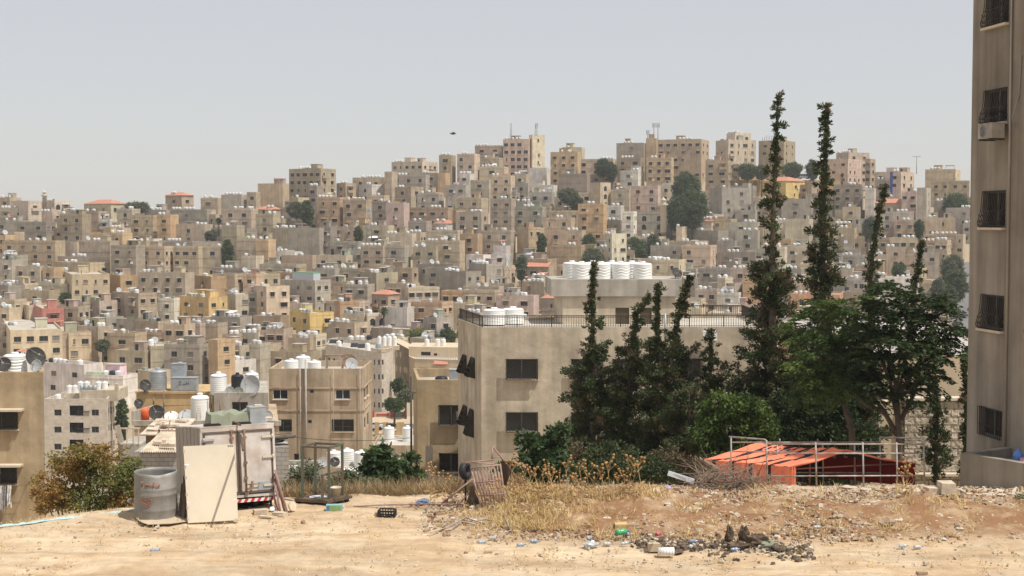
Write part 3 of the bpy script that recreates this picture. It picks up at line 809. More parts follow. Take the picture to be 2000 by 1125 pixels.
def window_unit(root, p0, p1, rect, style='', rec=.16, pane='glass', frame='frame', lab=None):
    u0, u1, z0, z1 = rect; d = (Vector(p1[:2]) - Vector(p0[:2])).normalized(); c = Vector((*(Vector(p0[:2]) + d * ((u0 + u1) / 2)), (z0 + z1) / 2))
    w, h = u1 - u0, z1 - z0; mb = MB(); e = rec - .05
    for x in (-w / 2 + .03, w / 2 - .03) + ((0,) if w > .8 else ()): mb.box((x, e, 0), (.055, .05, h - .01), 0)
    for z in (-h / 2 + .03, h / 2 - .03): mb.box((0, e - .004, z), (w - .01, .05, .055), 0)
    wo = link('window', mb.mesh('window', M[frame]), root, c - root.location, wall_rz(p0, p1))
    mb = MB(); mb.face([(-w / 2, rec, -h / 2), (w / 2, rec, -h / 2), (w / 2, rec, h / 2), (-w / 2, rec, h / 2)]); link('pane', mb.mesh('pane', M[pane]), wo)
    g = 'diamond' if 'd' in style else 'bars' if 'b' in style else 'belly' if 'B' in style else None
    if g: link('grille', grille(w, h, g).mesh('grille', M['iron']), wo)
    if 's' in style or 'h' in style:
        mb = MB()
        if 's' in style: mb.box((0, -.05, -h / 2 - .04), (w + .12, .2, .07))
        if 'h' in style: mb.box((.12, -.28, h / 2 + .13), (w + .5, .62, .12))
        link('sill', mb.mesh('sill', M['sill']), wo)
    return wo
def nb(name, label, cat, poly, z0, z1, mt, wins=(), par=.5, roofm='roofslab', origin=None, group=None, t_=.2):
    "building on footprint poly (front-left, front-right, back-right, back-left...), windows given as (edge, photo rect, style)"
    root = thing(name, label, cat, origin or (poly[0][0], poly[0][1], z0), 0, group); mb = MB(); n = len(poly); todo = []
    for e in range(n):
        p0, p1 = poly[e], poly[(e + 1) % n]; ops = []
        for wn in wins:
            if wn[0] != e: continue
            x0, y0, x1, y1 = wn[1]
            a, za = hit(x0, y1, p0, p1); b, zb = hit(x1, y0, p0, p1); _, zc = hit((x0 + x1) / 2, y1, p0, p1); _, zd = hit((x0 + x1) / 2, y0, p0, p1)
            r = (a, b, zc, zd); ops.append(r); todo.append((p0, p1, r) + tuple(wn[2:]))
        mb.facade(p0, p1, z0, z1, ops, .16)
    c = Vector((sum(p[0] for p in poly) / n, sum(p[1] for p in poly) / n))
    ins = []
    for i in range(n):
        a, b, q = Vector(poly[i - 1][:2]), Vector(poly[i][:2]), Vector(poly[(i + 1) % n][:2]); d1 = (b - a).normalized(); d2 = (q - b).normalized()
        n1 = Vector((-d1.y, d1.x)); n2 = Vector((-d2.y, d2.x)); k = (n1 + n2); k = k / max(.3, k.dot(n1)); ins.append(tuple(b + k * t_))
    for i in range(n):
        j = (i + 1) % n
        if par > 0:
            mb.face([(*ins[j], z1 - par), (*ins[i], z1 - par), (*ins[i], z1), (*ins[j], z1)])
            mb.face([(*poly[i][:2], z1), (*poly[j][:2], z1), (*ins[j], z1), (*ins[i], z1)])
    w = mb.build('wall', M[mt], root, root.location)
    rb = MB(); rb.face([(*p, z1 - par) for p in (ins if par > 0 else poly)]); rb.build('roof', M[roofm], root, root.location)
    for t in todo: window_unit(root, *t)
    return root
def wavy_tank(r, h, waves=5, rows=30, n=44, wob=.02):
    mb = MB(); base = 0
    for j in range(rows + 1):
        z = h * .84 * j / rows
        for k in range(n):
            th = 2 * math.pi * k / n; zz = z + .05 * math.sin(th * waves)
            rr = r * (1 + wob * math.sin(zz * 2 * math.pi / .17)) if .1 * h < z < .72 * h else r
            mb.v.append((rr * math.cos(th), rr * math.sin(th), z))
    for j in range(rows):
        for k in range(n):
            k2 = (k + 1) % n; mb.f.append((j * n + k, j * n + k2, (j + 1) * n + k2, (j + 1) * n + k)); mb.m.append(0); mb.sm.append(True)
    mb.lathe([(r, h * .84), (r * .96, h * .9), (r * .8, h * .955), (r * .3, h * .985), (r * .3, h * 1.03), (0, h * 1.04)], n=24)
    return mb
def big_tank(x, y, z, r, h, label, group, m='white', waves=5, wob=.02, band=None):
    root = thing('water_tank', label, 'water tank', (x, y, z), U(0, 6), group)
    mb = wavy_tank(r, h, waves, wob=wob); link('body', mb.mesh('body', M[m]), root)
    mb = MB(); mb.lathe([(r * .31, h * 1.0), (r * .31, h * 1.05), (r * .26, h * 1.07), (0, h * 1.075)], n=18); link('lid', mb.mesh('lid', M['black' if m in ('black', 'white2') else m]), root)
    if band:
        mb = MB(); mb.lathe([(r * 1.015, h * .85), (r * 1.015, h * .87)], n=36); link('band', mb.mesh('band', M[band]), root)
    return root
def dish(x, y, z, r, az, label, group, m='dish', tilt=35, post=.5):
    "satellite dish facing azimuth az (0 = towards the viewer), its base at x,y,z"
    root = thing('satellite_dish', label, 'satellite dish', (x, y, z), R(az), group)
    rot = Matrix.Rotation(R(90 - tilt), 3, 'X'); ctr = Vector((0, 0, post + r * .6))
    mb = MB(); pr = [(r * k / 6, r * .22 * (k / 6) ** 2) for k in range(7)] + [(r * .985, r * .245)] + [(r * k / 6, r * .22 * (k / 6) ** 2 - .02) for k in range(5, -1, -1)]
    mb.lathe(pr, ctr, 24, rot=rot); link('reflector', mb.mesh('reflector', M[m]), root)
    mb = MB(); f = ctr + rot @ Vector((0, 0, r * 1.0))
    for a in (0, 2.1, 4.2): mb.tube([ctr + rot @ Vector((r * .93 * math.cos(a), r * .93 * math.sin(a), r * .2)), f], .015, 0, 4)
    mb.box(f, (.1, .1, .16), 0, rot); link('feed_arm', mb.mesh('feed_arm', M['steel']), root)
    mb = MB(); mb.tube([(0, .12, 0), (0, .12, post + r * .5), ctr], .035, 0, 6); mb.box((0, .1, .02), (.4, .4, .04)); link('mount', mb.mesh('mount', M['steel']), root)
    return root
def ac_unit(loc, rz, label, w=.85, h=.62, d=.34, m='white'):
    root = thing('air_conditioner', label, 'air conditioner', loc, rz)
    mb = MB(); mb.box((0, 0, h / 2), (w, d, h)); mb.box((0, 0, h + .01), (w + .02, d + .02, .02)); link('casing', mb.mesh('casing', M[m]), root)
    mb = MB(); q = Matrix.Rotation(R(90), 3, 'X')
    mb.lathe([(h * .40, 0), (h * .40, .02), (h * .36, .02), (h * .36, .008), (0, .008)], (-w * .14, -d / 2, h / 2), 24, rot=q)
    for k in range(8): a = k * math.pi / 8; mb.tube([(-w * .14 - h * .36 * math.cos(a), -d / 2 - .02, h / 2 - h * .36 * math.sin(a)), (-w * .14 + h * .36 * math.cos(a), -d / 2 - .02, h / 2 + h * .36 * math.sin(a))], .006, 0, 3)
    link('fan_grille', mb.mesh('fan_grille', M['steel']), root)
    mb = MB(); 
    for x in (-w * .35, w * .35): mb.box((x, .02, -.03), (.05, d + .1, .05))
    link('bracket', mb.mesh('bracket', M['darkmetal']), root); return root

# -- big grey-beige building behind the cypresses
g0, g1, g2, g3 = (-1.75, 80), (14.9, 80.3), (14.9, 90.5), (-3.35, 87)
ZR = 1.5
wl = [(0, (988, 701, 1050, 741), 'ds', .16, 'glass'), (0, (988, 805, 1050, 843), 'ds', .16, 'glass'), (0, (1115, 701, 1177, 741), 'ds'), (0, (1115, 805, 1177, 843), 'ds'),
      (0, (1196, 701, 1240, 740), 'ds'), (0, (1322, 700, 1370, 738), 'ds'), (0, (1322, 805, 1370, 840), 'ds')]
grey = nb('apartment_building', 'grey-beige plastered apartment building with an iron roof railing behind the cypress trees', 'building', [g0, g1, g2, g3], -12, ZR, 'stucco_grey', wl, .15)
def side_grilles():
    d = Vector((g0[0] - g3[0], g0[1] - g3[1])).normalized(); n = Vector((d.y, -d.x))
    for (px, pt, pb) in ((908, 694, 729), (924, 699, 737), (909, 793, 830), (922, 800, 852)):
        u, za = hit(px, pt, g3, g0); _, zb = hit(px, pb, g3, g0); c = Vector(g3) + d * u
        h = za - zb; w = 1.05
        fo = MB(); fo.box((0, .06, 0), (w + .1, .12, h + .1)); wo = link('window', fo.mesh('window', M['frame']), grey, Vector((*c, (za + zb) / 2)) - grey.location, wall_rz(g3, g0))
        mb = MB(); O = .46
        for i in range(9):
            x = -w / 2 + w * i / 8
            mb.tube([(x, -.06, h * .5), (x, -O * .45, 0), (x, -O, -h * .42), (x, 0, -h * .5)], .014, 0, 4)
        for k in (.5, .25, 0, -.22, -.42): o = -.06 - (O - .06) * (.5 - k) / .92; mb.tube([(-w / 2, 0, k * h), (-w / 2, o, k * h), (w / 2, o, k * h), (w / 2, 0, k * h)], .02, 0, 4)
        for x in (-w / 2, w / 2): mb.face([(x, 0, h * .5), (x, -.06, h * .5), (x, -O, -h * .42), (x, 0, -h * .5)])
        link('grille', mb.mesh('grille', M['iron']), wo)
side_grilles()
def railing(pts, z, h, parent, step=.14, name='railing'):
    mb = MB()
    for a, b in zip(pts[:-1], pts[1:]):
        a, b = Vector((*a, 0)), Vector((*b, 0)); L_ = (b - a).length; n = int(L_ / step)
        for i in range(n + 1):
            p = a.lerp(b, i / n); big = i % 14 == 0
            mb.box(p + Vector((0, 0, z + h / 2)), (.055, .055, h) if big else (.02, .02, h))
        ang = Matrix.Rotation(math.atan2(b.y - a.y, b.x - a.x), 3, 'Z')
        for k, s_ in ((h, .05), (.06, .03), (h * .86, .025)): mb.box((a + b) / 2 + Vector((0, 0, z + k)), (L_, s_, s_), 0, ang)
    return mb.build(name, M['iron'], parent, parent.location)
railing([(g3[0] + .15, g3[1] - .3), (g0[0] + .07, g0[1] + .08), (g1[0] - .1, g1[1] + .08), (g2[0] - .1, g2[1] - .1), (8.2, 89.2)], ZR, .64, grey)
# rooftop room
ra, rb_, rc, rd = (3.05, 84.2), (9.75, 84.2), (9.75, 88.6), (3.4, 88.6)
ra2 = (2.55, 85.4)
def roof_room():
    mb = MB(); zt = 3.05; dr = []
    for (x0, x1) in ((1202, 1229), (1250, 1273)):
        a, z_ = hit(x0, 601, ra, rb_); b, _ = hit(x1, 601, ra, rb_); dr.append((a, b, 1.36, z_))
    mb.facade(ra, rb_, 1.3, zt, dr); mb.facade(rb_, rc, 1.3, zt); mb.facade(rc, ra2, 1.3, zt); mb.facade(ra2, ra, 1.3, zt)
    mb.prism([(2.35, 84.0), (10.15, 84.0), (10.15, 89), (2.1, 89)], zt, zt + 1.02, 1)
    w = mb.build('rooftop_room', [M['stucco_grey'], M['concrete']], grey, grey.location)
    for d_ in dr:
        m2 = MB(); L_ = d_[1] - d_[0]; m2.box((0, .1, 0), (L_, .06, d_[3] - d_[2])); m2.box((L_ * .35, .06, 0), (.04, .06, .12))
        link('door', m2.mesh('door', M['doorbrown']), w, Vector((ra[0] + (d_[0] + d_[1]) / 2, 84.2, (d_[2] + d_[3]) / 2)) - grey.location)
roof_room()
for i, (px, py_, zz) in enumerate(((1136, 85.1, 0), (1174, 85.0, 0), (1212, 85.1, 0), (1255, 85.0, 0), (1117, 86.6, 0), (1158, 86.7, 0), (1195, 86.7, 0), (1234, 86.6, 0))):
    p = P(px, 547, py_); front = i < 4
    big_tank(p.x, py_, 4.07, .57, .98, ('wavy ribbed white tank in the front row of four on the rooftop room' if front else 'white tank half hidden in the back row on the rooftop room'), 'big white tanks on the grey-beige building')
p = P(1321, 547, 85); dish(p.x, 85, 4.07, .36, 25, 'small dark dish at the right end of the rooftop room slab', 'satellite dishes', 'dishdark', post=.12)
for px, yy, lab in ((965, 83.6, 'broad white tank behind the roof railing corner, left one'), (1002, 84.4, 'broad white tank behind the roof railing corner, right one')):
    p = P(px, 640, yy); big_tank(p.x, yy, ZR - .1, .66, .95, lab, 'big white tanks on the grey-beige building', waves=3, wob=.01)
p = P(1385, 664, 80.0); ac_unit((p.x, 79.75, p.z), 0, 'white air conditioner hung under the railing on the grey-beige building', .8, .5)
mb = MB(); p = P(1299, 675, 79.9); mb.tube([(p.x, 79.9, p.z), (p.x, 79.9, 2.3)], .06, 0, 8); mb.tube([(p.x, 79.9, 0.6), (p.x, 80.1, .6)], .03, 0, 6)
mb.build('drain_pipe', M['galv'], grey, grey.location)

# -- tan building left of it
t0 = P(815, 742, 90); a0, a1, a2, a3 = (t0.x, 90), (t0.x + 8, 90), (t0.x + 8, 98), (t0.x - .75, 97)
tanb = nb('apartment_building', 'tan rough plastered house with two barred windows, squeezed left of the grey-beige building', 'building', [a0, a1, a2, a3], -16, t0.z, 'stucco_tan',
   [(0, (857, 791, 905, 831), 'ds', .16, 'room_shade'), (0, (857, 885, 905, 922), 's', .16, 'room_shade'), (3, (806, 791, 811, 826), '')], .6)
mb = MB(); p = P(838, 925, 88); mb.box((p.x, 88, p.z + .8), (.42, .42, 1.9)); 
tw = P(815, 926, 88.5); mb.box((tw.x + 3.2, 87.6, tw.z - 2), (6.5, .25, 4.0))
for dx in (-.1, .08): mb.tube([(p.x + dx, 88, p.z + 1.7), (p.x + dx, 88, p.z + 2.9)], .02, 0, 4)
mb.build('terrace_wall', M['concrete'], tanb, tanb.location)
mb = MB(); p = P(894, 812, 89.9)
for k in range(5): mb.box((p.x + k * .1, 89.75 + U(-.03, .03), p.z - .1 + U(-.1, .1)), (.13, .05, .8 + U(-.2, .2)), k % 2, Matrix.Rotation(U(-.15, .15), 3, 'Y'))
tag(mb.build('laundry', [mat('washed_cloth', (.62, .56, .60), .95, .3, 9), mat('dark_cloth', (.10, .10, .13), .95, .3, 5)], None, tuple(p)), 'patterned pale washing hung at the barred window of the tan house', 'laundry', 'hung washing')
mb = MB(); mb.lathe([(.0, 0), (.42, 0), (.42, .5), (.3, .62), (0, .64)], n=16); p = P(862, 742, 92); tag(link('roof_dome', mb.mesh('roof_dome', M['black']), None, (p.x, 92, t0.z - .6)), 'black round tank top on the roof of the tan house', 'water tank')
mb = MB(); mb.box((0, 0, .5), (1.0, .8, 1.0)); mb.box((0, 0, 1.02), (1.04, .84, .04)); mb.tube([(.2, 0, 1.0), (.2, 0, 1.16)], .14, 0, 10)
p = P(893, 738, 93); tag(link('metal_tank', mb.mesh('metal_tank', M['galv']), None, (p.x, 92.5, t0.z - .6)), 'square galvanised tank on the roof of the tan house', 'water tank')

# -- weathered brown building in the middle
b0 = P(525, 720, 137); b1 = P(708, 721, 137); zb = b0.z
bp = [(b0.x, 137), (b1.x, 137), (b1.x + .15, 145), (b0.x, 145)]
brown = nb('apartment_building', 'weathered brown house with two aluminium windows above two barred ones, mid left', 'building', bp, -24, zb, 'stucco_brown',
   [(0, (533, 761, 562, 780), 's', .16, 'glass', 'alu'), (0, (655, 761, 684, 780), 's', .16, 'glass', 'alu'), (0, (605, 761, 613, 768), '', .1), (0, (537, 819, 570, 843), 'b', .16, 'room_shade'),
    (0, (648, 819, 691, 843), 'bs', .16, 'room_shade'), (0, (601, 820, 609, 827), '', .1), (0, (574, 886, 584, 902), '', .12, 'room_shade'), (1, (711, 757, 714, 777), 's'), (1, (716, 752, 719, 772), 's'), (1, (711, 815, 714, 836), ''), (1, (717, 806, 720, 830), '')], .6)
mb = MB()
for zz in (758, 802): q = P(600, zz, 137).z; mb.box(((b0.x + b1.x) / 2, 136.97, q), (b1.x - b0.x, .08, .14)); mb.box((b1.x + .1, 141, q), (.1, 8, .14))
mb.build('ledge', M['stucco_brown'], brown, brown.location); mb = MB()
for px, w_ in ((586, .045), (597, .09), (703, .035), (651, .025)):
    q = P(px, 725, 136.8); mb.tube([(q.x, 136.8, zb + .1 if px != 597 else zb + .9), (q.x, 136.8, -17)], w_, 0, 6)
mb.build('drain_pipe', M['framegrey'], brown, brown.location)
for px, d_, r_, h_, lab in ((569, 139.5, .72, 1.0, 'low white tank, left one on the roof of the brown house'), (614, 139, .68, .95, 'low white tank, right one on the roof of the brown house'), (592, 141.5, .75, 1.15, 'white tank behind the other two on the roof of the brown house')):
    q = P(px, 720, d_); big_tank(q.x, d_, zb - .6, r_, h_ * 1.25, lab, 'white tanks on the brown house', waves=2, wob=.012)
for px, d_, r_, lab, mm in ((681, 141, .78, 'large dish with rusty inner face on the brown house roof', 'rustymetal'), (686, 139, .62, 'pale round dish in front of a rusty one on the brown house', 'dish')):
    q = P(px, 720, d_); dish(q.x, d_, zb - .6, r_, 20, lab, 'satellite dishes', mm, 25, .45)
mb = MB(); q = P(653, 720, 141); mb.box((q.x, 141, zb + .95), (1.9, 1.2, .1), 1); [mb.box((q.x + sx * .8, 141 + sy * .5, zb + .15), (.12, .12, 1.5), 0) for sx in (-1, 1) for sy in (-1, 1)]
mb.build('roof_shelter', [M['concrete'], M['rustymetal']], brown, brown.location)

# -- left tan house at the frame edge
l1 = P(85, 727, 79); l0 = (l1.x - 12, 79); lp = [l0, (l1.x, 79), (l1.x - 3.6, 88), (l1.x - 12, 88)]
left = nb('apartment_building', 'tan house cut by the left edge with a hooded window and a washing line', 'building', lp, -11, l1.z, 'stucco_tan',
   [(0, (-30, 804, 35, 838), 'dhs', .16, 'glass'), (0, (-34, 912, 33, 945), 'dhs', .16, 'glass')], .25)
big_tank(P(30, 727, 81).x, 81, l1.z - .25, .66, 1.12, 'fat white tank on the roof of the tan house at the left edge', 'white tanks on the left house', waves=2, wob=.03)
for px, r_, az, mm, lab, pst in ((62, .6, 40, 'dishdark', 'tall dark dish on the roof corner at the left edge', .55), (72, .37, -20, 'dish', 'small pale dish with rusty rim on the roof corner at the left edge', .25), (8, .42, 10, 'dishdark', 'dark round dish before the fat white tank at the left edge', .3)):
    q = P(px, 727, 80.2); dish(q.x, 80.2 if px != 62 else 80.8, l1.z - .25, r_, az, lab, 'satellite dishes', mm, 20, pst)
def washing():
    q = P(0, 948, 78.9); root = thing('washing_line', 'metal washing rack with white clothes under the lower window at the left edge', 'washing line', (q.x, 78.9, q.z))
    mb = MB()
    for x in (-1, .95, 1.5): mb.tube([(x, .1, .05), (x, -.75, .1)], .02, 0, 5)
    for k in range(4): mb.tube([(-1.2, -.2 - k * .17, .08), (1.6, -.2 - k * .17, .1)], .008, 0, 3)
    link('rack', mb.mesh('rack', M['rustymetal']), root)
    cl = [M['white'], mat('grey_cloth', (.30, .29, .31), .95, .2, 6), mat('red_cloth', (.45, .04, .06), .95, .2, 6)]
    for k in range(9):
        mb = MB(); x = -.9 + k * .19; h = U(.7, 1.5) if k < 8 else 1.2; y = -.3 - .1 * (k % 4); n = 6; w = U(.16, .28)
        P_ = [[(x - w / 2 + w * i / n, y + .04 * math.sin(i * 2.1 + j + k), .08 - h * j / 5 - .12 * math.sin(i + k) * (j == 5)) for i in range(n + 1)] for j in range(6)]
        for j in range(5):
            for i in range(n): mb.face([P_[j][i], P_[j + 1][i], P_[j + 1][i + 1], P_[j][i + 1]], 0, True)
        o = link('garment', mb.mesh('garment', cl[(0, 1, 0, 0, 1, 0, 0, 1, 0)[k]]), root)
    for k, m_ in ((0, 2), (1, 0), (2, 1)):
        mb = MB(); mb.box((-.55 + k * .25, .02, .9), (.22, .05, .5)); link('garment', mb.mesh('garment', cl[m_]), root)
washing()

# -- house with ochre walls, tanks and dishes behind the lorry box
def tank_house():
    z0 = P(265, 824, 118).z; fl, fr = P(262, 822, 118), P(545, 822, 118)
    root = thing('house', 'flat roofed ochre house crowded with tanks and dishes behind the lorry box', 'house', (fl.x, 118, -22))
    mb = MB(); poly = [(fl.x, 118), (fr.x, 118), (fr.x - 2.6, 132), (fl.x - .4, 132)]
    mb.prism(poly, -22, z0 - .3, 0); mb.box(((fl.x + fr.x) / 2, 118, z0 - .1), (fr.x - fl.x + .3, .3, .42), 1)
    mb.box((fl.x - .1, 121.5, z0 + .2), (.25, 7, 1.0), 1, Matrix.Rotation(-.06, 3, 'X'))
    mb.build('wall', [M['stucco_brown'], M['concrete']], root, root.location)
    a, b = P(266, 767, 125), P(418, 767, 125); mb = MB(); mb.prism([(a.x, 125), (b.x, 125), (b.x, 131.5), (a.x, 131.5)], z0 - .4, a.z); mb.box(((a.x + b.x) / 2, 125, a.z + .02), (b.x - a.x + .1, .25, .2))
    mb.build('upper_storey', M['stucco_ochre'], root, root.location)
    c, d_ = P(418, 767, 122), P(524, 767, 122); ops = []; p0, p1 = (c.x, 122), (d_.x, 122)
    x0, zz0 = hit(453, 814, p0, p1); x1, zz1 = hit(484, 785, p0, p1); ops = [(x0, x1, zz0, zz1)]
    mb = MB(); mb.facade(p0, p1, z0 - .4, c.z, ops); mb.facade(p1, (d_.x - 1.7, 131), z0 - .4, c.z); mb.facade((c.x, 131), p0, z0 - .4, c.z); mb.face([(c.x, 122, c.z), (d_.x, 122, c.z), (d_.x - 1.7, 131, c.z), (c.x, 131, c.z)])
    mb.build('side_storey', M['concrete'], root, root.location); window_unit(root, p0, p1, ops[0], 's', .16, 'glass')
    G = 'roof tanks of the ochre house'
    def tk(px, d, r, h, lab, m='white', **k): q = P(px, 767, d); return big_tank(q.x, d, k.pop('z', a.z), r, h, lab, G, m, **k)
    tk(309, 127, .76, 1.9, 'grey ribbed metal coloured tank left of the two square steel tanks', 'galv', waves=0, wob=.02)
    tk(427, 124, .72, 1.85, 'white tank with a blue band and black lid on the grey side storey', 'white', waves=0, wob=.02, band='blueband')
    tk(464, 124.4, .55, 1.75, 'black tank behind the big grey dish on the side storey', 'black', waves=0, wob=.03)
    tk(492, 125.4, .62, 1.8, 'white tank half hidden behind the big grey dish on the side storey', 'white', waves=0, wob=.02)
    q = P(391, 820, 120); big_tank(q.x, 120, z0 - .3, .80, 2.35, 'tall wavy white tank standing on the lower terrace with a small ladder', G, 'white', waves=2, wob=.025)
    mb = MB()
    for x in (-.16, .16): mb.tube([(x, -.15, 0), (x, .05, 1.05)], .025, 0, 4)
    for k in range(5): mb.tube([(-.16, -.13 + .18 * k / 5, .1 + k * .2), (.16, -.13 + .18 * k / 5, .1 + k * .2)], .02, 0, 4)
    q = P(388, 820, 118.9); tag(link('ladder', mb.mesh('ladder', M['woodpale']), None, (q.x, 118.9, z0 + .1)), 'small ladder leaning against the tall wavy white tank', 'ladder')
    for px, d, w, h, zoff, lab in ((361, 126, 2.3, 1.15, 0, 'long grey steel tank with faded black scrawl'), (350, 127, 1.2, 1.15, 1.15, 'square grey steel tank raised behind the long one')):
        q = P(px, 767, d); mb = MB(); mb.box((0, 0, .12 + h / 2), (w, 1.0, h)); mb.box((0, 0, .12 + h), (w + .06, 1.06, .04))
        for sx in (-1, 1): mb.box((sx * w * .3, 0, .06), (.3, .9, .12))
        if zoff: mb.box((0, .1, -.5), (.9, .8, 1.2)); mb.tube([(.1, 0, .12 + h), (.1, 0, .25 + h)], .25, 0, 12)
        else:
            for pts in (((-.42, .15), (-.3, .3), (-.2, .2), (-.34, .1), (-.42, -.02), (-.2, -.04)), ((-.1, .02), (0, -.08), (.08, .1), (.1, -.06), (.2, 0)), ((.3, .25), (.26, .02), (.38, .0), (.45, .22), (.42, .0), (.52, .1))):
                mb.tube([(x, -.505, .12 + h / 2 + z) for x, z in pts], .022, 1, 4)
        tag(link('metal_tank', mb.mesh('metal_tank', [M['galv'], M['black']]), None, (q.x, d, a.z + zoff)), lab, 'water tank', 'steel tanks on the ochre house')
    D = 'satellite dishes'
    for px, d, r, az, mm, lab, base, pst in ((283, 124.7, .55, 40, 'dishdark', 'dark dish left of the grey ribbed tank', a.z, .35), (305, 119.2, .64, 10, 'dishdark', 'black dish on the edge of the lower terrace', z0, .25), (313, 121, .5, -10, 'dish', 'bluish grey dish just behind the black terrace dish', z0, .2),
        (334, 122, .6, 5, 'white', 'white dish lying low on the terrace', z0 - .5, .0), (363, 122, .66, 0, 'dish', 'grey dish lying low beside the tall wavy tank', z0 - .5, .05), (491, 122.5, .98, -20, 'dish', 'huge pale grey dish on the side storey', a.z, .3), (449, 122.4, .45, -10, 'dish', 'small grey dish between the blue-banded and the black tank', a.z, .15), (466, 122.4, .42, 15, 'olive', 'small olive dish in front of the black tank', a.z, .15), (270, 124, .42, 30, 'dishdark', 'small dark dish on the left corner of the ochre wall', a.z - 1.2, .1), (521, 121, .55, 0, 'dish', 'grey dish behind the square tank on the lorry box', z0 - .3, .0)):
        q = P(px, 767, d); dish(q.x, d, base, r, az, lab, D, mm, 15 if px not in (334, 363) else 55, pst)
    q = P(283, 820, 120.5); mb = MB(); mb.lathe([(.36, 0), (.42, .5), (.42, .8), (.36, .98), (0, 1.0)], n=16); tag(link('plastic_barrel', mb.mesh('plastic_barrel', mat('orange_plastic', (.70, .13, .04), .5, .1)), None, (q.x, 120.5, z0 - .2)), 'orange plastic barrel on the terrace behind the black dish', 'barrel')
    mb = MB()
    for px, y0, y1, r in ((320, 762, 818, .05), (409, 768, 798, .04), (413, 768, 798, .04), (430, 778, 818, .06), (300, 776, 790, .07)): q = P(px, y1, 119.5); t = P(px, y0, 119.5); mb.tube([q, t], r, 0, 5)
    q = P(320, 793, 119.5); t = P(372, 791, 119.5); mb.tube([q, t], .035, 0, 5)
    mb.build('pipe', M['rustymetal'], root, root.location)
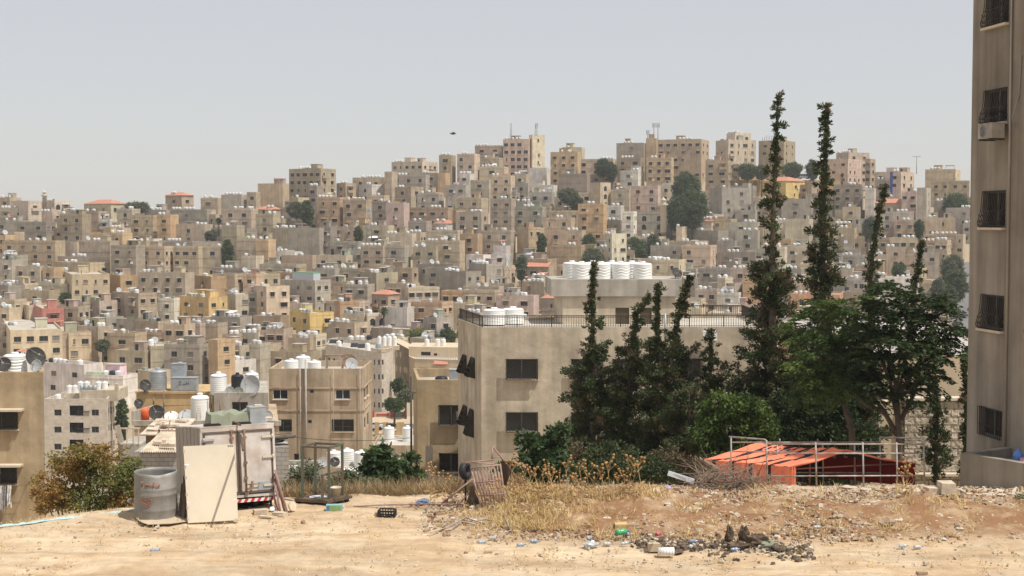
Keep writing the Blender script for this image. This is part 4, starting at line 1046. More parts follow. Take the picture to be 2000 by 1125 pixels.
    # sun-bleached shed roofs in front
M['blueband'] = mat('blue_band', (.05, .12, .38), .5, .05); M['olive'] = mat('olive_paint', (.22, .23, .16), .7, .15)
tank_house()
def sheds():
    z = P(300, 884, 66).z; a, b = P(262, 884, 66), P(347, 884, 66)
    root = thing('shed', 'grey concrete block shed with a corrugated roof weighted by loose blocks', 'shed', (a.x, 66, -9))
    mb = MB(); mb.prism([(a.x, 66), (b.x + .6, 66), (b.x - .5, 70), (a.x, 70)], -9, z + .05); mb.build('wall', M['cmu'], root, root.location)
    mb = MB(); n = 34; x0, x1 = P(276, 880, 66).x, b.x + .1
    for i in range(n):
        xa, xb = x0 + (x1 - x0) * i / n, x0 + (x1 - x0) * (i + 1) / n; h = .035 * (1 if i % 2 else -1)
        mb.face([(xa, 65.8, z + .06 - h), (xb, 65.8, z + .06 + h), (xb, 69.8, z + .42 + h), (xa, 69.8, z + .42 - h)])
    for k in range(6): mb.box((x0 + U(.1, 1.8), U(66.2, 69), z + .3), (.4, .2, .14), 0, Matrix.Rotation(U(-.3, .3), 3, 'Z'))
    mb.build('roof', M['woodpale'], root, root.location)
    root = thing('shed', 'brown shack under pale planks and stones above the block shed', 'shed', (P(285, 850, 72).x, 72, -10))
    mb = MB(); a, b = P(281, 866, 72), P(350, 866, 72); zt = P(300, 842, 72).z; mb.prism([(a.x, 72.4), (b.x, 72.4), (b.x, 75), (a.x, 75)], -10, zt - .05); mb.build('wall', M['rustymetal'], root, root.location)
    mb = MB(); mb.box(((a.x + b.x) / 2, 73.5, zt), (b.x - a.x + .3, 3.4, .06), 0, Matrix.Rotation(.1, 3, 'X'))
    for k in range(9): mb.box((a.x + U(.1, 1.7), U(72.2, 74.8), zt + .1 + .1 * k / 9), (U(.3, .6), U(.15, .4), U(.08, .16)), 0, Matrix.Rotation(U(-.5, .5), 3, 'Z'))
    for px, dx in ((303, .1), (316, -.05), (336, .0), (346, .05)): q = P(px, 866, 71.9); mb.box((q.x, 71.9, q.z), (.11, .08, 1.5), 0, Matrix.Rotation(dx * 3, 3, 'Y'))
    q = P(327, 848, 71.5); mb.box((q.x, 71.5, q.z), (.06, .06, 1.5), 0, Matrix.Rotation(.2, 3, 'Y')); q = P(326, 858, 71.8); mb.box((q.x, 71.8, q.z), (1.0, .05, .5))
    mb.build('roof', M['woodpale'], root, root.location)
    # left terrace corner with a frame of planks
    q = P(248, 872, 78); root = thing('terrace', 'small concrete terrace with a plank railing left of the shack', 'terrace', (q.x, 78, -11)); mb = MB()
    zt = P(248, 868, 78).z; mb.prism([(q.x - .5, 78), (q.x + .7, 78), (q.x + .7, 81), (q.x - .5, 81)], -11, zt); mb.build('base', M['concrete'], root, root.location)
    mb = MB()
    for x in (-.45, 0, .35, .65): mb.box((q.x + x, 78, zt + .45), (.07, .07, .9))
    mb.box((q.x + .1, 78, zt + .9), (1.3, .08, .08)); mb.box((q.x - .4, 77.9, zt + .6), (.3, .06, 1.0), 0, Matrix.Rotation(-.25, 3, 'Y')); mb.build('railing', M['woodpale'], root, root.location)
    # block wall right of the lorry box with things on it
    a, b = P(524, 872, 65), P(564, 872, 65); root = thing('block_wall', 'grey concrete block wall standing right behind the lorry box', 'wall', (a.x, 65, -9)); mb = MB(); mb.prism([(a.x, 65), (b.x, 65), (b.x - .3, 66.5), (a.x, 66.5)], -9, a.z); mb.build('blocks', M['cmu'], root, root.location)
    mb = MB()
    for k in range(5): mb.box((a.x + .15 + k * .14, 65.4 + U(-.2, .3), a.z + .12 + .06 * k), (U(.5, 1.0), .5, .05), 0, Matrix.Rotation(-.25 + U(-.2, .2), 3, 'Y'))
    tag(mb.build('scrap_boards', M['darkmetal'], None, (a.x, 65, a.z)), 'dark scrap boards lying tilted on the block wall by the lorry box', 'scrap')
    # wooden ladder-like frame before the block shed
    q = P(296, 926, 50); mb = MB()
    for dx in (-.32, .32): mb.box((dx, 0, .35), (.075, .07, .9))
    for z_ in (.05, .35, .74): mb.box((.03, -.01, z_), (.72 if z_ < .7 else .95, .06, .07), 0, Matrix.Rotation(-.05, 3, 'Y'))
    mb.box((.0, .3, .35), (.075, .07, .9)); tag(link('wooden_frame', mb.mesh('wooden_frame', M['woodbrown']), None, (q.x, 50, ground(q.x, 50) + 1.1)), 'brown wooden frame with two rungs standing behind the metal barrel', 'frame')
sheds()

# -- right apartment building in shade
def right_block():
    c0 = Vector((13.93, 42.83)); dv = Vector((.162, -.987)); p0 = c0; p1 = c0 + dv * 5.2; p2 = p1 + Vector((7, 1.1)); p3 = c0 + Vector((7, 1.1)); rows = [(-22, 51), (175, 240), (373, 444), (577, 644), (799, 856)]; wl = []
    root = thing('apartment_building', 'tall stained apartment building in shade cut by the right edge', 'building', (c0.x, c0.y, -.6)); mb = MB(); ops = []; st = []
    for i, (ya, yb) in enumerate(rows):
        for x0, x1 in ((1920, 1964), (2016, 2068)):
            a, _ = hit(x0, 400, p0, p1); b, _ = hit(x1, 400, p0, p1); _, zt = hit(1942, ya, p0, p1); _, zl = hit(1942, yb, p0, p1)
            if i == 4 and x0 > 1990: continue
            ops.append((a, b, zl, zt)); st.append('B' if i < 4 else 'b')
    mb.facade(p0, p1, -.6, 15.2, ops, .2); mb.facade(p1, p2, -.6, 15.2); mb.facade(p2, p3, -.6, 15.2); mb.facade(p3, p0, -.6, 15.2); mb.face([(*p, 15.2) for p in (p0, p1, p2, p3)])
    mb.build('wall', M['stucco_dim'], root, root.location)
    for o, s_ in zip(ops, st): window_unit(root, p0, p1, o, s_ + ('s' if s_ == 'B' else ''), .2, 'room_shade')
    a, z_ = hit(1962, 271, p0, p1); n = Vector((dv.y, -dv.x)); c = p0 + dv * a + n * .42
    ac_unit((c.x, c.y, z_), wall_rz(p0, p1), 'dusty white air conditioner toned for shade under the second window of the shaded block', .8, .42, .4, 'dusty')
    mb = MB(); q = p0 + dv * (a + .7) + n * .05; mb.tube([(q.x, q.y, z_ + .3), (q.x + n.x * .1, q.y, z_ + .55), (q.x + .05, q.y - .1, z_ + 1.2), (q.x + .06, q.y - .2, z_ + 2.3)], .02, 0, 5)
    mb.build('drain_hose', M['steel'], root, root.location)
    for pp in (p0 + dv * 2.35, ): mb = MB(); q = pp + n * .03; mb.tube([(q.x, q.y, -.3), (q.x, q.y, 15.2)], .045, 0, 6); mb.build('drain_pipe', M['stucco_dim'], root, root.location)
    # low wall of its yard
    w0, w1 = (12.62, 39.3), (15.5, 35.0); e = Vector((w1[0] - w0[0], w1[1] - w0[1])).normalized(); m_ = Vector((-e.y, e.x)); mb = MB()
    a_, b_ = Vector(w0), Vector(w1); mb.prism([a_, b_, b_ + m_ * .22, a_ + m_ * .22], -.4, 1.06)
    f = a_ + m_ * 3; mb.prism([a_ + m_ * .22, a_ + m_ * .22 + e * .22, f + e * .22, f], -.4, 1.056)
    root = thing('yard_wall', 'low stained concrete yard wall at the foot of the shaded block', 'wall', (w0[0], w0[1], -.4)); mb.build('wall', M['stucco_dim'], root, root.location)
    mb = MB(); mb.prism([a_ + m_ * .25 + e * .25, b_ + m_ * .25, b_ + m_ * 2.9, f + e * .25], -.4, .78); mb.build('yard_floor', M['galv'], root, root.location)
    q = P(1988, 905, 38.6); mb = MB(); mb.lathe([(.0, 0), (.13, 0), (.135, .02), (.135, .2), (.125, .22), (.135, .24), (.135, .36), (.1, .43), (.035, .46), (.035, .52), (0, .525)], n=16)
    bm_ = mat('blue_plastic', (.10, .22, .55), .25, .05, spec=.5); tag(link('water_bottle', mb.mesh('water_bottle', bm_), None, (q.x, 38.6, .78)), 'large blue water bottle on the yard floor behind the low wall', 'bottle')
    q = P(1998, 908, 38.4); mb = MB(); mb.lathe([(.09, 0), (.12, .3), (.11, .3), (.085, .02), (0, .02)], n=14); tag(link('bucket', mb.mesh('bucket', mat('pink_plastic', (.75, .35, .42), .5, .05)), None, (q.x, 38.3, .78)), 'pink bucket beside the large blue water bottle', 'bucket')
right_block()
# -- pale flat building, stone retaining wall on the right
def right_back():
    a, b = P(1560, 776, 60), P(1935, 776, 60); zt = P(1800, 777, 60).z
    root = thing('retaining_wall', 'rough cream stone retaining wall behind the dark slim cypress at right', 'wall', (P(1770, 0, 60).x, 60, -9)); mb = MB()
    x0 = P(1768, 800, 60).x; mb.prism([(x0, 60), (b.x, 60), (b.x, 60.6), (x0, 60.6)], -9, zt - .12); mb.box(((x0 + b.x) / 2, 60.28, zt - .06), (b.x - x0 + .1, .75, .11), 1); mb.box(((x0 + b.x) / 2, 59.8, P(1800, 925, 60).z), (b.x - x0, .4, .1), 1)
    mb.build('stones', [M['rustic'], M['sill']], root, root.location)
    root = thing('garden_wall', 'smooth cream wall left of the stone retaining wall behind the orange tent', 'wall', (a.x, 60.2, -9)); mb = MB(); mb.prism([(a.x, 60.3), (x0 - .02, 60.3), (x0 - .02, 60.9), (a.x, 60.9)], -9, zt - .2); mb.build('wall', M['creamwall'], root, root.location)
    c, d_ = P(1700, 693, 62.5), P(1960, 693, 62.5)
    root = thing('warehouse', 'long low cream building with a bare grey roof between the ailanthus and the shaded block', 'building', (c.x, 62.5, -9)); mb = MB(); mb.prism([(c.x, 62.5), (d_.x, 62.5), (d_.x + 3, 84), (c.x, 84)], -9, c.z - .02, top=False); mb.build('wall', M['creamwall'], root, root.location)
    mb = MB(); mb.face([(c.x, 62.5, c.z - .02), (d_.x, 62.5, c.z - .02), (d_.x + 3, 84, c.z - .02), (c.x, 84, c.z - .02)]); mb.box(((c.x + d_.x) / 2 + 1, 84, c.z + .1), (d_.x - c.x + 2, .3, .3)); mb.build('roof', mat('bare_roof', (.44, .40, .37), .95, .12, .4), root, root.location)
right_back()
# ------------------------------------------------ middle distance
def car(loc, rz, colr, label, van=False, group='parked cars', name='parked_car', scale=1):
    root = thing(name, label, 'van' if van else 'car', loc, rz, group)
    k = 'carpaint%s' % (colr,)
    if k not in M: M[k] = mat('car_paint', colr, .3, .04, 1, spec=.5)
    pr = [(-2.1, .3), (-2.15, .75), (-1.5, .9), (-.95, 1.42), (.65, 1.45), (1.25, .95), (2.05, .82), (2.15, .35)] if not van else [(-2.6, .35), (-2.65, 1.3), (-2.5, 2.1), (1.5, 2.1), (2.1, 1.3), (2.6, 1.0), (2.65, .4)]
    mb = MB(); w = .85 if not van else .95; n = len(pr)
    for s_ in (-1, 1): mb.face([(x, s_ * w * (1 if z < 1 else .88), z) for x, z in (pr if s_ < 0 else pr[::-1])])
    for i in range(n):
        (x0, z0), (x1, z1) = pr[i], pr[(i + 1) % n]; a, b = w * (1 if z0 < 1 else .88), w * (1 if z1 < 1 else .88)
        mb.face([(x0, -a, z0), (x0, a, z0), (x1, b, z1), (x1, -b, z1)])
    link('body', mb.mesh('body', M[k]), root)
    mb = MB(); wl_ = [(-1.35, .95), (-.95, 1.34), (.6, 1.36), (1.05, .97)] if not van else [(-2.3, 1.35), (-2.3, 1.85), (1.45, 1.85), (1.85, 1.35)]
    for s_ in (-1, 1): mb.face([(x, s_ * (w * .93 + .04), z) for x, z in (wl_ if s_ < 0 else wl_[::-1])])
    (x0, z0), (x1, z1) = ((.72, 1.40), (1.2, 1.0)) if not van else ((1.58, 2.0), (2.05, 1.38)); mb.face([(x0 + .03, -.68, z0), (x1 + .04, -.7, z1), (x1 + .04, .7, z1), (x0 + .03, .68, z0)])
    if not van: mb.face([(-1.05, .66, 1.37), (-1.5, .7, .96), (-1.5, -.7, .96), (-1.05, -.66, 1.37)])
    link('windows', mb.mesh('windows', M['glass']), root)
    for sx in (-1.35, 1.35):
        for sy in (-1, 1):
            mb = MB(); mb.lathe([(.2, -.1), (.32, -.1), (.32, .1), (.2, .1), (0, .09)], n=14, rot=Matrix.Rotation(R(90) * -sy, 3, 'X')); link('wheel', mb.mesh('wheel', M['black']), root, (sx * (1 if not van else 1.15), sy * (w - .05), .32))
    return root
def lattice(px, y0, y1, d, label, w=1.2, name='lattice_mast', panels=True):
    a, b = P(px, y1, d), P(px, y0, d); root = thing(name, label, 'mast', (a.x, d, a.z), 0, 'antenna masts'); H = b.z - a.z; mb = MB(); n = max(4, int(H / w / 1.2))
    for sx in (-1, 1):
        for sy in (-1, 1): mb.tube([(sx * w / 2, sy * w / 2, 0), (sx * w * .3, sy * w * .3, H)], .09, 0, 4)
    for i in range(n):
        z0, z1 = H * i / n, H * (i + 1) / n; f0 = w * (.5 - .2 * i / n); f1 = w * (.5 - .2 * (i + 1) / n)
        for sy in (-1, 1): mb.tube([(-f0, sy * f0, z0), (f1, sy * f1, z1)], .05, 0, 4); mb.tube([(f0, sy * f0, z0), (-f1, sy * f1, z1)], .05, 0, 4)
    link('frame', mb.mesh('frame', M['steel']), root)
    if panels:
        for k in range(3): mb = MB(); mb.box((0, 0, 0), (.35, .2, 1.6)); t = k * 2.1; link('antenna_panel', mb.mesh('antenna_panel', M['galv']), root, (math.cos(t) * w * .55, math.sin(t) * w * .55, H - 1.0 - .3 * k))
    return root
def pole_mast(px, y0, y1, d, label, r=.12, arms=2):
    a, b = P(px, y1, d), P(px, y0, d); root = thing('antenna_pole', label, 'mast', (a.x, d, a.z), 0, 'antenna masts'); H = b.z - a.z
    mb = MB(); mb.tube([(0, 0, 0), (0, 0, H)], r, 0, 6); link('pole', mb.mesh('pole', M['steel']), root)
    for k in range(arms): mb = MB(); mb.box((0, 0, 0), (.34, .25, 1.7)); link('antenna_panel', mb.mesh('antenna_panel', M['galv']), root, ((-.45, .45, 0)[k % 3], -.2, H - .9))
    return root
lattice(721, 404, 476, 470, 'tall dark lattice mast with antenna panels rising in mid slope', 1.7)
lattice(991, 498, 578, 400, 'grey lattice mast rising left of the rooftop room with tanks', 1.7)
lattice(1047, 240, 266, 545, 'short lattice mast on the slim pale stair tower', .9)
lattice(998, 240, 274, 545, 'thin lattice mast on the tall pinkish block', .7, panels=False)
pole_mast(1277, 240, 272, 552, 'tallest antenna pole with panels beside the largest apartment block')
pole_mast(1285, 240, 272, 553, 'right antenna pole of the pair beside the largest apartment block')
pole_mast(1265, 254, 272, 551, 'shorter left antenna pole near the largest apartment block')
pole_mast(1790, 305, 340, 545, 'bare utility pole with a cross arm on the right ridge', .14, 0)
mb = MB(); q = P(1790, 306, 545); mb.box((0, 0, 0), (3.2, .2, .2)); 
tag(link('cross_arm', mb.mesh('cross_arm', M['steel']), bpy.data.objects['antenna_pole.003'], (0, 0, q.z - bpy.data.objects['antenna_pole.003'].location.z)))
def minaret(px, ytop, ybot, d, r, label):
    a, b = P(px, ybot, d), P(px, ytop, d); H = b.z - a.z; root = thing('minaret', label, 'minaret', (a.x, d, a.z)); mb = MB()
    mb.lathe([(r, -6), (r, H * .5), (r * 1.5, H * .53), (r * 1.5, H * .58), (r * .75, H * .6), (r * .75, H * .76), (r, H * .78), (r * .7, H * .86), (r * .2, H * .92), (.06, H)], n=12); link('shaft', mb.mesh('shaft', M['sill']), root)
    mb = MB(); mb.lathe([(r * 1.4, H * .58), (r * 1.4, H * .62)], n=12); link('balcony', mb.mesh('balcony', M['concrete']), root)
minaret(87, 371, 396, 520, .8, 'pale minaret spire above the left skyline')
minaret(1296, 384, 420, 487, 1.1, 'pale short minaret beside the grey stone hall in mid slope')
# stone balcony block on the left
s0, s1, s2 = P(86, 779, 250), P(209, 779, 250), P(227, 768, 266)
SP = [(s0.x, 250), (s1.x, 250), (s2.x, 266), (s0.x + .6, 266)]; wl = []
for r_ in range(5):
    y = 800 + 33.3 * r_
    wl += [(0, (106, y, 120, y + 12), '', .2), (0, (179, y, 193, y + 12), '', .2), (0, (136, y - 8, 163, y + 12), '', 1.2, 'room_shade')]
    wl += [(1, (x, y - 4 - (x - 210) * .3, x + 2.2, y + 10 - (x - 210) * .3), '', .15) for x in (212, 216, 221.5)]
stone = nb('apartment_building', 'white stone apartment block with a column of recessed balconies behind the autumn bush', 'building', SP, -46, s0.z, 'whitestone', wl, .9)
mb = MB()
for r_ in range(5):
    zb_ = P(150, 812 + 33.3 * r_, 250).z; zc = P(150, 806 + 33.3 * r_, 250).z
    for k in range(12): mb.box((P(137, 0, 250).x + .2 * k + .05, 249.98, (zb_ + zc) / 2 + .1), (.05, .05, zc - zb_ + .3))
    mb.box((P(149.5, 0, 250).x, 249.98, zc + .25), (2.45, .08, .07))
mb.build('balcony_railing', M['iron'], stone, stone.location)
mb = MB(); a = P(155, 762, 254); mb.prism([(a.x, 254), (P(219, 0, 254).x, 254), (P(219, 0, 254).x, 261), (a.x, 261)], s0.z - .9, a.z); b = P(128, 768, 257); mb.prism([(b.x, 257), (a.x - .1, 257), (a.x - .1, 261), (b.x, 261)], s0.z - .9, b.z)
mb.prism([(P(213, 0, 250.3).x - .2, 251), (P(213, 0, 250.3).x + .3, 251), (P(213, 0, 250.3).x + .3, 252), (P(213, 0, 250.3).x - .2, 252)], s0.z, s0.z + 2.6)
mb.build('stair_hut', M['stucco_grey'], stone, stone.location)
for px, d_, z_, lab in ((113, 253, s0.z - .9, 'white tank alone at the left roof end of the balcony block'), (136, 258, b.z, 'first white tank from the left in the row above the balcony block'), (147, 258, b.z, 'second white tank from the left in the row above the balcony block'), (157.5, 256, a.z, 'third white tank from the left in the row above the balcony block'), (170, 256, a.z, 'fourth white tank from the left in the row above the balcony block'), (193, 256, a.z, 'fifth white tank, right of the dark drums on the balcony block'), (205, 256, a.z, 'last white tank at the right end above the balcony block')):
    q = P(px, 770, d_); big_tank(q.x, d_, z_, .56, 1.35, lab, 'white tanks on the balcony block', waves=2, wob=.015)
for k in range(4): q = P(161 + k * 8.5, 760, 255); mb = MB(); mb.lathe([(.36, 0), (.38, .3), (.36, .85), (0, .87)], n=12); tag(link('metal_drum', mb.mesh('metal_drum', M['galv']), None, (q.x, 254.6, a.z)), 'grey drum in the row between white tanks on the balcony block', 'drum', 'grey drums on the balcony block')
# white stone house with a rounded stair tower
zt = P(723, 686, 284).z; CV = [(P(632, 0, 300).x, 300), (P(678, 0, 291).x, 291), (P(722, 0, 284).x, 284), (P(733, 0, 282).x, 282), (P(742, 0, 281.4).x, 281.4), (P(750, 0, 281.8).x, 281.8), (P(758, 0, 283.5).x, 283.5), (P(764, 0, 287).x, 287), (P(766, 0, 302).x, 302), (P(640, 0, 312).x, 312)]
wl = []
for y in (707.5, 736, 764, 791): wl += [(2, (730.2, y - 5, 733 - .3, y + 5), '', .15), (3, (738.5, y - 5, 741.7, y + 5), '', .15), (4, (746, y - 5, 749.2, y + 5), '', .15)]
wl += [(0, (634.5, 696, 638, 705), '', .15), (0, (641, 698, 644.5, 706), '', .15), (0, (651, 700, 654.5, 707), '', .15), (1, (690, 703, 700, 708), '', .15), (1, (708, 703, 718, 708), '', .15)]
ws = nb('apartment_building', 'white stone house with a rounded stair tower of slit windows above the road', 'building', CV, -36, zt, 'whitestone', wl, .5)
mb = MB(); railh = zt
for i in range(2, 7):
    a, b = Vector((*CV[i], zt)), Vector((*CV[i + 1], zt))
    for k in range(7): mb.box(a.lerp(b, k / 7) + Vector((0, 0, .3)), (.14, .14, .6))
    mb.tube([a + Vector((0, 0, .62)), b + Vector((0, 0, .62))], .1, 0, 6)
mb.build('balustrade', M['sill'], ws, ws.location)
mb = MB()
for px, d_ in ((650, 303), (663, 302), (692, 294), (706, 292)): q = P(px, 680, d_); mb.box((q.x, d_, zt + .35), (1.5, 1.4, .06), 0, Matrix.Rotation(.55, 3, 'X'))
tag(mb.build('solar_panels', M['glass'], ws, ws.location))
for k in range(4): q = P(741 + k * 10, 660, 294); big_tank(q.x, 294, zt + .2, .46, 2.0, 'cream tall tank in the row of four on the white stone house', 'cream tanks on the white stone house', waves=2, wob=.01)
mb = MB(); q = P(756, 670, 294); mb.box((q.x, 294.2, zt - .2), (5, 1.6, .9)); mb.build('tank_stand', M['creamwall'], ws, ws.location)
for px, d_, lab in ((662, 296, 'low white tank left on the roof of the white stone house'), (718, 290, 'slim white tank behind the balustrade of the white stone house'), (739, 290, 'grey tank behind the balustrade of the white stone house')): q = P(px, 680, d_); big_tank(q.x, d_, zt - .5, .55, 1.6, lab, 'tanks on the white stone house', 'galv' if 'grey' in lab else 'white', waves=2)
# cream house with arches and red canopy
za, zc = P(769, 669, 322).z, P(808, 701, 300).z
A_ = [(P(796, 0, 306).x, 306), (P(808, 0, 300).x, 300), (P(912, 0, 297).x, 297), (P(915, 0, 318).x, 318), (P(796, 0, 318).x, 318)]
wl = [(1, (819, 718, 835, 733), '', .2, 'glass', 'alu'), (1, (849, 719, 869, 733), '', .8, 'room_shade'), (1, (883, 718, 898, 733), '', .2, 'glass', 'alu')]
ar = nb('apartment_building', 'cream house with an arched roof terrace and a small red canopy', 'building', A_, -38, zc, 'creamwall', wl, .3)
mb = MB(); z2 = P(820, 677, 308).z; p0, p1 = (P(796, 0, 308).x, 308), (P(893, 0, 306).x, 306); ops = []
for x0, x1, y0 in ((797.5, 811, 689), (822, 841, 687), (847, 854, 690)): a, zt_ = hit(x0, y0, p0, p1); b, _ = hit(x1, y0, p0, p1); ops.append((a, b, zc, zt_))
mb.facade(p0, p1, zc - .3, z2, ops, .6); L0 = [(P(769, 0, 324).x, 324), (P(796.4, 0, 305.7).x, 305.7), (P(800, 0, 318).x, 318), (P(775, 0, 334).x, 334)]
o2 = []
for x, y in ((774.5, 692), (782, 693), (774.5, 719), (782, 721), (790, 722), (794, 723)): a, zz = hit(x - 1.6, y + 4.5, L0[0], L0[1]); b, zy = hit(x + 1.6, y - 4.5, L0[0], L0[1]); o2.append((a, b, zz, zy))
mb.facade(L0[0], L0[1], -38, za, o2, .25); mb.prism(L0, -38, za - .01); mb.face([(*p0, z2), (*p1, z2), (p1[0], 318, z2), (p0[0], 318, z2)])
w_ = mb.build('upper_wing', M['creamwall'], ar, ar.location)
for o in o2: window_unit(ar, L0[0], L0[1], o, '', .15)
for o in ops: m2 = MB(); d_ = (Vector(p1) - Vector(p0)).normalized(); m2.box((0, .55, 0), (o[1] - o[0], .06, o[3] - o[2])); link('door', m2.mesh('door', M['glass']), w_, Vector((*(Vector(p0) + d_ * ((o[0] + o[1]) / 2)), (o[2] + o[3]) / 2)) - ar.location)
mb = MB(); q0, q1 = P(846, 711, 297.4), P(875, 711, 297.4); mb.face([(q0.x, 297, q0.z), (q1.x, 297, q0.z), (q1.x - .2, 299, q0.z + .75), (q0.x + .2, 299, q0.z + .75)]); mb.box(((q0.x + q1.x) / 2, 297.2, q0.z - .1), (q1.x - q0.x, .3, .12)); mb.build('canopy', M['redroof'], ar, ar.location)
mb = MB()
for k in range(32): f = k / 31; mb.box((A_[1][0] + (A_[2][0] - A_[1][0]) * f, 299.9 - 2.95 * f, zc + .3), (.1, .1, .6))
mb.box(((A_[1][0] + A_[2][0]) / 2, 298.4, zc + .62), (A_[2][0] - A_[1][0], .16, .1), 0, Matrix.Rotation(-.285 * 0 - .28 * .99 * .985 * 0 + math.atan2(-3, A_[2][0] - A_[1][0]), 3, 'Z')); mb.build('balustrade', M['sill'], ar, ar.location)
for px, lab in ((834, 'leftmost white tank on the arched cream house'), (855, 'middle white tank on the arched cream house'), (866, 'right white tank on the arched cream house')): q = P(px, 670, 310); big_tank(q.x, 310, z2, .55, 1.5, lab, 'white tanks on the arched cream house', waves=2, wob=.01)
# road, roadside wall, rubble, car
def sheet(name, label, rows, m, up=.06):
    mb = MB()
    for (a, b), (c, d_) in zip(rows[:-1], rows[1:]): mb.face([b, a, c, d_] if False else [a, b, d_, c])
    return tag(mb.build(name, m), label, None, None, 'structure')
def GP(px, Y, up=.1): x = (px - 1000) / FPX * Y * 1.012; return Vector((x, Y, ground(x, Y) + up))
M['asphalt'] = mat('worn_asphalt', (.17, .165, .16), .95, .12, .5); M['sand'] = mat('sandy_verge', (.50, .40, .28), .95, .12, .6)
sheet('road', 'grey road crossing below the white stone house', [(GP(660, y), GP(905, y)) for y in (271.0, 272, 273, 274)], M['asphalt'], .1)
sheet('pavement', 'sandy verge of the valley road', [(GP(660, y, .14), GP(905, y, .14)) for y in (274.0, 276, 278, 280)], M['sand'])
def roadside():
    a, b = GP(724, 279.5), GP(768, 279.5); root = thing('garden_wall', 'cream roadside wall with red pillars below the stair tower', 'wall', a); mb = MB(); mb.box(((a.x + b.x) / 2, 279.5, a.z + .45), (b.x - a.x, .3, 1.0)); link('wall', mb.mesh('wall', M['creamwall'], a), root)
    for px in (730, 767, 793): mb = MB(); q = GP(px, 279.3); mb.box((q.x, 279.3, q.z + .65), (.55, .55, 1.4)); link('pillar', mb.mesh('pillar', mat('red_paint', (.42, .06, .05), .7, .1), a), root)
    mb = MB(); q = GP(749, 279.3); mb.box((q.x, 279.3, q.z + .5), (2.4, .1, .35)); link('red_panel', mb.mesh('red_panel', mat('red_board', (.42, .06, .05), .7, .1), a), root)
    mb = MB(); q = GP(780, 279.5); mb.box((q.x, 279.6, q.z + .5), (2.1, .08, 1.1)); link('gate', mb.mesh('gate', mat('green_gate', (.22, .27, .19), .7, .1), a), root)
roadside()
q = GP(731, 270); car(q, R(0), (.50, .54, .58), 'silver car half hidden by the brown house on the valley road')
q = GP(766, 270.5); mb = MB(); mb.lathe([(.3, 0), (.42, .9), (.44, .95), (0, .97)], n=12); tag(link('dustbin', mb.mesh('dustbin', M['black']), None, q), 'dark bin standing by the valley road', 'bin')
def rubble():
    mb = MB(); r2 = random.Random(5)
    for k in range(420):
        px, Y = r2.uniform(735, 806), r2.uniform(259, 269.5); q = GP(px, Y, .1); s_ = r2.uniform(.15, .5)
        mb.box(q, (s_ * 1.6, s_, s_ * .6), r2.choice((0, 0, 0, 1)), Matrix.Rotation(r2.uniform(0, 3), 3, 'Z') @ Matrix.Rotation(r2.uniform(-.6, .6), 3, 'X'))
    tag(mb.build('rubble', [M['sill'], mat('red_rubble', (.40, .20, .12), .95, .2)]), 'white rubble tipped beside the valley road', 'rubble', None, 'stuff')
rubble()
# low house with a light parapet and two tanks, tank cluster and tarpaulin below the brown house
l0, l1 = P(727, 870, 160), P(812, 870, 160)
low = nb('house', 'low dim house with pale parapet and two white tanks below the valley road', 'house', [(l0.x, 160), (l1.x, 160), (l1.x, 170), (l0.x, 170)], -30, l0.z, 'stucco_brown', [(0, (757, 905, 775, 922), '', .16, 'room_shade')], .3)
mb = MB()
for x0, x1 in ((728, 736), (744, 750), (771, 786)): a, b = P(x0, 0, 168), P(x1, 0, 168); mb.box(((a.x + b.x) / 2, 168, l0.z + .75), (b.x - a.x, .3, 1.6))
mb.build('roof_wall', M['stucco_ochre'], low, low.location)
for px, lab in ((760, 'cream ribbed tank, left one on the low dim house by the pole'), (796, 'cream ribbed tank, right one on the low dim house by the pole')): q = P(px, 868, 165); big_tank(q.x, 165, l0.z - .3, .62, 1.75, lab, 'tanks on the low dim house', waves=0, wob=.012)
k0, k1 = P(628, 914, 105), P(772, 914, 105)
wt = nb('house', 'low house whose roof is lined with white tanks behind the green frame', 'house', [(k0.x + .6, 105), (k1.x, 105), (k1.x, 111), (k0.x - .1, 112)], -20, k0.z, 'stucco_brown', [], .12)
for i, px in enumerate((652, 678, 706, 733, 752)): q = P(px, 913, 106.5 + (i % 2) * .9); big_tank(q.x, q.y, k0.z - .1, .56, 1.15, ('first', 'second', 'third', 'fourth', 'last')[i] + ' white tank from the left in the row behind the green frame', 'white tank row behind the green frame', waves=0, wob=.015)
for px, mm, lab in ((631, 'dish', 'pale dish at the left end of the tank row behind the green frame'), (654, 'dishdark', 'dark dish before the first tank behind the green frame')): q = P(px, 912, 105.4); dish(q.x, 105.4, k0.z - .1, .38, 10, lab, 'satellite dishes', mm, 20, .25)
mb = MB(); a, b = P(669, 917, 104), P(766, 917, 104); n = 16
V_ = [[(a.x + (b.x - a.x) * i / n, 104.6 - 1.2 * j / 3, a.z - .25 * j - .12 * math.sin(i * 1.9) * (j > 0)) for i in range(n + 1)] for j in range(4)]
for j in range(3):
    for i in range(n): mb.face([V_[j][i], V_[j + 1][i], V_[j + 1][i + 1], V_[j][i + 1]], 0, True)
tag(mb.build('tarpaulin', M['white'], None, tuple(a)), 'white tarpaulin canopy hanging below the white tank row', 'tarpaulin')
c_, d_ = P(563, 900, 106), P(628, 900, 106); root = thing('garden_wall', 'grey rendered wall carrying an air conditioner behind the green frame', 'wall', (c_.x, 106, -18)); mb = MB(); mb.prism([(c_.x, 106), (d_.x, 106), (d_.x, 106.4), (c_.x, 106.4)], -18, c_.z); z_ = P(573, 925, 105.6).z; mb.box((c_.x + .4, 105.7, z_ - .1), (1.1, .7, .2)); mb.build('wall', M['concrete'], root, root.location)
q = P(573.5, 925, 105.6); ac_unit((q.x, 105.6, q.z), 0, 'white air conditioner with a round fan on the grey wall ledge', .66, .58)
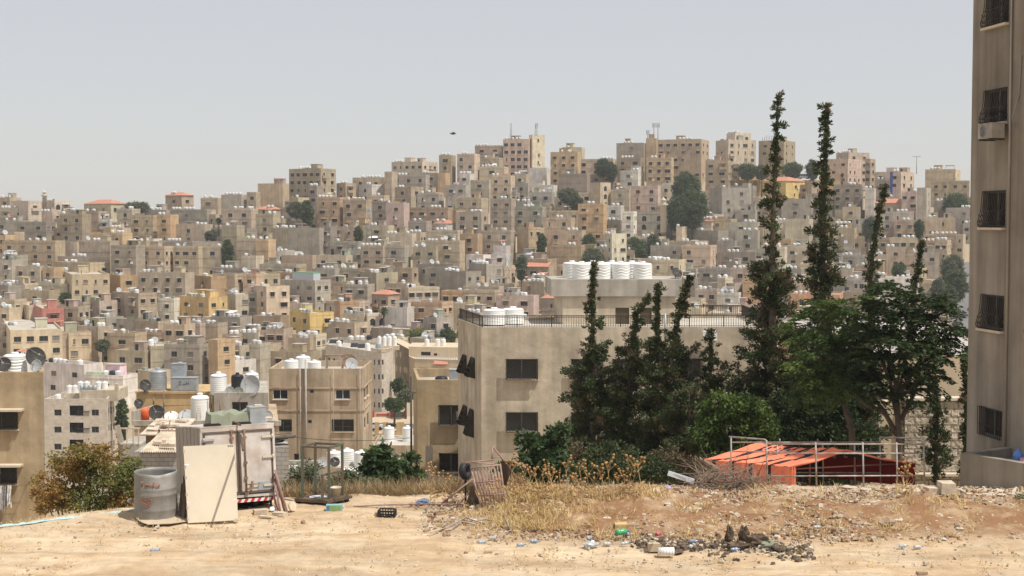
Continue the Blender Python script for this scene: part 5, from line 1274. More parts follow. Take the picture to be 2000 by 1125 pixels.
q = P(803.5, 930, 89); mb = MB(); mb.tube([(0, 0, -2), (0, 0, P(803, 735, 89).z - q.z)], .07, 0, 8); mb.tube([(0, 0, P(803, 767, 89).z - q.z), (.35, 0, P(803, 767, 89).z - q.z)], .03, 0, 5); tag(link('utility_pole', mb.mesh('utility_pole', M['darkmetal']), None, q), 'dark utility pole at the left corner of the tan house', 'pole')
mb = MB(); a, b = P(524, 846, 100), P(803.5, 855, 89); mb.tube([a.lerp(b, k / 20) - Vector((0, 0, .35 * math.sin(math.pi * k / 20))) for k in range(21)], .022, 0, 4); tag(mb.build('power_cable', M['darkmetal'], None, tuple(a)), 'dark cable sagging across the brown house to the utility pole', 'cable')
# right hand street and cars on the hillside
sheet('street', 'steep street climbing between houses at the right', [(GP(1846 + max(0, (455 - y)) * .0, y, .25), GP(1905, y, .25)) for y in range(392, 474, 4)], M['asphalt'])
for px, d_, rz, colr, lab in ((1884, 440, 80, (.7, .7, .7), 'white car highest on the steep street at right'), (1890, 418, 80, (.72, .72, .72), 'white car in the middle of the steep street at right'), (1873, 411, 85, (.10, .12, .15), 'dark blue car on the steep street'), (1862, 400, 95, (.02, .02, .02), 'black car lowest on the steep street'),
    (1262, 481, 5, (.03, .035, .04), 'dark pickup parked before the grey stone hall'), (1286, 478, 60, (.7, .7, .68), 'white car right of the dark pickup'), (1299, 474, 90, (.12, .16, .17), 'dark teal car in the small car park'), (1304, 470, 20, (.7, .7, .7), 'white car lowest in the small car park')):
    car(GP(px, d_, .3), R(rz), colr, lab)
sheet('car_park', 'small asphalt car park in mid slope', [(GP(1240, y, .2), GP(1325, y, .2)) for y in (465, 470, 475, 480, 485)], M['asphalt'])
q = P(1570, 347, 556); car((q.x, 556, q.z - .6), R(10), (.75, .75, .74), 'white van parked on the right ridge between the two tall spires', True, name='parked_van')
q = P(1570, 352, 560); root = thing('embankment_wall', 'long tan terrace wall under the white van on the ridge', 'wall', (q.x, 558, q.z - 8)); mb = MB(); a, b = P(1440, 0, 558), P(1640, 0, 558); mb.prism([(a.x, 554), (b.x, 554), (b.x, 570), (a.x, 570)], q.z - 12, P(1570, 349, 556).z - .62); mb.build('wall', M['stucco_ochre'], root, root.location)
# small additions to single houses
def extra(sub, fn):
    for h in HOUSES:
        if h['label'] and sub in h['label']: fn(h); return
def blue_strip(h):
    mb = MB(); mb.box((-h['w'] * .36, -.03, h['H'] - 4.5), (1.1, .1, 9)); link('stair_window', mb.mesh('stair_window', mat('blue_glass', (.06, .09, .35), .3, .1)), h['o'])
    for k in range(9): mb = MB()
extra('blue window strip', blue_strip)
def shed_roof(h):
    mb = MB(); mb.box((-h['w'] * .4, 2.4, h['H'] + .8), (h['w'] * .62, 3.2, 2.6)); mb.box((-h['w'] * .4, 2.4, h['H'] + 2.15), (h['w'] * .64, 3.5, .12), 1); link('roof_shed', mb.mesh('roof_shed', [mat('pale_blue_sheet', (.50, .54, .57), .7, .08), mat('green_sheet', (.16, .38, .2), .7, .1)]), h['o'])
extra('blue-white shed', shed_roof)
def red_sheet(h):
    mb = MB(); mb.box((-h['w'] / 2, .4, h['H'] + .35), (h['w'] * 1.05, 4, .1), 0, Matrix.Rotation(.35, 3, 'X')); link('roof_sheet', mb.mesh('roof_sheet', M['redroof']), h['o'])
extra('sloping red roof sheet', red_sheet)
def rods(h):
    mb = MB()
    for k in range(9): x = -h['w'] * (.15 + .09 * k); mb.tube([(x, .5, h['H'] - .4), (x + U(-.1, .1), .5, h['H'] + U(1.2, 2.4))], .09, 0, 4)
    link('rods', mb.mesh('rods', M['darkmetal']), h['o'])
extra('rods on its roof', rods)
# bird
q = P(885, 261, 120); mb = MB(); mb.lathe([(0, -.28), (.05, -.2), (.09, -.05), (.08, .08), (.045, .18), (.05, .22), (0, .28)], n=8, rot=Matrix.Rotation(R(90), 3, 'Y'))
for s_ in (-1, 1): mb.face([(.1, s_ * .05, .02), (-.12, s_ * .05, .02), (-.16, s_ * .4, .12), (-.05, s_ * .72, .05), (.06, s_ * .4, .13)])
mb.face([(-.25, -.04, 0), (-.25, .04, 0), (-.42, .07, 0), (-.42, -.07, 0)]); tag(link('bird', mb.mesh('bird', mat('brown_feathers', (.14, .10, .07), .8, .2)), None, q, R(20)), 'small brown bird gliding alone in the sky', 'bird')
# ------------------------------------------------ vegetation
class Leaves:
    "many small leaf faces gathered with numpy"
    def __init__(s, seed): s.r = np.random.RandomState(seed); s.q = []
    def cloud(s, c, rad, n, L, Wd, dirv=None, spread=1.0, shell=.0):
        r = s.r; u = r.normal(0, 1, (n, 3)); u /= np.linalg.norm(u, axis=1)[:, None] + 1e-9
        rr = (shell + (1 - shell) * r.uniform(0, 1, n) ** .5)[:, None]
        p = np.array(c) + u * rr * np.array(rad)
        d = r.normal(0, 1, (n, 3)); d /= np.linalg.norm(d, axis=1)[:, None] + 1e-9
        if dirv is not None: d = d * spread + np.array(dirv); d /= np.linalg.norm(d, axis=1)[:, None] + 1e-9
        t = r.normal(0, 1, (n, 3)); t = np.cross(d, t); t /= np.linalg.norm(t, axis=1)[:, None] + 1e-9
        l = (L * r.uniform(.6, 1.3, n))[:, None]; w = (Wd * r.uniform(.7, 1.3, n))[:, None]
        s.q.append(np.stack([p, p + d * l * .5 + t * w * .5, p + d * l, p + d * l * .5 - t * w * .5], 1))
    def mesh(s, name, m, origin=(0, 0, 0)):
        q = np.concatenate(s.q).astype(np.float32) - np.array(origin, np.float32); n = len(q); me = bpy.data.meshes.new(name)
        me.vertices.add(n * 4); me.vertices.foreach_set('co', q.ravel()); me.loops.add(n * 4); me.loops.foreach_set('vertex_index', np.arange(n * 4, dtype=np.int32))
        me.polygons.add(n); me.polygons.foreach_set('loop_start', np.arange(0, n * 4, 4, dtype=np.int32)); me.update(calc_edges=True)
        me.materials.append(m); return me
M['cyp'] = leaf_mat('cypress_scales', (.046, .068, .024), (.080, .098, .036), 1.3, .18)  # paler tone puts sunlit tips into the colour, mixed by noise
M['cypbrown'] = leaf_mat('dry_cypress_twigs', (.15, .11, .06), (.085, .085, .042), 1.5, .15)
M['green'] = leaf_mat('fresh_green_leaves', (.105, .155, .03), (.055, .09, .02), .9, .3)
M['ail'] = leaf_mat('sunlit_ailanthus_leaves', (.13, .18, .04), (.06, .10, .025), .5, .35)  # sunlit look put into a raised leaf colour
M['aild'] = leaf_mat('dark_ailanthus_leaves', (.035, .055, .02), (.055, .085, .026), .6, .3)  # dark counterpart of the sunlit leaf colour
M['fig'] = leaf_mat('fig_leaves', (.07, .11, .04), (.04, .07, .025), 1.2, .25)
M['autumn'] = leaf_mat('autumn_leaves', (.36, .22, .07), (.17, .19, .055), .8, .35)
M['sage'] = leaf_mat('grey_green_leaves', (.13, .145, .08), (.09, .11, .05), 1.0, .2)
M['straw'] = mat('dry_straw', (.56, .41, .21), .9, .3, 5, color2=(.40, .27, .13))
def cypress(label, top, path, prof, d, seed, dens=1.0, base=None, name='cypress_tree', group='cypress trees', brown=.22):
    "path: trunk pixels from top to bottom, prof: (y, half width px) of the crown"
    r = np.random.RandomState(seed); s = FPX / d; ys = [p[1] for p in path]; xs = [p[0] for p in path]
    def trunk(y): return P(float(np.interp(y, ys, xs)), y, d)
    ybot = ys[-1]; b = trunk(ybot); gz = ground(b.x, d) - .1; root = thing(name, label, 'tree', (b.x, d, gz), 0, group)
    lf, lb = Leaves(seed), Leaves(seed + 100); tb = MB(); pts = []; rs = []; H = trunk(ys[0]).z - gz
    for y in np.linspace(ybot, ys[0], 14): p = trunk(y); pts.append(p); rs.append(.03 + .014 * max(0, (trunk(ys[0]).z - p.z)))
    if pts[0].z > gz: pts.insert(0, Vector((pts[0].x, d, gz))); rs.insert(0, rs[0] * 1.1)
    tb.tube(pts, rs, 0, 7); tb.build('trunk', M['bark'], root, root.location)
    bb = MB(); y = prof[0][0] + 2.0
    while y < prof[-1][0]:
        hw = max(.05, float(np.interp(y, [p[0] for p in prof], [p[1] for p in prof])) / s * (1.1 if y > 690 else 1) - .11); p0 = trunk(y); gap = r.uniform() < .13 and hw > .2; hw *= r.uniform(.62, 1.22) * (.45 if gap else 1)
        nb_ = 3 if hw < .35 else (5 if hw < .9 else 8)
        if hw < .35: lf.cloud(p0, (hw * .6 + .03, hw * .6 + .03, .14), int((60 + 200 * hw) * dens), .11, .05, (0, 0, .9), .9)
        for k in range(nb_):
            if r.uniform() > (.45 if gap else .88) * min(1, dens): continue
            az = r.uniform(0, 6.283); ln = hw * (r.uniform(.45, 1.15) if hw > .35 else r.uniform(.7, 1.2)) ; up = r.uniform(-.15, .5) if hw > .5 else .3
            tip = p0 + Vector((math.cos(az) * ln, math.sin(az) * ln, ln * up)); mid = p0.lerp(tip, .55) - Vector((0, 0, ln * .08))
            if ln > .3: bb.tube([p0, mid, tip], [.022, .014, .006], 0, 3, cap=False)
            n = max(1, int(ln / .2)); dv = (tip - p0).normalized()
            for j in range(n):
                f = (j + 1) / n
                if f < .3 and ln > 1.0: continue
                c = p0.lerp(mid, f / .55) if f < .55 else mid.lerp(tip, (f - .55) / .45); q = r.uniform(.5, 1.15) * (1 if hw > .35 else .55)
                tgt = lb if r.uniform() < brown else lf
                tgt.cloud(c + Vector((r.normal(0, .06), r.normal(0, .06), r.normal(0, .07))), (.21 * q + .03, .21 * q + .03, .16 * q + .03), int(70 * q), .145, .06, tuple(dv * .9 + Vector((0, 0, .35))), .9)
        y += (.18 if hw < .5 else .22) * s * r.uniform(.75, 1.25)
    bb.build('branches', M['bark'], root, root.location)
    link('foliage', lf.mesh('foliage', M['cyp'], root.location), root)
    if lb.q: link('dry_twigs', lb.mesh('dry_twigs', M['cypbrown'], root.location), root)
    return root
CY = [
 ('cypress with a straight slim tip in front of the rooftop room, leftmost of the row', [(1158, 517), (1157, 640), (1160, 760), (1155, 935)], [(517, 4), (545, 9), (590, 14), (615, 20), (650, 24), (690, 34), (720, 40), (760, 50), (800, 62), (850, 66), (900, 70), (935, 60)], 62, 1.25),
 ('cypress with a tip hooked to the right before the rooftop door', [(1268, 578), (1262, 592), (1243, 612), (1240, 640), (1232, 690), (1228, 760), (1222, 935)], [(578, 4), (592, 9), (612, 12), (650, 16), (690, 30), (740, 36), (790, 42), (850, 50), (935, 50)], 61, 1.1),
 ('cypress with a straight blunt tip between the two leaning ones', [(1285, 558), (1284, 640), (1284, 700), (1285, 935)], [(558, 5), (600, 10), (640, 13), (680, 24), (720, 34), (770, 44), (830, 55), (935, 55)], 60, 1.15),
 ('cypress whose bare top leans to the right in front of the roof rail', [(1346, 542), (1335, 590), (1320, 640), (1312, 700), (1312, 935)], [(542, 4), (570, 9), (610, 14), (650, 22), (690, 36), (740, 44), (800, 54), (870, 60), (935, 55)], 59, 1.1),
 ('short thin cypress under the air conditioner of the grey-beige building', [(1388, 648), (1388, 720), (1388, 935)], [(648, 4), (680, 10), (720, 18), (745, 34), (800, 44), (935, 50)], 58, 1.1),
 ('tallest spire tree, ragged, with bare gaps high above the skyline', [(1520, 190), (1516, 300), (1510, 420), (1508, 560), (1510, 700), (1510, 935)], [(190, 4), (205, 8), (235, 9), (255, 15), (285, 10), (310, 12), (330, 20), (345, 26), (360, 14), (385, 34), (400, 36), (420, 20), (440, 30), (460, 26), (490, 18), (525, 42), (545, 60), (565, 40), (590, 56), (620, 50), (660, 66), (720, 84), (780, 90), (850, 96), (935, 90)], 57, .8),
 ('second tall spire tree, denser, right of the tallest one', [(1615, 207), (1612, 300), (1606, 420), (1608, 560), (1606, 700), (1604, 935)], [(207, 5), (225, 9), (250, 13), (290, 14), (320, 13), (345, 16), (370, 17), (400, 20), (425, 16), (450, 24), (500, 27), (540, 36), (570, 42), (600, 36), (660, 46), (740, 56), (850, 64), (935, 60)], 58, 1.25),
 ('thin spire tree leaning right, in front of the red roofed tan house', [(1730, 362), (1722, 400), (1712, 440), (1704, 500), (1700, 560), (1700, 700), (1705, 935)], [(362, 5), (385, 8), (420, 8), (445, 15), (470, 11), (500, 16), (530, 15), (560, 22), (620, 16), (700, 20), (800, 30), (935, 40)], 63, .85),
 ('thin leaning spire tip just above the dark ailanthus crown', [(1802, 472), (1794, 510), (1786, 560), (1780, 620), (1776, 935)], [(472, 4), (490, 8), (515, 12), (545, 10), (580, 14), (620, 16), (700, 18), (935, 26)], 64, .9),
 ('slim dark cypress standing before the stone retaining wall', [(1826, 745), (1828, 800), (1828, 942)], [(745, 8), (770, 16), (800, 20), (850, 23), (900, 24), (942, 20)], 52, 1.25),
 ('thin scraggy cypress at the corner of the shaded block', [(1886, 700), (1887, 760), (1886, 930)], [(700, 3), (720, 10), (740, 16), (780, 11), (830, 13), (900, 13), (930, 14)], 50, .8),
 ('broad bushy cypress low behind the brush heap', [(1345, 760), (1348, 940)], [(760, 18), (800, 40), (840, 55), (880, 62), (940, 60)], 55, 1.1),
 ('dark cypress filling the gap behind the tent roof', [(1660, 640), (1665, 945)], [(640, 14), (700, 40), (760, 62), (850, 70), (945, 64)], 56, 1.1),
 ('dark low cypress behind the left tent corner', [(1570, 700), (1570, 945)], [(700, 20), (760, 50), (850, 60), (945, 62)], 55, 1.15),
]
for i, (lab, path, prof, d, dens) in enumerate(CY): cypress(lab, None, path, prof, d, 40 + i, dens)
def bushy(name, label, blobs, d, m, seed, leaf=(.16, .07), dens=1.0, trunk=None, droop=-.2, group=None, ground_at=None, clump=.32, frond=0, nper=52):
    "crown of leaf clumps over several lobes: blobs (px, py, rx, ry) in photo pixels at distance d"
    s = FPX / d; r = np.random.RandomState(seed); base = trunk[0] if trunk else (blobs[0][0], max(b[1] + b[3] for b in blobs)); B = P(*base, d); gz = ground(B.x, d) if ground_at is None else ground_at
    root = thing(name, label, 'tree' if 'tree' in name else 'bush', (B.x, d, min(gz, B.z) - .05), 0, group); lf = Leaves(seed); tb = MB(); pts = trunk or [base]
    cen = [P(x, y, d) + Vector((0, r.uniform(-.4, .4) * rx / s, 0)) for x, y, rx, ry in blobs]
    if trunk:
        T = [P(*p, d) for p in trunk]; 
        if T[0].z > gz: T.insert(0, Vector((T[0].x, d, gz - .1)))
        tb.tube(T, [.16 - .09 * k / len(T) for k in range(len(T))], 0, 7); top = T[-1]
    else: top = Vector((B.x, d, root.location.z))
    for (x, y, rx, ry), c in zip(blobs, cen):
        R_ = Vector((rx / s, (rx + ry) / 2 / s * .9, ry / s)); tb.tube([top, top.lerp(c, .5) + Vector((0, 0, -.08 * (c - top).length)), c], [.06, .04, .018], 0, 5, cap=False)
        vol = R_.x * R_.y * R_.z; nc = max(8, int(dens * nper * (vol ** .62)))
        for k in range(nc):
            u = Vector(r.normal(0, 1, 3)).normalized(); q = r.uniform(.45, 1.0) if r.uniform() < .8 else r.uniform(.9, 1.15); p = c + Vector((u.x * R_.x, u.y * R_.y, u.z * R_.z)) * q
            cs = clump * r.uniform(.6, 1.2)
            if k % 3 == 0: tb.tube([c, c.lerp(p, .6) + Vector((0, 0, .03)), p], [.014, .01, .005], 0, 3, cap=False)
            if frond:
                for _ in range(7):
                    az = r.uniform(0, 6.283); fd = Vector((math.cos(az), math.sin(az), r.uniform(-.1, .6))) + u * .5; fd.normalize(); sd = fd.cross(Vector((0, 0, 1))).normalized(); L_ = frond * r.uniform(.6, 1.2)
                    for t_ in range(1, 9):
                        q_ = p + fd * L_ * t_ / 8 - Vector((0, 0, L_ * .5 * (t_ / 8) ** 2))
                        for sg in (-1, 1): lf.cloud(q_, (.015, .015, .015), 1, leaf[0], leaf[1], tuple(sd * sg + fd * .5 + Vector((0, 0, droop))), .25)
                continue
            lf.cloud(p, (cs, cs, cs * .6), int(60 * (cs / .3) ** 1.5), leaf[0], leaf[1], (u.x * .6, u.y * .6, droop), .8)
    tb.build('stems' if not trunk else 'trunk', M['bark'], root, root.location); link('foliage', lf.mesh('foliage', M[m], root.location), root); return root
bushy('broadleaf_tree', 'fresh green leafy tree before the spire trees, left of the orange tent', [(1428, 785, 36, 22), (1396, 815, 34, 24), (1462, 800, 36, 26), (1425, 835, 52, 28), (1490, 835, 30, 28), (1385, 855, 36, 24), (1450, 872, 52, 26), (1400, 895, 46, 24), (1490, 890, 34, 26), (1440, 920, 55, 22)], 53, 'green', 7, (.16, .09), 1.6, droop=.0, nper=34, clump=.36)
bushy('ailanthus_tree', 'sunlit light green ailanthus between the two tall spires and the dark one', [(1612, 604, 38, 23), (1584, 636, 40, 25), (1650, 632, 50, 29), (1600, 668, 52, 26), (1572, 704, 40, 26), (1655, 690, 46, 29), (1610, 728, 54, 26), (1672, 596, 34, 26), (1585, 760, 44, 26), (1650, 755, 44, 26)], 50, 'ail', 8, (.17, .06), 1.0, trunk=[(1668, 940), (1664, 840), (1640, 760)], droop=-.35, frond=.55, nper=30)
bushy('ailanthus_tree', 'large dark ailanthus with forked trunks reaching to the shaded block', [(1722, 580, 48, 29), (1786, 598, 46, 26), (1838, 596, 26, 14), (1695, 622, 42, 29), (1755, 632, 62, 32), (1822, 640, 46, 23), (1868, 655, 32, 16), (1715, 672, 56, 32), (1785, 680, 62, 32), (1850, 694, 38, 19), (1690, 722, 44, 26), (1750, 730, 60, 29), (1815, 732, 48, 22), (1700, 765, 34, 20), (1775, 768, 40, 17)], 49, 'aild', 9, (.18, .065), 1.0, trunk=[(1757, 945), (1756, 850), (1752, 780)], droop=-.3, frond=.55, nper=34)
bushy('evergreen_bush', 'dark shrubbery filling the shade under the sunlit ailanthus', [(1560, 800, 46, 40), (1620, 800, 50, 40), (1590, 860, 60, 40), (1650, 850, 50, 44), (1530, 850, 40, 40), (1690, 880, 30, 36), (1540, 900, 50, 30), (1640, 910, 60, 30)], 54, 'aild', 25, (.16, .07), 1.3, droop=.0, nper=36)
mb = MB(); dt = bpy.data.objects['ailanthus_tree.001']
for pts in ([(1752, 850), (1725, 800), (1700, 770), (1690, 740)], [(1757, 830), (1742, 770), (1735, 700)], [(1760, 820), (1785, 770), (1800, 710), (1850, 660)], [(1728, 805), (1690, 790), (1672, 770)]): mb.tube([P(x, y, 49 + .15 * k) for k, (x, y) in enumerate(pts)], [.1, .07, .05, .03][:len(pts)], 0, 6)
mb.build('limbs', M['bark'], dt, dt.location)
bushy('fig_bush', 'fig bush with bare pale stems between the rusty gate and the cypresses', [(1035, 905, 32, 30), (1060, 870, 24, 26), (1078, 900, 36, 36), (1012, 925, 30, 24), (1048, 935, 45, 22), (1090, 850, 14, 20), (1030, 862, 12, 14)], 46, 'fig', 12, (.20, .13), 1.0, droop=-.1)
bushy('autumn_bush', 'big rusty brown and green bush at the left lot edge', [(172, 882, 38, 20), (135, 905, 42, 26), (205, 898, 44, 28), (100, 945, 34, 28), (262, 935, 30, 30), (170, 930, 60, 34), (110, 965, 42, 28), (235, 945, 44, 34), (165, 975, 70, 26), (255, 915, 26, 24), (90, 985, 26, 18), (228, 985, 40, 18)], 40.5, 'autumn', 14, (.11, .05), 2.6, droop=-.2, clump=.24)
bushy('evergreen_bush', 'grey-green conifer shrub low at the mound edge under the leftmost cypress', [(1190, 905, 60, 32), (1240, 915, 50, 26), (1150, 925, 40, 22), (1280, 925, 40, 22)], 50, 'cyp', 15, (.14, .05), 2.2, droop=.2)
bushy('evergreen_bush', 'brown tipped shrub beneath the middle cypresses', [(1120, 895, 24, 30), (1310, 905, 36, 34), (1350, 915, 34, 28)], 51, 'cypbrown', 16, (.14, .05), 1.8, droop=.2)
bushy('olive_bush', 'grey-green shrub behind the green frame', [(598, 925, 22, 26), (585, 945, 30, 20), (620, 950, 26, 18)], 45, 'sage', 17, (.14, .05), 1.4, droop=.2)
bushy('fig_bush', 'young fig with broad leaves before the white tarpaulin', [(735, 890, 14, 18), (722, 915, 16, 18), (752, 905, 16, 20), (738, 935, 26, 16), (765, 925, 18, 18)], 47, 'fig', 18, (.24, .14), .9, droop=-.2)
bushy('fig_bush', 'leafy shrub beside the terrace wall of the tan house', [(790, 905, 16, 24), (778, 935, 26, 18), (806, 930, 16, 20)], 48, 'fig', 19, (.22, .12), 1.0, droop=-.2)
bushy('olive_bush', 'low grey-green scrub between the two figs', [(690, 935, 24, 12), (668, 945, 20, 10), (710, 950, 26, 10)], 44, 'sage', 20, (.14, .05), 1.3, droop=.3)
bushy('green_bush', 'bright green weed clump at the right edge of the lot', [(1992, 978, 16, 9), (2005, 975, 16, 12)], 36.0, 'green', 21, (.10, .02), 2.5, droop=.6, clump=.16, ground_at=0)
# trees among the hillside houses
def hill_tree(px, py, rx, ry, d, m, seed, label, name='tree', tall=False):
    s = FPX / d; py += ry * .3; ry *= 1.25; c = P(px, py, d); lf = Leaves(seed); r = np.random.RandomState(seed); gz = min(ground(c.x, d), c.z - ry / s); root = thing(name, label, 'tree', (c.x, d, gz), 0, 'trees among the hillside houses')
    n = int(30 + 90 * (rx * ry / s / s) ** .5)
    for k in range(n):
        u = Vector(r.normal(0, 1, 3)).normalized() * r.uniform(.35, 1.05); p = c + Vector((u.x * rx / s, u.y * rx / s, u.z * ry / s)); q = max(.35, min(1.1, .34 * rx / s)) * r.uniform(.6, 1.2)
        lf.cloud(p, (q, q, q * .75), 40, .5, .32, None)
    for k in range(n // 2 if py < 560 else 0):
        u = Vector(r.normal(0, 1, 3)).normalized() * r.uniform(.3, .95); p = c + Vector((u.x * rx / s * .7, u.y * rx / s * .7, u.z * ry / s * .6 - ry / s * .8)); q = max(.35, min(1.1, .34 * rx / s)) * r.uniform(.6, 1.2); lf.cloud(p, (q, q, q * .75), 36, .5, .32, None)
    tb = MB(); tb.tube([(c.x, d, gz - .3), (c.x + .1, d, c.z)], [.25, .12], 0, 6); tb.build('trunk', M['bark'], root, root.location); link('foliage', lf.mesh('foliage', M[m], root.location), root)
HT = [(1340, 360, 26, 24, 505, 'hleaf', 'large green tree clump below the largest apartment block, upper half'), (1352, 395, 30, 26, 497, 'hleaf', 'large dark green tree right below the largest apartment block'), (1322, 405, 20, 22, 495, 'hleaf', 'green tree leaning against the grey stone hall'), (1242, 482, 22, 18, 470, 'hleaf', 'round green tree above the small sandy lane'), (1277, 472, 13, 14, 472, 'hleaf2', 'grey olive tree beside the car park'), (1158, 500, 18, 16, 462, 'hleaf2', 'wide grey olive tree left of the sandy lane'), (1150, 470, 12, 12, 474, 'hleaf', 'dark tree squeezed between two ochre houses'), (600, 410, 12, 18, 500, 'hleaf', 'dark tree below the big tan apartment house'), (578, 405, 16, 10, 508, 'hleaf2', 'low olive trees under the big tan apartment house'), (1178, 322, 14, 12, 560, 'hleaf', 'tree between apartment blocks on the ridge'), (1195, 330, 10, 12, 556, 'hleaf', 'small dark tree beside the white house near the ridge'),
 (1460, 330, 18, 10, 556, 'hleaf', 'row tree left of the tallest spire on the ridge'), (1488, 332, 14, 9, 556, 'hleaf2', 'olive beside the tallest spire on the ridge'), (1548, 328, 18, 10, 560, 'hleaf', 'spreading ridge tree between the two tall spires'), (1588, 325, 12, 13, 560, 'hleaf', 'round dark ridge tree left of the second spire'), (1866, 396, 24, 20, 520, 'hleaf', 'broad tree near the shaded block below the right ridge'), (1757, 526, 12, 12, 430, 'hleaf', 'lone round tree on the right slope'), (1860, 520, 20, 22, 432, 'hleaf2', 'street tree, upper one on the steep street'), (1868, 548, 20, 20, 422, 'hleaf', 'street tree, middle one on the steep street'), (1850, 575, 18, 20, 414, 'hleaf', 'street tree, lower one on the steep street'), (1832, 560, 12, 16, 416, 'hleaf2', 'pale tree beside the steep street'), (1700, 440, 14, 16, 470, 'hleaf2', 'grey tree left of the leaning spire'), (1795, 440, 8, 12, 470, 'hleaf', 'small tree behind the leaning spire tip'),
 (820, 655, 26, 12, 366, 'yleaf', 'yellow-green spreading tree above the arched cream house'), (872, 655, 16, 14, 372, 'hleaf', 'dark tree right of the yellow-green one'), (846, 660, 12, 9, 368, 'hleaf2', 'low tree between yellow-green and dark ones'), (770, 788, 17, 9, 278, 'hleaf', 'dense round tree beside the roadside wall'), (778, 750, 12, 10, 290, 'hleaf', 'dark tree under the arched cream house'), (792, 772, 14, 8, 284, 'hleaf2', 'pale green tree above the roadside gate'), (445, 490, 10, 22, 455, 'hleaf', 'tall dark tree beside the ochre blank house'), (412, 458, 10, 8, 480, 'hleaf2', 'grey shrub below the fan palm on the left slope'), (238, 812, 9, 34, 262, 'hleaf', 'trees behind the balcony block corner'), (1108, 378, 18, 9, 525, 'hleaf2', 'olives below the ochre four-storey block'), (1125, 392, 12, 10, 520, 'hleaf', 'dark bush below the olives in upper slope'), (1018, 515, 10, 16, 425, 'hleaf2', 'grey olive right of the grey lattice mast'), (1058, 470, 8, 14, 462, 'hleaf', 'narrow dark tree between ochre houses'), (700, 455, 8, 12, 480, 'hleaf', 'dark tree right of the dark lattice mast'), (268, 402, 22, 6, 520, 'hleaf2', 'low hedge beside the cream villa on the skyline'), (128, 580, 10, 8, 405, 'hleaf', 'green patch below the long sandy house'), (200, 672, 12, 8, 360, 'hleaf2', 'low shrub in a yard right of the red house')]
for i, (px, py, rx, ry, d, m, lab) in enumerate(HT): hill_tree(px, py, rx, ry, d - 6, m, 200 + i, lab)
cypress('small dark cypress among houses left of the roof rail corner', None, [(899, 602), (899, 668)], [(602, 2), (615, 5), (640, 7), (668, 6)], 372, 77, 3, group='trees among the hillside houses', brown=0)
def palm(px, ytop, ybot, d, label):
    a, b = P(px, ybot, d), P(px, ytop, d); H = b.z - a.z; root = thing('palm_tree', label, 'palm', (a.x, d, a.z - 2), 0, 'fan palms'); tb = MB(); tb.tube([(0, 0, 0), (0, 0, H + 1)], [.35, .28], 0, 7); link('trunk', tb.mesh('trunk', M['bark']), root)
    r = np.random.RandomState(int(px)); mb = MB()
    for k in range(46):
        az = r.uniform(0, 6.28); el = r.uniform(-1.2, 1.3); L_ = r.uniform(1.5, 2.3) * H / 7; dv = Vector((math.cos(az) * math.cos(el), math.sin(az) * math.cos(el), math.sin(el))); c = Vector((0, 0, H + 1)); t = c + dv * L_; sd = dv.cross(Vector((0, 0, 1))).normalized() * .45
        mb.face([c, c + dv * L_ * .6 + sd, t + Vector((0, 0, -.3)), c + dv * L_ * .6 - sd])
    link('fronds', mb.mesh('fronds', M['hleaf']), root)
palm(750, 600, 640, 380, 'fan palm rising before a light grey house in mid town'); palm(427, 424, 450, 478, 'fan palm with a shaggy crown on the left upper slope'); palm(1694, 460, 484, 455, 'fan palm left of the leaning spire in the right town'); palm(1645, 336, 352, 552, 'small palm on the right ridge by the balcony house')
# ------------------------------------------------ the lot: objects in front
def G(px, py, up=0):
    "point of the lot seen at a photo pixel"
    Y = 34.0
    for _ in range(30):
        q = P(px, py, Y); z = ground(q.x, Y); D = P(px, py, 1) - Vector((0, 0, CAMZ)); Y = Y * .5 + .5 * min(43, max(24, (z - CAMZ) / D.z))
    q = P(px, py, Y); return Vector((q.x, Y, ground(q.x, Y) + up))
M['boxwhite'] = mat('dirty_white_paint', (.58, .54, .50), .6, .2, 1.6, color2=(.47, .40, .34), alt=.9, streak=.2)
M['boxside'] = mat('shaded_panel_side', (.40, .36, .31), .8, .1, 2)  # greyer than the doors: the side's shade is put into the colour
M['seal'] = mat('brown_rubber_seal', (.12, .085, .06), .7, .25, 4)
M['chassis'] = mat('dark_chassis', (.035, .03, .028), .8, .2)
M['redstripe'] = mat('red_stripe', (.50, .05, .04), .5, .1); M['whitestripe'] = mat('white_stripe', (.72, .70, .68), .5, .1)
M['panel'] = mat('cream_panel', (.60, .525, .405), .6, .07, .9, spec=.2, streak=.06); M['tape'] = mat('white_tape', (.72, .76, .80), .5, .05)
M['board'] = mat('cardboard', (.50, .40, .28), .9, .08, 3)
M['greenpaint'] = mat('chipped_green_paint', (.09, .125, .095), .65, .2, 6, color2=(.16, .10, .07), alt=.8)
M['rust'] = mat('pinkish_rust', (.30, .185, .155), .85, .25, 7, color2=(.36, .25, .21))
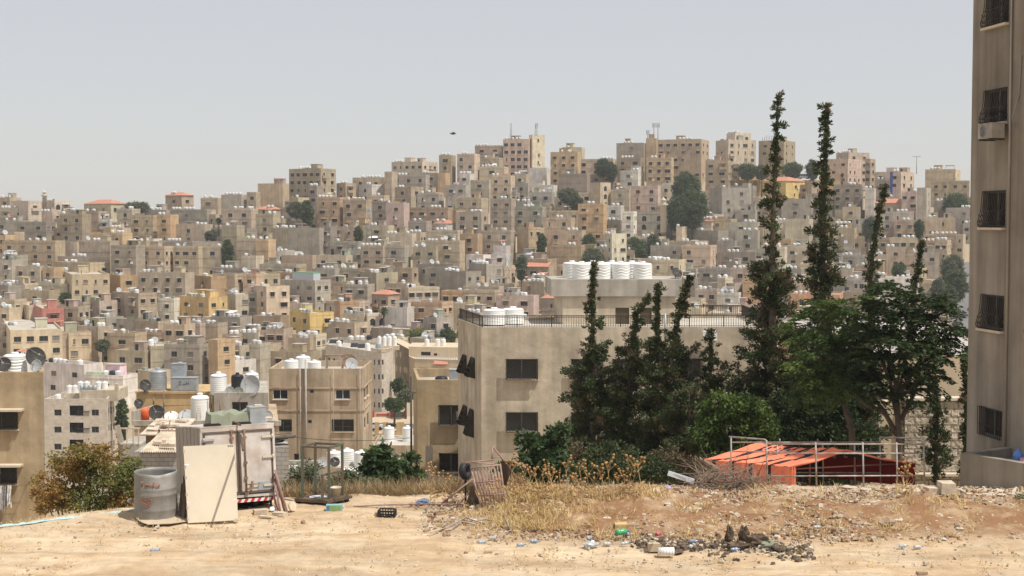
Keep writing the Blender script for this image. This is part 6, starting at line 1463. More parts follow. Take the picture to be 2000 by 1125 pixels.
def lorry():
    zc = .35; xr, yr = (534 - 1000) / FPX * 36.9, 36.9; al = R(25); w = 1.91; ex, ey = math.cos(al), math.sin(al)
    root = thing('lorry_box', 'weathered white lorry box with double rear doors standing on its chassis', 'lorry box', (xr - ex * w, yr - ey * w, zc)); root.rotation_euler = (R(-7), 0, al)
    H, L_ = 1.86, 3.2; mb = MB(); mb.box((w / 2, L_ / 2 + .03, H / 2), (w, L_, H)); 
    for z in [.1 + .075 * k for k in range(23)]: mb.box((-.006, L_ / 2, z), (.012, L_ - .1, .012))
    for y in (.35, .8, 1.25, 1.7, 2.2, 2.7): mb.box((-.008, y, H / 2), (.016, .03, H))
    link('body', mb.mesh('body', M['boxside']), root)
    mb = MB(); mb.box((w / 2, .0, H - .05), (w + .03, .1, .12)); mb.box((w / 2, .0, .03), (w + .03, .1, .07))
    for x in (.0, w): mb.box((x, .0, H / 2), (.06, .1, H - .2))
    mb.box((w / 2, L_ / 2, H + .015), (w + .06, L_ + .1, .04)); link('door_frame', mb.mesh('door_frame', M['boxwhite']), root)
    for side in (0, 1):
        x0, x1 = (.05, w * .5 - .02) if side == 0 else (w * .5 + .02, w - .05); cx = (x0 + x1) / 2; dw = x1 - x0
        mb = MB(); mb.box((cx, -.045, H / 2 - .01), (dw, .05, H - .24)); d = link('door', mb.mesh('door', M['boxwhite']), root)
        mb = MB()
        for x in (x0 + .02, x1 - .02): mb.box((x, -.075, H / 2 - .01), (.035, .025, H - .26))
        for z in (.14, H - .15): mb.box((cx, -.075, z), (dw - .02, .025, .035))
        link('seal', mb.mesh('seal', M['seal']), d)
        hx = x1 - .02 if side else x0 + .02; sg = -1 if side else 1
        for z in (.28, 1.02, 1.55):
            mb = MB(); mb.box((hx + sg * .12, -.1, z), (.27, .03, .055)); mb.box((hx - sg * .02, -.09, z), (.06, .05, .1)); mb.lathe([(.02, -.06), (.02, .06)], (hx - sg * .02, -.12, z), 8); link('hinge', mb.mesh('hinge', M['sill'] if side else M['boxwhite']), d)
        lx = w * .5 + (.17 if side else -.17); mb = MB(); mb.tube([(lx, -.11, .06), (lx, -.11, H - .08)], .018, 0, 6)
        for z in (.1, .5, .9, H - .3, H - .12): mb.box((lx, -.095, z), (.09, .05, .06))
        if side: mb.tube([(lx, -.14, .33), (lx + .35, -.13, .33)], .016, 0, 5); mb.box((lx + .15, -.13, .33), (.05, .05, .16))
        link('lock_rod', mb.mesh('lock_rod', M['rustymetal']), d)
    mb = MB(); mb.box((w - .27, -.075, .24), (.4, .012, .26)); link('patch_plate', mb.mesh('patch_plate', M['galv']), root)
    mb = MB(); n = 22
    for i in range(n): 
        xa, xb = w * i / n, w * (i + 1) / n; z0, z1 = -.13, -.045; k = i % 2
        mb.face([(xa, -.06, z0), (xb, -.06, z0), (xb + .05, -.06, z1), (xa + .05, -.06, z1)], k)
    mb.box((w / 2, .0, -.085), (w, .1, .1), 2); link('bumper', mb.mesh('bumper', [M['redstripe'], M['whitestripe'], M['chassis']]), root)
    mb = MB(); 
    for x in (.5, 1.4): mb.box((x, 1.6, -.12), (.1, 3.1, .2))
    mb.box((w / 2, .5, -.2), (w, .12, .12)); mb.box((w / 2, .3, -.3), (w * .85, .08, .08)); mb.tube([(w - .1, .1, -.05), (w - .1, .1, -.36)], .03, 0, 6); mb.box((1.5, .6, -.22), (.35, .5, .34)); link('chassis', mb.mesh('chassis', M['chassis']), root)
    for x in (.25, w - .35):
        mb = MB(); mb.lathe([(.12, -.11), (.36, -.11), (.4, -.06), (.4, .06), (.36, .11), (.12, .11), (0, .1)], n=18, rot=Matrix.Rotation(R(90), 3, 'Y')); link('wheel', mb.mesh('wheel', M['black']), root, (x, 1.35, -.2))
    bpy.context.view_layer.update(); mw = root.matrix_basis
    def on(x, y, z=H + .04): return mw @ Vector((x, y, z))
    rz = al
    q = on(.95, .5); mb = MB(); r2 = np.random.RandomState(2); nx, ny = 9, 5
    V_ = [[(-.62 + 1.24 * i / (nx - 1), -.3 + .6 * j / (ny - 1), .34 + r2.normal(0, .03)) for i in range(nx)] for j in range(ny)]
    for j in range(ny - 1):
        for i in range(nx - 1): mb.face([V_[j][i], V_[j][i + 1], V_[j + 1][i + 1], V_[j + 1][i]], 0, True)
    for i in range(nx - 1): mb.face([(V_[0][i][0] * 1.05, -.36 + r2.normal(0, .02), 0), (V_[0][i + 1][0] * 1.05, -.36, 0), V_[0][i + 1], V_[0][i]], 0, True); mb.face([V_[-1][i], V_[-1][i + 1], (V_[-1][i + 1][0], .36, 0), (V_[-1][i][0], .36, 0)], 0, True)
    for s_ in (0, -1): mb.face([(V_[0][s_][0] * 1.05, -.36, 0), V_[0][s_], V_[2][s_], V_[-1][s_], (V_[-1][s_][0] * 1.05, .36, 0)], 0)
    tag(link('tarp_bundle', mb.mesh('tarp_bundle', mat('faded_green_tarp', (.25, .27, .20), .9, .15, 2)), None, q, rz), 'faded green tarp bundle lying on the lorry box roof', 'bundle')
    q = on(1.55, .3); mb = MB(); mb.box((0, 0, .22), (.42, .36, .44)); mb.box((0, 0, .45), (.44, .38, .02), 0); mb.box((.05, 0, .48), (.2, .12, .04), 1)
    tag(link('metal_box', mb.mesh('metal_box', [M['galv'], M['sill']]), None, q, rz), 'square grey metal tank with pale lid on the lorry box roof', 'metal tank')
    for (x, y), lab, sz in (((.35, .2), 'flat black tray at the left on the lorry box roof edge', (.42, .2, .05)), ((1.12, .2), 'flat black tray beside the square tank on the lorry box roof', (.5, .2, .05))):
        mb = MB(); mb.box((0, 0, .025), sz); mb.box((0, 0, .06), (sz[0] * .8, sz[1] * .8, .02)); tag(link('tray', mb.mesh('tray', M['chassis']), None, on(x, y), rz), lab, 'tray')
    mb = MB(); 
    for k in range(4): mb.box((U(-.2, .2), U(-.1, .1), .02 + .03 * k), (.6, .25, .025), 0, Matrix.Rotation(U(-.4, .4), 3, 'Z'))
    tag(link('plank_stack', mb.mesh('plank_stack', M['woodpale']), None, on(1.72, .9), rz), 'sun-bleached boards stacked at the right on the lorry box roof', 'boards')
    mb = MB(); mb.tube([on(1.0, 1.1, H + .12), on(.78, .55, H + .2), on(.95, -.05, H + .08), on(1.0, -.2, H + .03)], .026, 0, 7); mb.tube([P(470, 850, 36.35), P(470, 850, 36.35) + Vector((.46, -2.1, -.05))], .03, 0, 7); tag(mb.build('bent_pipe', M['seal'], None, tuple(on(.9, .3))), 'bent brown pipe hanging over the lorry box door edge', 'pipe')  # straight length added and sized for its shadow line on the panel
    return on
on = lorry()
def panel():
    bl, br_, tl, tr = G(367, 1022), G(465, 1016), P(358, 872, 35.93), P(457, 868, 36.0); root = thing('panel', 'large cream panel with two white tape lines leaning on the lorry box', 'panel', bl); n = (br_ - bl).cross(tl - bl).normalized() * -1
    if n.y > 0: n = -n
    q = lambda u, v, e=0: (bl * (1 - u) * (1 - v) + br_ * u * (1 - v) + tl * (1 - u) * v + tr * u * v) + n * e - bl
    mb = MB(); c = [(0, 0), (1, 0), (1, 1), (0, 1)]; f = [q(u, v, .02) for u, v in c]; bk = [q(u, v, -.02) for u, v in c]; mb.face(f); mb.face(bk[::-1])
    for i in range(4): j = (i + 1) % 4; mb.face([bk[i], bk[j], f[j], f[i]])
    link('board', mb.mesh('board', M['panel']), root)
    for v0 in (.255, .745):
        mb = MB(); mb.face([q(0, v0, .026), q(1, v0 + .006, .026), q(1, v0 + .018, .026), q(0, v0 + .012, .026)]); link('tape_line', mb.mesh('tape_line', M['tape']), root)
    for v0 in (.05, .19, .36, .58, .72, .93): mb = MB(); mb.box(q(.01, v0, .03), (.05, .02, .07)); link('tape_tab', mb.mesh('tape_tab', M['woodpale']), root)
    mb = MB(); mb.face([q(.86, .955, .027), q(.985, .958, .027), q(.985, .99, .027), q(.86, .987, .027)])
    for k in range(3): mb.face([q(.875 + .036 * k, .96, .03), q(.9 + .036 * k, .963, .03), q(.895 + .036 * k, .984, .03), q(.88 + .036 * k, .98, .03)], 1)
    link('sticker', mb.mesh('sticker', [M['galv'], M['seal']]), root)
panel()
def barrel():
    c = G(305, 1010); root = thing('metal_barrel', 'big dented galvanised barrel with faded red scrawl and a smiling face', 'barrel', c); r, h = .535, 1.2; mb = MB(); n = 56; pr = []
    zs = [0, .03, .22, .24, .27, .3, .6, .62, .65, .68, .75, .78, .8, .83, 1.0, 1.12, 1.2, 1.2, 1.12, 1.0, .83, .3]
    rs_ = [r, r, r, r * 1.015, r * 1.015, r, r, r * 1.018, r * 1.018, r, r, r * 1.018, r * 1.018, r, r, r * .995, r, r - .02, r - .02, r - .02, r - .02, r - .02]
    for z, rr in zip(zs, rs_):
        for k in range(n):
            t = 2 * math.pi * k / n; dent = 0
            a = (t - math.radians(292) + math.pi) % (2 * math.pi) - math.pi
            if z > .75: dent = .09 * math.exp(-(a / .45) ** 2) * (z - .75) / .45
            mb.v.append(((rr - dent) * math.cos(t), (rr - dent) * math.sin(t), z - .05 * math.exp(-(a / .5) ** 2) * (z > 1.1)))
    for j in range(len(zs) - 1):
        for k in range(n): k2 = (k + 1) % n; mb.f.append((j * n + k, j * n + k2, (j + 1) * n + k2, (j + 1) * n + k)); mb.m.append(0); mb.sm.append(True)
    mb.lathe([(r - .02, .3), (0, .28)], n=40); link('body', mb.mesh('body', mat('dull_zinc', (.27, .26, .235), .6, .22, 2.5, metal=.25, streak=.15)), root)
    def stroke(mb, pts, w=.013):
        mb.tube([(-(r + .004) * math.sin(-x / r + .0), -(r + .006) * math.cos(x / r), z) if False else ((r + .006) * math.sin(x / r), -(r + .006) * math.cos(x / r), z) for x, z in pts], w, 0, 4)
    M['redspray'] = mat('faded_red_spray', (.36, .16, .12), .8, .2, 9)
    mb = MB()
    S_ = {'Y': [[(0, .13), (.045, .07)], [(.09, .13), (.045, .07), (.02, -.01)]], 'o': [[(.0, .04), (.03, .07), (.06, .04), (.03, .0), (.0, .04)]], 'r': [[(0, .0), (.0, .07)], [(0, .045), (.045, .07)]], 'i': [[(0, 0), (0, .07)]], 'f': [[(.02, -.02), (.02, .09), (.055, .11)], [(-.005, .055), (.05, .055)]], 'u': [[(0, .07), (.01, .0), (.05, .0), (.055, .07)], [(.055, .03), (.06, 0)]]}
    x = -.26
    for ch, adv in (('Y', .12), ('o', .085), ('r', .07), ('i', .045), ('f', .08), ('u', .085), ('i', .05)):
        for st in S_[ch]: stroke(mb, [(x + a, .88 + b) for a, b in st])
        x += adv
    link('red_writing', mb.mesh('red_writing', M['redspray']), root)
    mb = MB(); c0 = (-.1, .5); stroke(mb, [(c0[0] + .12 * math.cos(t), c0[1] + .115 * math.sin(t)) for t in np.linspace(0, 6.283, 22)]); stroke(mb, [(c0[0] + .075 * math.cos(t), c0[1] - .005 + .07 * math.sin(t)) for t in np.linspace(3.4, 6.1, 10)])
    for dx in (-.035, .04): stroke(mb, [(c0[0] + dx, c0[1] + .06), (c0[0] + dx, c0[1] + .0)])
    link('smiling_face', mb.mesh('smiling_face', M['redspray']), root)
barrel()
def flat(name, label, cat, pts, m, th=.012, wav=.0):
    q = [G(x, y, .03) for x, y in pts]; mb = MB(); c = sum(q, Vector()) / len(q); top = [p + Vector((0, 0, th + wav * ((i % 2) * 2 - 1))) for i, p in enumerate(q)]
    for i in range(len(q)): j = (i + 1) % len(q); mb.face([q[i], q[j], top[j], top[i]]); mb.face([top[i], top[j], c + Vector((0, 0, th))])
    return tag(mb.build(name, m, None, tuple(c)), label, cat)
flat('cardboard_sheet', 'brown cardboard sheet lying before the metal barrel', 'cardboard', [(270, 1018), (278, 1024), (290, 1027), (330, 1026), (366, 1021), (352, 1003), (330, 1000), (300, 1001), (285, 1010)], M['board'], .012, .012)
mb = MB()
for k, (xb, yb, xt, yt) in enumerate(((350, 1012, 356, 945), (355, 1014, 360, 930), (362, 1013, 362, 950), (358, 1016, 366, 925))): a = G(xb, yb); b = P(xt, yt, a.y + .45); ang = (b - a).normalized(); mb.tube([a, b], .035, 0, 4, sm=False)
tag(mb.build('plank_stack', M['seal'], None, tuple(G(357, 1013))), 'dark brown planks leaning behind the left edge of the cream panel', 'planks')
def crumple(name, label, cat, px, py, s_, m, seed, flatten=.6, elong=1.3, up=0):
    r2 = np.random.RandomState(seed); mb = MB(); c = G(px, py, up); n1, n2 = 7, 10; V_ = []
    for i in range(n1 + 1):
        for k in range(n2):
            th, ph = math.pi * i / n1, 2 * math.pi * k / n2; q = 1 + r2.normal(0, .16)
            V_.append((s_ * elong * q * math.sin(th) * math.cos(ph), s_ * q * math.sin(th) * math.sin(ph), max(-.01, s_ * flatten * (.75 * q + q * math.cos(th)))))
    mb.v = V_
    for i in range(n1):
        for k in range(n2): k2 = (k + 1) % n2; mb.f.append((i * n2 + k, (i + 1) * n2 + k, (i + 1) * n2 + k2, i * n2 + k2)); mb.m.append(0); mb.sm.append(False)
    return tag(link(name, mb.mesh(name, m), None, c, U(0, 3)), label, cat)
crumple('plastic_bag', 'crumpled silvery bag between barrel and leaning planks', 'bag', 338, 1003, .17, mat('silver_bag', (.45, .45, .44), .35, .2, 8), 3, .5, 1.6)
mb = MB()
for xb, yb, xt, yt in ((541, 1000, 533, 955), (548, 1001, 535, 935), (556, 1000, 536, 925), (561, 1001, 537, 918), (545, 996, 534, 965)): a = G(xb, yb); mb.tube([a, P(xt, yt, a.y + .5)], .028, 0, 5)
tag(mb.build('rusty_poles', M['rust'], None, tuple(G(548, 1000))), 'bundle of rusty poles leaning at the right side of the lorry box', 'poles')
M['stone'] = mat('pale_limestone', (.52, .44, .33), .95, .2, 5, bump=.01); M['brownstone'] = mat('brown_stone', (.33, .24, .165), .95, .25, 5, bump=.01)
def block(px, py, size, label, m='stone', rz=None, name='stone_block', tilt=0, cat='block', group=None):
    mb = MB(); r2 = random.Random(int(px * 7 + py)); w, d, h = size; n = len(mb.v)
    if name == 'stone' and 'block' not in label and 'slab' not in label and 'plank' not in label and 'brick' not in label:
        n1, n2 = 5, 8; mb.v = []
        for i in range(n1 + 1):
            for k in range(n2): a, p = math.pi * i / n1, 2 * math.pi * k / n2; q = r2.uniform(.82, 1.15); mb.v.append((w * .55 * q * math.sin(a) * math.cos(p), d * .55 * q * math.sin(a) * math.sin(p), h * .42 * (1 + q * math.cos(a))))
        for i in range(n1):
            for k in range(n2): k2 = (k + 1) % n2; mb.f.append((i * n2 + k, (i + 1) * n2 + k, (i + 1) * n2 + k2, i * n2 + k2)); mb.m.append(0); mb.sm.append(False)
    else: mb.box((0, 0, h / 2), size)
    mb.v = [(x * r2.uniform(.86, 1.06), y * r2.uniform(.86, 1.06), z * r2.uniform(.88, 1.08)) for x, y, z in mb.v]
    return tag(link(name, mb.mesh(name, M[m]), None, G(px, py, -.015), r2.uniform(-.4, .4) if rz is None else rz), label, cat, group)
block(508, 1003, (.36, .22, .13), 'rounded cream block under the lorry box bumper'); block(546, 1004, (.34, .22, .07), 'flat pale slab at the foot of the rusty poles'); block(520, 1010, (.42, .12, .05), 'long flat pale slab before the lorry box'); block(549, 1008, (.16, .1, .05), 'small flat stone beside the pale slab'); block(664, 993, (.26, .2, .09), 'flat cream stone at the right wheel of the green trolley')
crumple('plastic_bag', 'white crumpled plastic beside the lorry box stand', 'bag', 532, 998, .09, M['white'], 5, .7, 1.2)
mb = MB(); mb.lathe([(0, -.02), (.13, -.02), (.13, .02), (0, .02)], n=24, rot=Matrix.Rotation(R(55), 3, 'Z') @ Matrix.Rotation(R(75), 3, 'X'), sm=False); tag(link('metal_disc', mb.mesh('metal_disc', M['woodpale']), None, G(571, 998, .13)), 'pale round disc standing on edge left of the green trolley', 'disc')
def trolley():
    o = G(591, 984); root = thing('trolley', 'low brown platform trolley with a tall green steel frame and small wheels', 'trolley', o); k = 1 / 74.0; zp = .17
    pts = {1: (0, 0), 2: (.27, .55), 3: (.74, -.22), 4: (1.03, .33), 5: (.58, -.34)}
    mb = MB(); c = [(-.2, -.1), (.72, -.42), (1.3, .3), (.3, .66)]; mb.prism(c, zp - .08, zp, 0, bottom=True); link('platform', mb.mesh('platform', M['seal']), root)
    mb = MB(); H = 1.41
    for i in (1, 2, 3, 4): x, y = pts[i]; mb.box((x, y, zp + H / 2), (.07, .07, H))
    def bar(a, b, z): A, B = Vector((*a, z)), Vector((*b, z)); mb.box((A + B) / 2, ((B - A).length + .06, .055, .055), 0, Matrix.Rotation(math.atan2(b[1] - a[1], b[0] - a[0]), 3, 'Z'))
    for a, b in ((1, 2), (2, 4), (4, 3), (3, 1)): bar(pts[a], pts[b], zp + H - .03)
    x, y = pts[5]; mb.box((x, y, zp + .33), (.07, .07, .66)); bar(pts[5], pts[4], zp + .66); link('frame', mb.mesh('frame', M['greenpaint']), root)
    for x, y in ((-.1, -.05), (.5, .3), (.85, -.2), (1.15, .22)): mb = MB(); mb.lathe([(.02, -.03), (.075, -.03), (.075, .03), (.02, .03)], n=12, rot=Matrix.Rotation(R(90), 3, 'X')); mb.box((0, 0, .05), (.05, .08, .09)); link('wheel', mb.mesh('wheel', M['chassis']), root, (x, y, .075))
    mb = MB(); mb.lathe([(0, 0), (.13, 0), (.16, .26), (.175, .26), (.15, .24), (.12, .02), (0, .02)], n=18); tag(link('bucket', mb.mesh('bucket', mat('cream_plastic', (.62, .55, .43), .5, .08)), None, o + Vector((.86, .12, zp))), 'cream bucket standing on the green trolley platform', 'bucket')
    mb = MB(); mb.box((0, 0, .085), (.42, .2, .17), 0); mb.face([(-.1, -.102, .01), (.17, -.102, .01), (.17, -.102, .16), (-.1, -.102, .16)], 1); mb.face([(-.19, -.103, .02), (-.12, -.103, .02), (-.12, -.103, .16), (-.19, -.103, .16)], 2)
    tag(link('painted_box', mb.mesh('painted_box', [mat('aqua_print', (.22, .42, .42), .7, .2, 9), mat('green_print', (.26, .38, .16), .7, .25, 9), mat('blue_print', (.10, .22, .34), .7, .2, 9)]), None, G(653, 998), R(3)), 'green and blue printed carton under the trolley front edge', 'carton')
    mb = MB(); mb.box((0, 0, .01), (.5, .2, .02)); tag(link('paper_sheet', mb.mesh('paper_sheet', M['tape']), None, o + Vector((.42, .1, zp)), .2), 'white paper sheet lying on the green trolley platform', 'paper')
trolley()
def crate():
    root = thing('crate', 'black plastic crate lying alone on the open sand', 'crate', G(756, 1009), R(-6)); mb = MB(); w, d, h, t = .42, .3, .17, .02
    mb.box((0, 0, .01), (w, d, .02)); link('base', mb.mesh('base', M['chassis']), root); mb = MB()
    for z in (.03, .09, h): 
        for s_ in (-1, 1): mb.box((0, s_ * d / 2, z), (w, t, .035)); mb.box((s_ * w / 2, 0, z), (t, d, .035))
    for k in range(7): 
        for s_ in (-1, 1): mb.box((-w / 2 + w * k / 6, s_ * d / 2, h / 2), (.022, t, h))
    for k in range(5):
        for s_ in (-1, 1): mb.box((s_ * w / 2, -d / 2 + d * k / 4, h / 2), (t, .022, h))
    link('sides', mb.mesh('sides', M['chassis']), root); block(737, 1007, (.14, .12, .1), 'brown stone touching the black crate', 'brownstone')
crate()
mb = MB(); mb_p = []
for k in range(13):
    px = -20 + k * 24; Y = 36.0
    for _ in range(6): x = (px - 1000) / FPX * Y; Y = 42 + float(np.interp(x, EX, EY)) - .45 + .05 * math.sin(k * 1.7)
    mb_p.append(Vector((x, Y, ground(x, Y) + .03)))
for a, b in zip(mb_p[:-1], mb_p[1:]):
    for f in (0, .5): p, q = a.lerp(b, f), a.lerp(b, f + .5); w_ = Vector((0, U(.05, .1), 0)); e = Vector((0, 0, U(.02, .05))); mb.face([p, q, q + w_ * .6 + e, p + w_ * .6 + e], 0, True); mb.face([p + w_ * .6 + e, q + w_ * .6 + e, q + w_ * 1.5, p + w_ * 1.5], 0, True)
tag(mb.build('blue_sheet', mat('turquoise_sheet', (.36, .53, .54), .5, .12, 4), None, tuple(mb_p[3])), 'long strip of turquoise plastic sheet along the left lot edge', 'plastic sheet')
mb = MB(); a = G(690, 992, .03); mb.tube([a, G(740, 990, .05), G(800, 988, .04), G(850, 989, .06), G(905, 989, .04)], .022, 0, 5); tag(mb.build('rusty_pipe', M['rust'], None, tuple(a)), 'long thin rusty pipe lying along the weeds', 'pipe')
crumple('cloth_bundle', 'blue and grey rag bundle lying in the weeds left of the gate', 'rag', 824, 984, .13, mat('blue_rag', (.14, .18, .27), .9, .3, 6), 8, .5, 1.5)
def gate():
    bl, br_ = G(940, 993), G(988, 990); tl, tr = P(919, 912, bl.y + .32), P(977, 906, bl.y + .3); root = thing('rusty_gate', 'leaning gate of pinkish rusty bars propped on poles at the lot edge', 'gate', bl); q = lambda u, v: bl * (1 - u) * (1 - v) + br_ * u * (1 - v) + tl * (1 - u) * v + tr * u * v
    mb = MB()
    for u in (0, 1): mb.tube([q(u, 0), q(u, 1)], .024, 0, 5)
    for v in (.02, .3, .62, .97): mb.tube([q(0, v), q(1, v)], .02, 0, 5)
    for k in range(1, 9): u = k / 9; a = .0 if k % 2 else .08; mb.tube([q(u, .02), q(u, .97)], .014, 0, 4); mb.tube([q(u + .03, a + .05), q(u + .03, .9 - a)], .013, 0, 4)
    mb.build('bars', M['rust'], root, bl)
    mb = MB(); mb.tube([P(904, 905, bl.y + .25), P(965, 898, bl.y + .2)], .024, 0, 5); mb.tube([P(905, 902, bl.y + .35), P(976, 908, bl.y + .3)], .018, 0, 5); mb.tube([P(962, 871, bl.y + .5), P(961, 900, bl.y + .45)], .022, 0, 5); mb.tube([P(962, 871, bl.y + .5), P(1021, 948, bl.y + .9)], .026, 0, 5); mb.tube([P(962, 895, bl.y + .45), P(976, 892, bl.y + .45)], .015, 0, 4)
    mb.tube([P(923, 936, bl.y + .6), G(856, 989)], .028, 0, 5); mb.tube([P(920, 958, bl.y + .5), G(889, 993)], .022, 0, 5); mb.tube([P(876, 974, bl.y + .4), P(905, 977, bl.y + .4)], .012, 0, 4); mb.build('props', M['rust'], root, bl)
    mb = MB(); top = [P(x, y, bl.y + .42 + .05 * math.sin(k * 2)) for k, (x, y) in enumerate(((977, 900), (985, 903), (992, 908), (998, 918)))]; bot = [P(x, y, bl.y + .5 + .06 * math.cos(k * 2)) for k, (x, y) in enumerate(((983, 946), (988, 950), (992, 938), (997, 925)))]
    for i in range(3): mb.face([top[i], bot[i], bot[i + 1], top[i + 1]], 0, True)
    t2 = [P(x, y, bl.y + .35 + .06 * math.sin(k * 1.7)) for k, (x, y) in enumerate(((922, 946), (926, 958), (930, 965), (934, 975), (937, 985)))]; b2 = [P(x, y, bl.y + .35 + .07 * math.cos(k * 1.7)) for k, (x, y) in enumerate(((908, 990), (912, 992), (920, 993), (928, 993), (936, 993)))]
    for i in range(4): mb.face([t2[i], b2[i], b2[i + 1], t2[i + 1]], 0, True)
    tag(mb.build('brown_cloth', mat('brown_cloth', (.115, .08, .058), .95, .3, 5), None, tuple(bl)), 'dark brown cloth hanging behind the rusty gate', 'cloth')
    c = P(909, 920, bl.y + 1.0); mb = MB(); mb.lathe([(.12, -.09), (.2, -.09), (.24, -.05), (.24, .05), (.2, .09), (.12, .09), (.1, .0)], n=20, rot=Matrix.Rotation(R(62), 3, 'Z') @ Matrix.Rotation(R(82), 3, 'X')); mb.tube([(0, .1, -1.0), (0, .1, .1)], .03, 0, 5)
    tag(link('tyre', mb.mesh('tyre', M['black']), None, c), 'black tyre hung on a stake behind the rusty gate', 'tyre')
gate()
# orange tent inside a pipe frame
def tent():
    FL, PK, FR = P(1543, 912, 41), P(1652, 879, 41.2), P(1788, 905, 41.6); ax = P(1370, 897, 42.7) - FL; gz = -.35
    root = thing('tent', 'low orange and black cloth tent with its dark front open', 'tent', (FL.x, FL.y, gz)); n = 24
    M['orange'] = mat('orange_canvas', (.86, .25, .14), .85, .16, 2, streak=.18, bump=.02, bscale=5); M['blackcloth'] = mat('black_canvas', (.03, .025, .028), .9, .2); M['redcloth'] = mat('shaded_red_canvas', (.20, .02, .018), .9, .15)
    def roof(u, v):  # u along the axis from the front, v from eave to ridge
        a = FL + ax * u; b = PK + ax * u * .98 + Vector((0, 0, .03 * math.sin(u * 9))); p = a.lerp(b, v); p.z -= .07 * math.sin(v * math.pi) * (1 + .5 * math.sin(u * 18)) * .7 - .025 * math.sin(u * 41 + v * 5) * math.sin(v * 9 + u * 13); return p
    stripe = lambda u: 1 if any(abs(u - s_) < .022 for s_ in (.22, .42, .63, .84)) else 0
    mb = MB(); nu, nv = 46, 8
    for i in range(nu):
        for j in range(nv):
            u0, u1, v0, v1 = i / nu, (i + 1) / nu, j / nv, (j + 1) / nv; k = stripe((u0 + u1) / 2 + .05 * (v0))
            if v0 > .55 and abs((u0 + u1) / 2 - .5) < .28 and (i + j) % 5 == 0: k = 1
            mb.face([roof(u0, v0), roof(u0, v1), roof(u1, v1), roof(u1, v0)], k, True)
    mb.build('roof_left', [M['orange'], M['blackcloth']], root, root.location)
    mb = MB()
    for i in range(n):
        u0, u1 = i / n, (i + 1) / n; b = lambda u, z: Vector(((FL + ax * u).x, (FL + ax * u).y - .02 - (.06 * math.sin(u * 60) + .04 * math.sin(u * 143)) * (1.1 - z), gz + ((FL + ax * u).z - gz) * z))
        for z0, z1 in ((0, .5), (.5, 1)): mb.face([b(u1, z0), b(u0, z0), b(u0, z1), b(u1, z1)], stripe((u0 + u1) / 2), True)
    mb.build('side_wall', [M['orange'], M['blackcloth']], root, root.location)
    mb = MB(); rr = lambda u, v: (PK + ax * u).lerp(FR + ax * u, v) - Vector((0, 0, .06 * math.sin(v * math.pi)))
    for i in range(10):
        for j in range(5): u0, u1, v0, v1 = i / 10, (i + 1) / 10, j / 5, (j + 1) / 5; mb.face([rr(u0, v0), rr(u0, v1), rr(u1, v1), rr(u1, v0)], 0 if j < 1 and i < 4 else 1, True)
    mb.build('roof_right', [M['orange'], M['blackcloth']], root, root.location)
    mb = MB(); A = [FL + ax, PK + ax, FR + ax]; g = lambda p: Vector((p.x, p.y, gz)); mb.face([g(A[2]), g(A[0]), A[0], A[1], A[2]]); mb.build('back_wall', M['blackcloth'], root, root.location); mb = MB(); mb.face([g(FR), g(A[2]), A[2], FR])  # dark inside of the tent put into a black back wall
    mb.build('inner_wall', M['redcloth'], root, root.location)  # red darkened to carry the shade inside the tent
    mb = MB(); e = Vector((0, -.04, 0))
    for a, b in ((FL, PK), (PK, FR)): mb.tube([a + e, a.lerp(b, .5) + e - Vector((0, 0, .06)), b + e], .03, 0, 5)
    fl2 = FL + (FR - FL) * .045
    for k in range(5): 
        x0 = FL.lerp(fl2, k / 5); x1 = FL.lerp(fl2, (k + 1) / 5); o = Vector((0, -.04 - .04 * (k % 2), 0)); mb.face([g(x0) + o, g(x1) + o, x1 + o + Vector((0, 0, .02)), x0 + o], 0, True)
    mb.build('front_edge', M['orange'], root, root.location)
    mb = MB(); a, b = FL.lerp(FR, .02) + ax * .1, FR + ax * .1; mb.tube([a - Vector((0, 0, .1)), b - Vector((0, 0, .02))], .025, 0, 5); c = FL.lerp(FR, .45) + ax * .4; mb.tube([g(c), c + Vector((0, 0, .35))], .03, 0, 5); mb.build('tent_pole', M['redspray'], root, root.location)
tent()
def pipe_frame():
    root = thing('pipe_frame', 'open frame of rusty grey pipes standing around the orange tent', 'pipe frame', P(1497, 950, 40)); mb = MB(); r = .021; Yf, Yb = 39.9, 42.0
    f = lambda x, y: P(x, y, Yf); b = lambda x, y: P(x, y, Yb)
    for x in (1497, 1593, 1685, 1751, 1804): mb.tube([f(x + 2, 957), f(x, 864 if x > 1500 else 860)], r * 1.2, 0, 6)
    for x, y in ((1427.6, 853), (1518, 866), (1607, 866), (1669, 866), (1719, 855)): mb.tube([b(x + 1, 945), b(x, y)], r * 1.2, 0, 6)
    for y0, y1 in ((867.5, 867.5), (885.5, 885.5), (930, 929), (950.5, 950)): mb.tube([f(1497, y0), f(1804, y1)], r, 0, 6)
    for y0, y1 in ((864, 864), (882, 882), (922.5, 923.5)): mb.tube([b(1428, y0), b(1719, y1)], r, 0, 6)
    mb.tube([b(1425, 853), f(1493, 858.5), f(1497, 861)], r * 1.2, 0, 6); mb.tube([b(1719, 854.5), f(1803, 855.5)], r * 1.2, 0, 6); mb.tube([f(1804, 855), f(1805.5, 875)], r, 0, 6)
    for x in (1523, 1597, 1623, 1701): mb.tube([b(x, 866), b(x, 857)], r * .8, 0, 5)
    link('pipes', mb.mesh('pipes', M['framepipe'], root.location), root); mb = MB()
    for x in (1460, 1525, 1561, 1585, 1630, 1653, 1676, 1700): mb.tube([b(x, 866), b(x + 1, 890 + (x % 7))], .008, 0, 4)
    for x in (1630, 1652, 1675, 1699, 1724): mb.lathe([(.05, -.01), (.062, 0), (.05, .01)], b(x, 891), 12, rot=Matrix.Rotation(R(80), 3, 'X'))
    link('hooks', mb.mesh('hooks', M['rustymetal'], root.location), root)
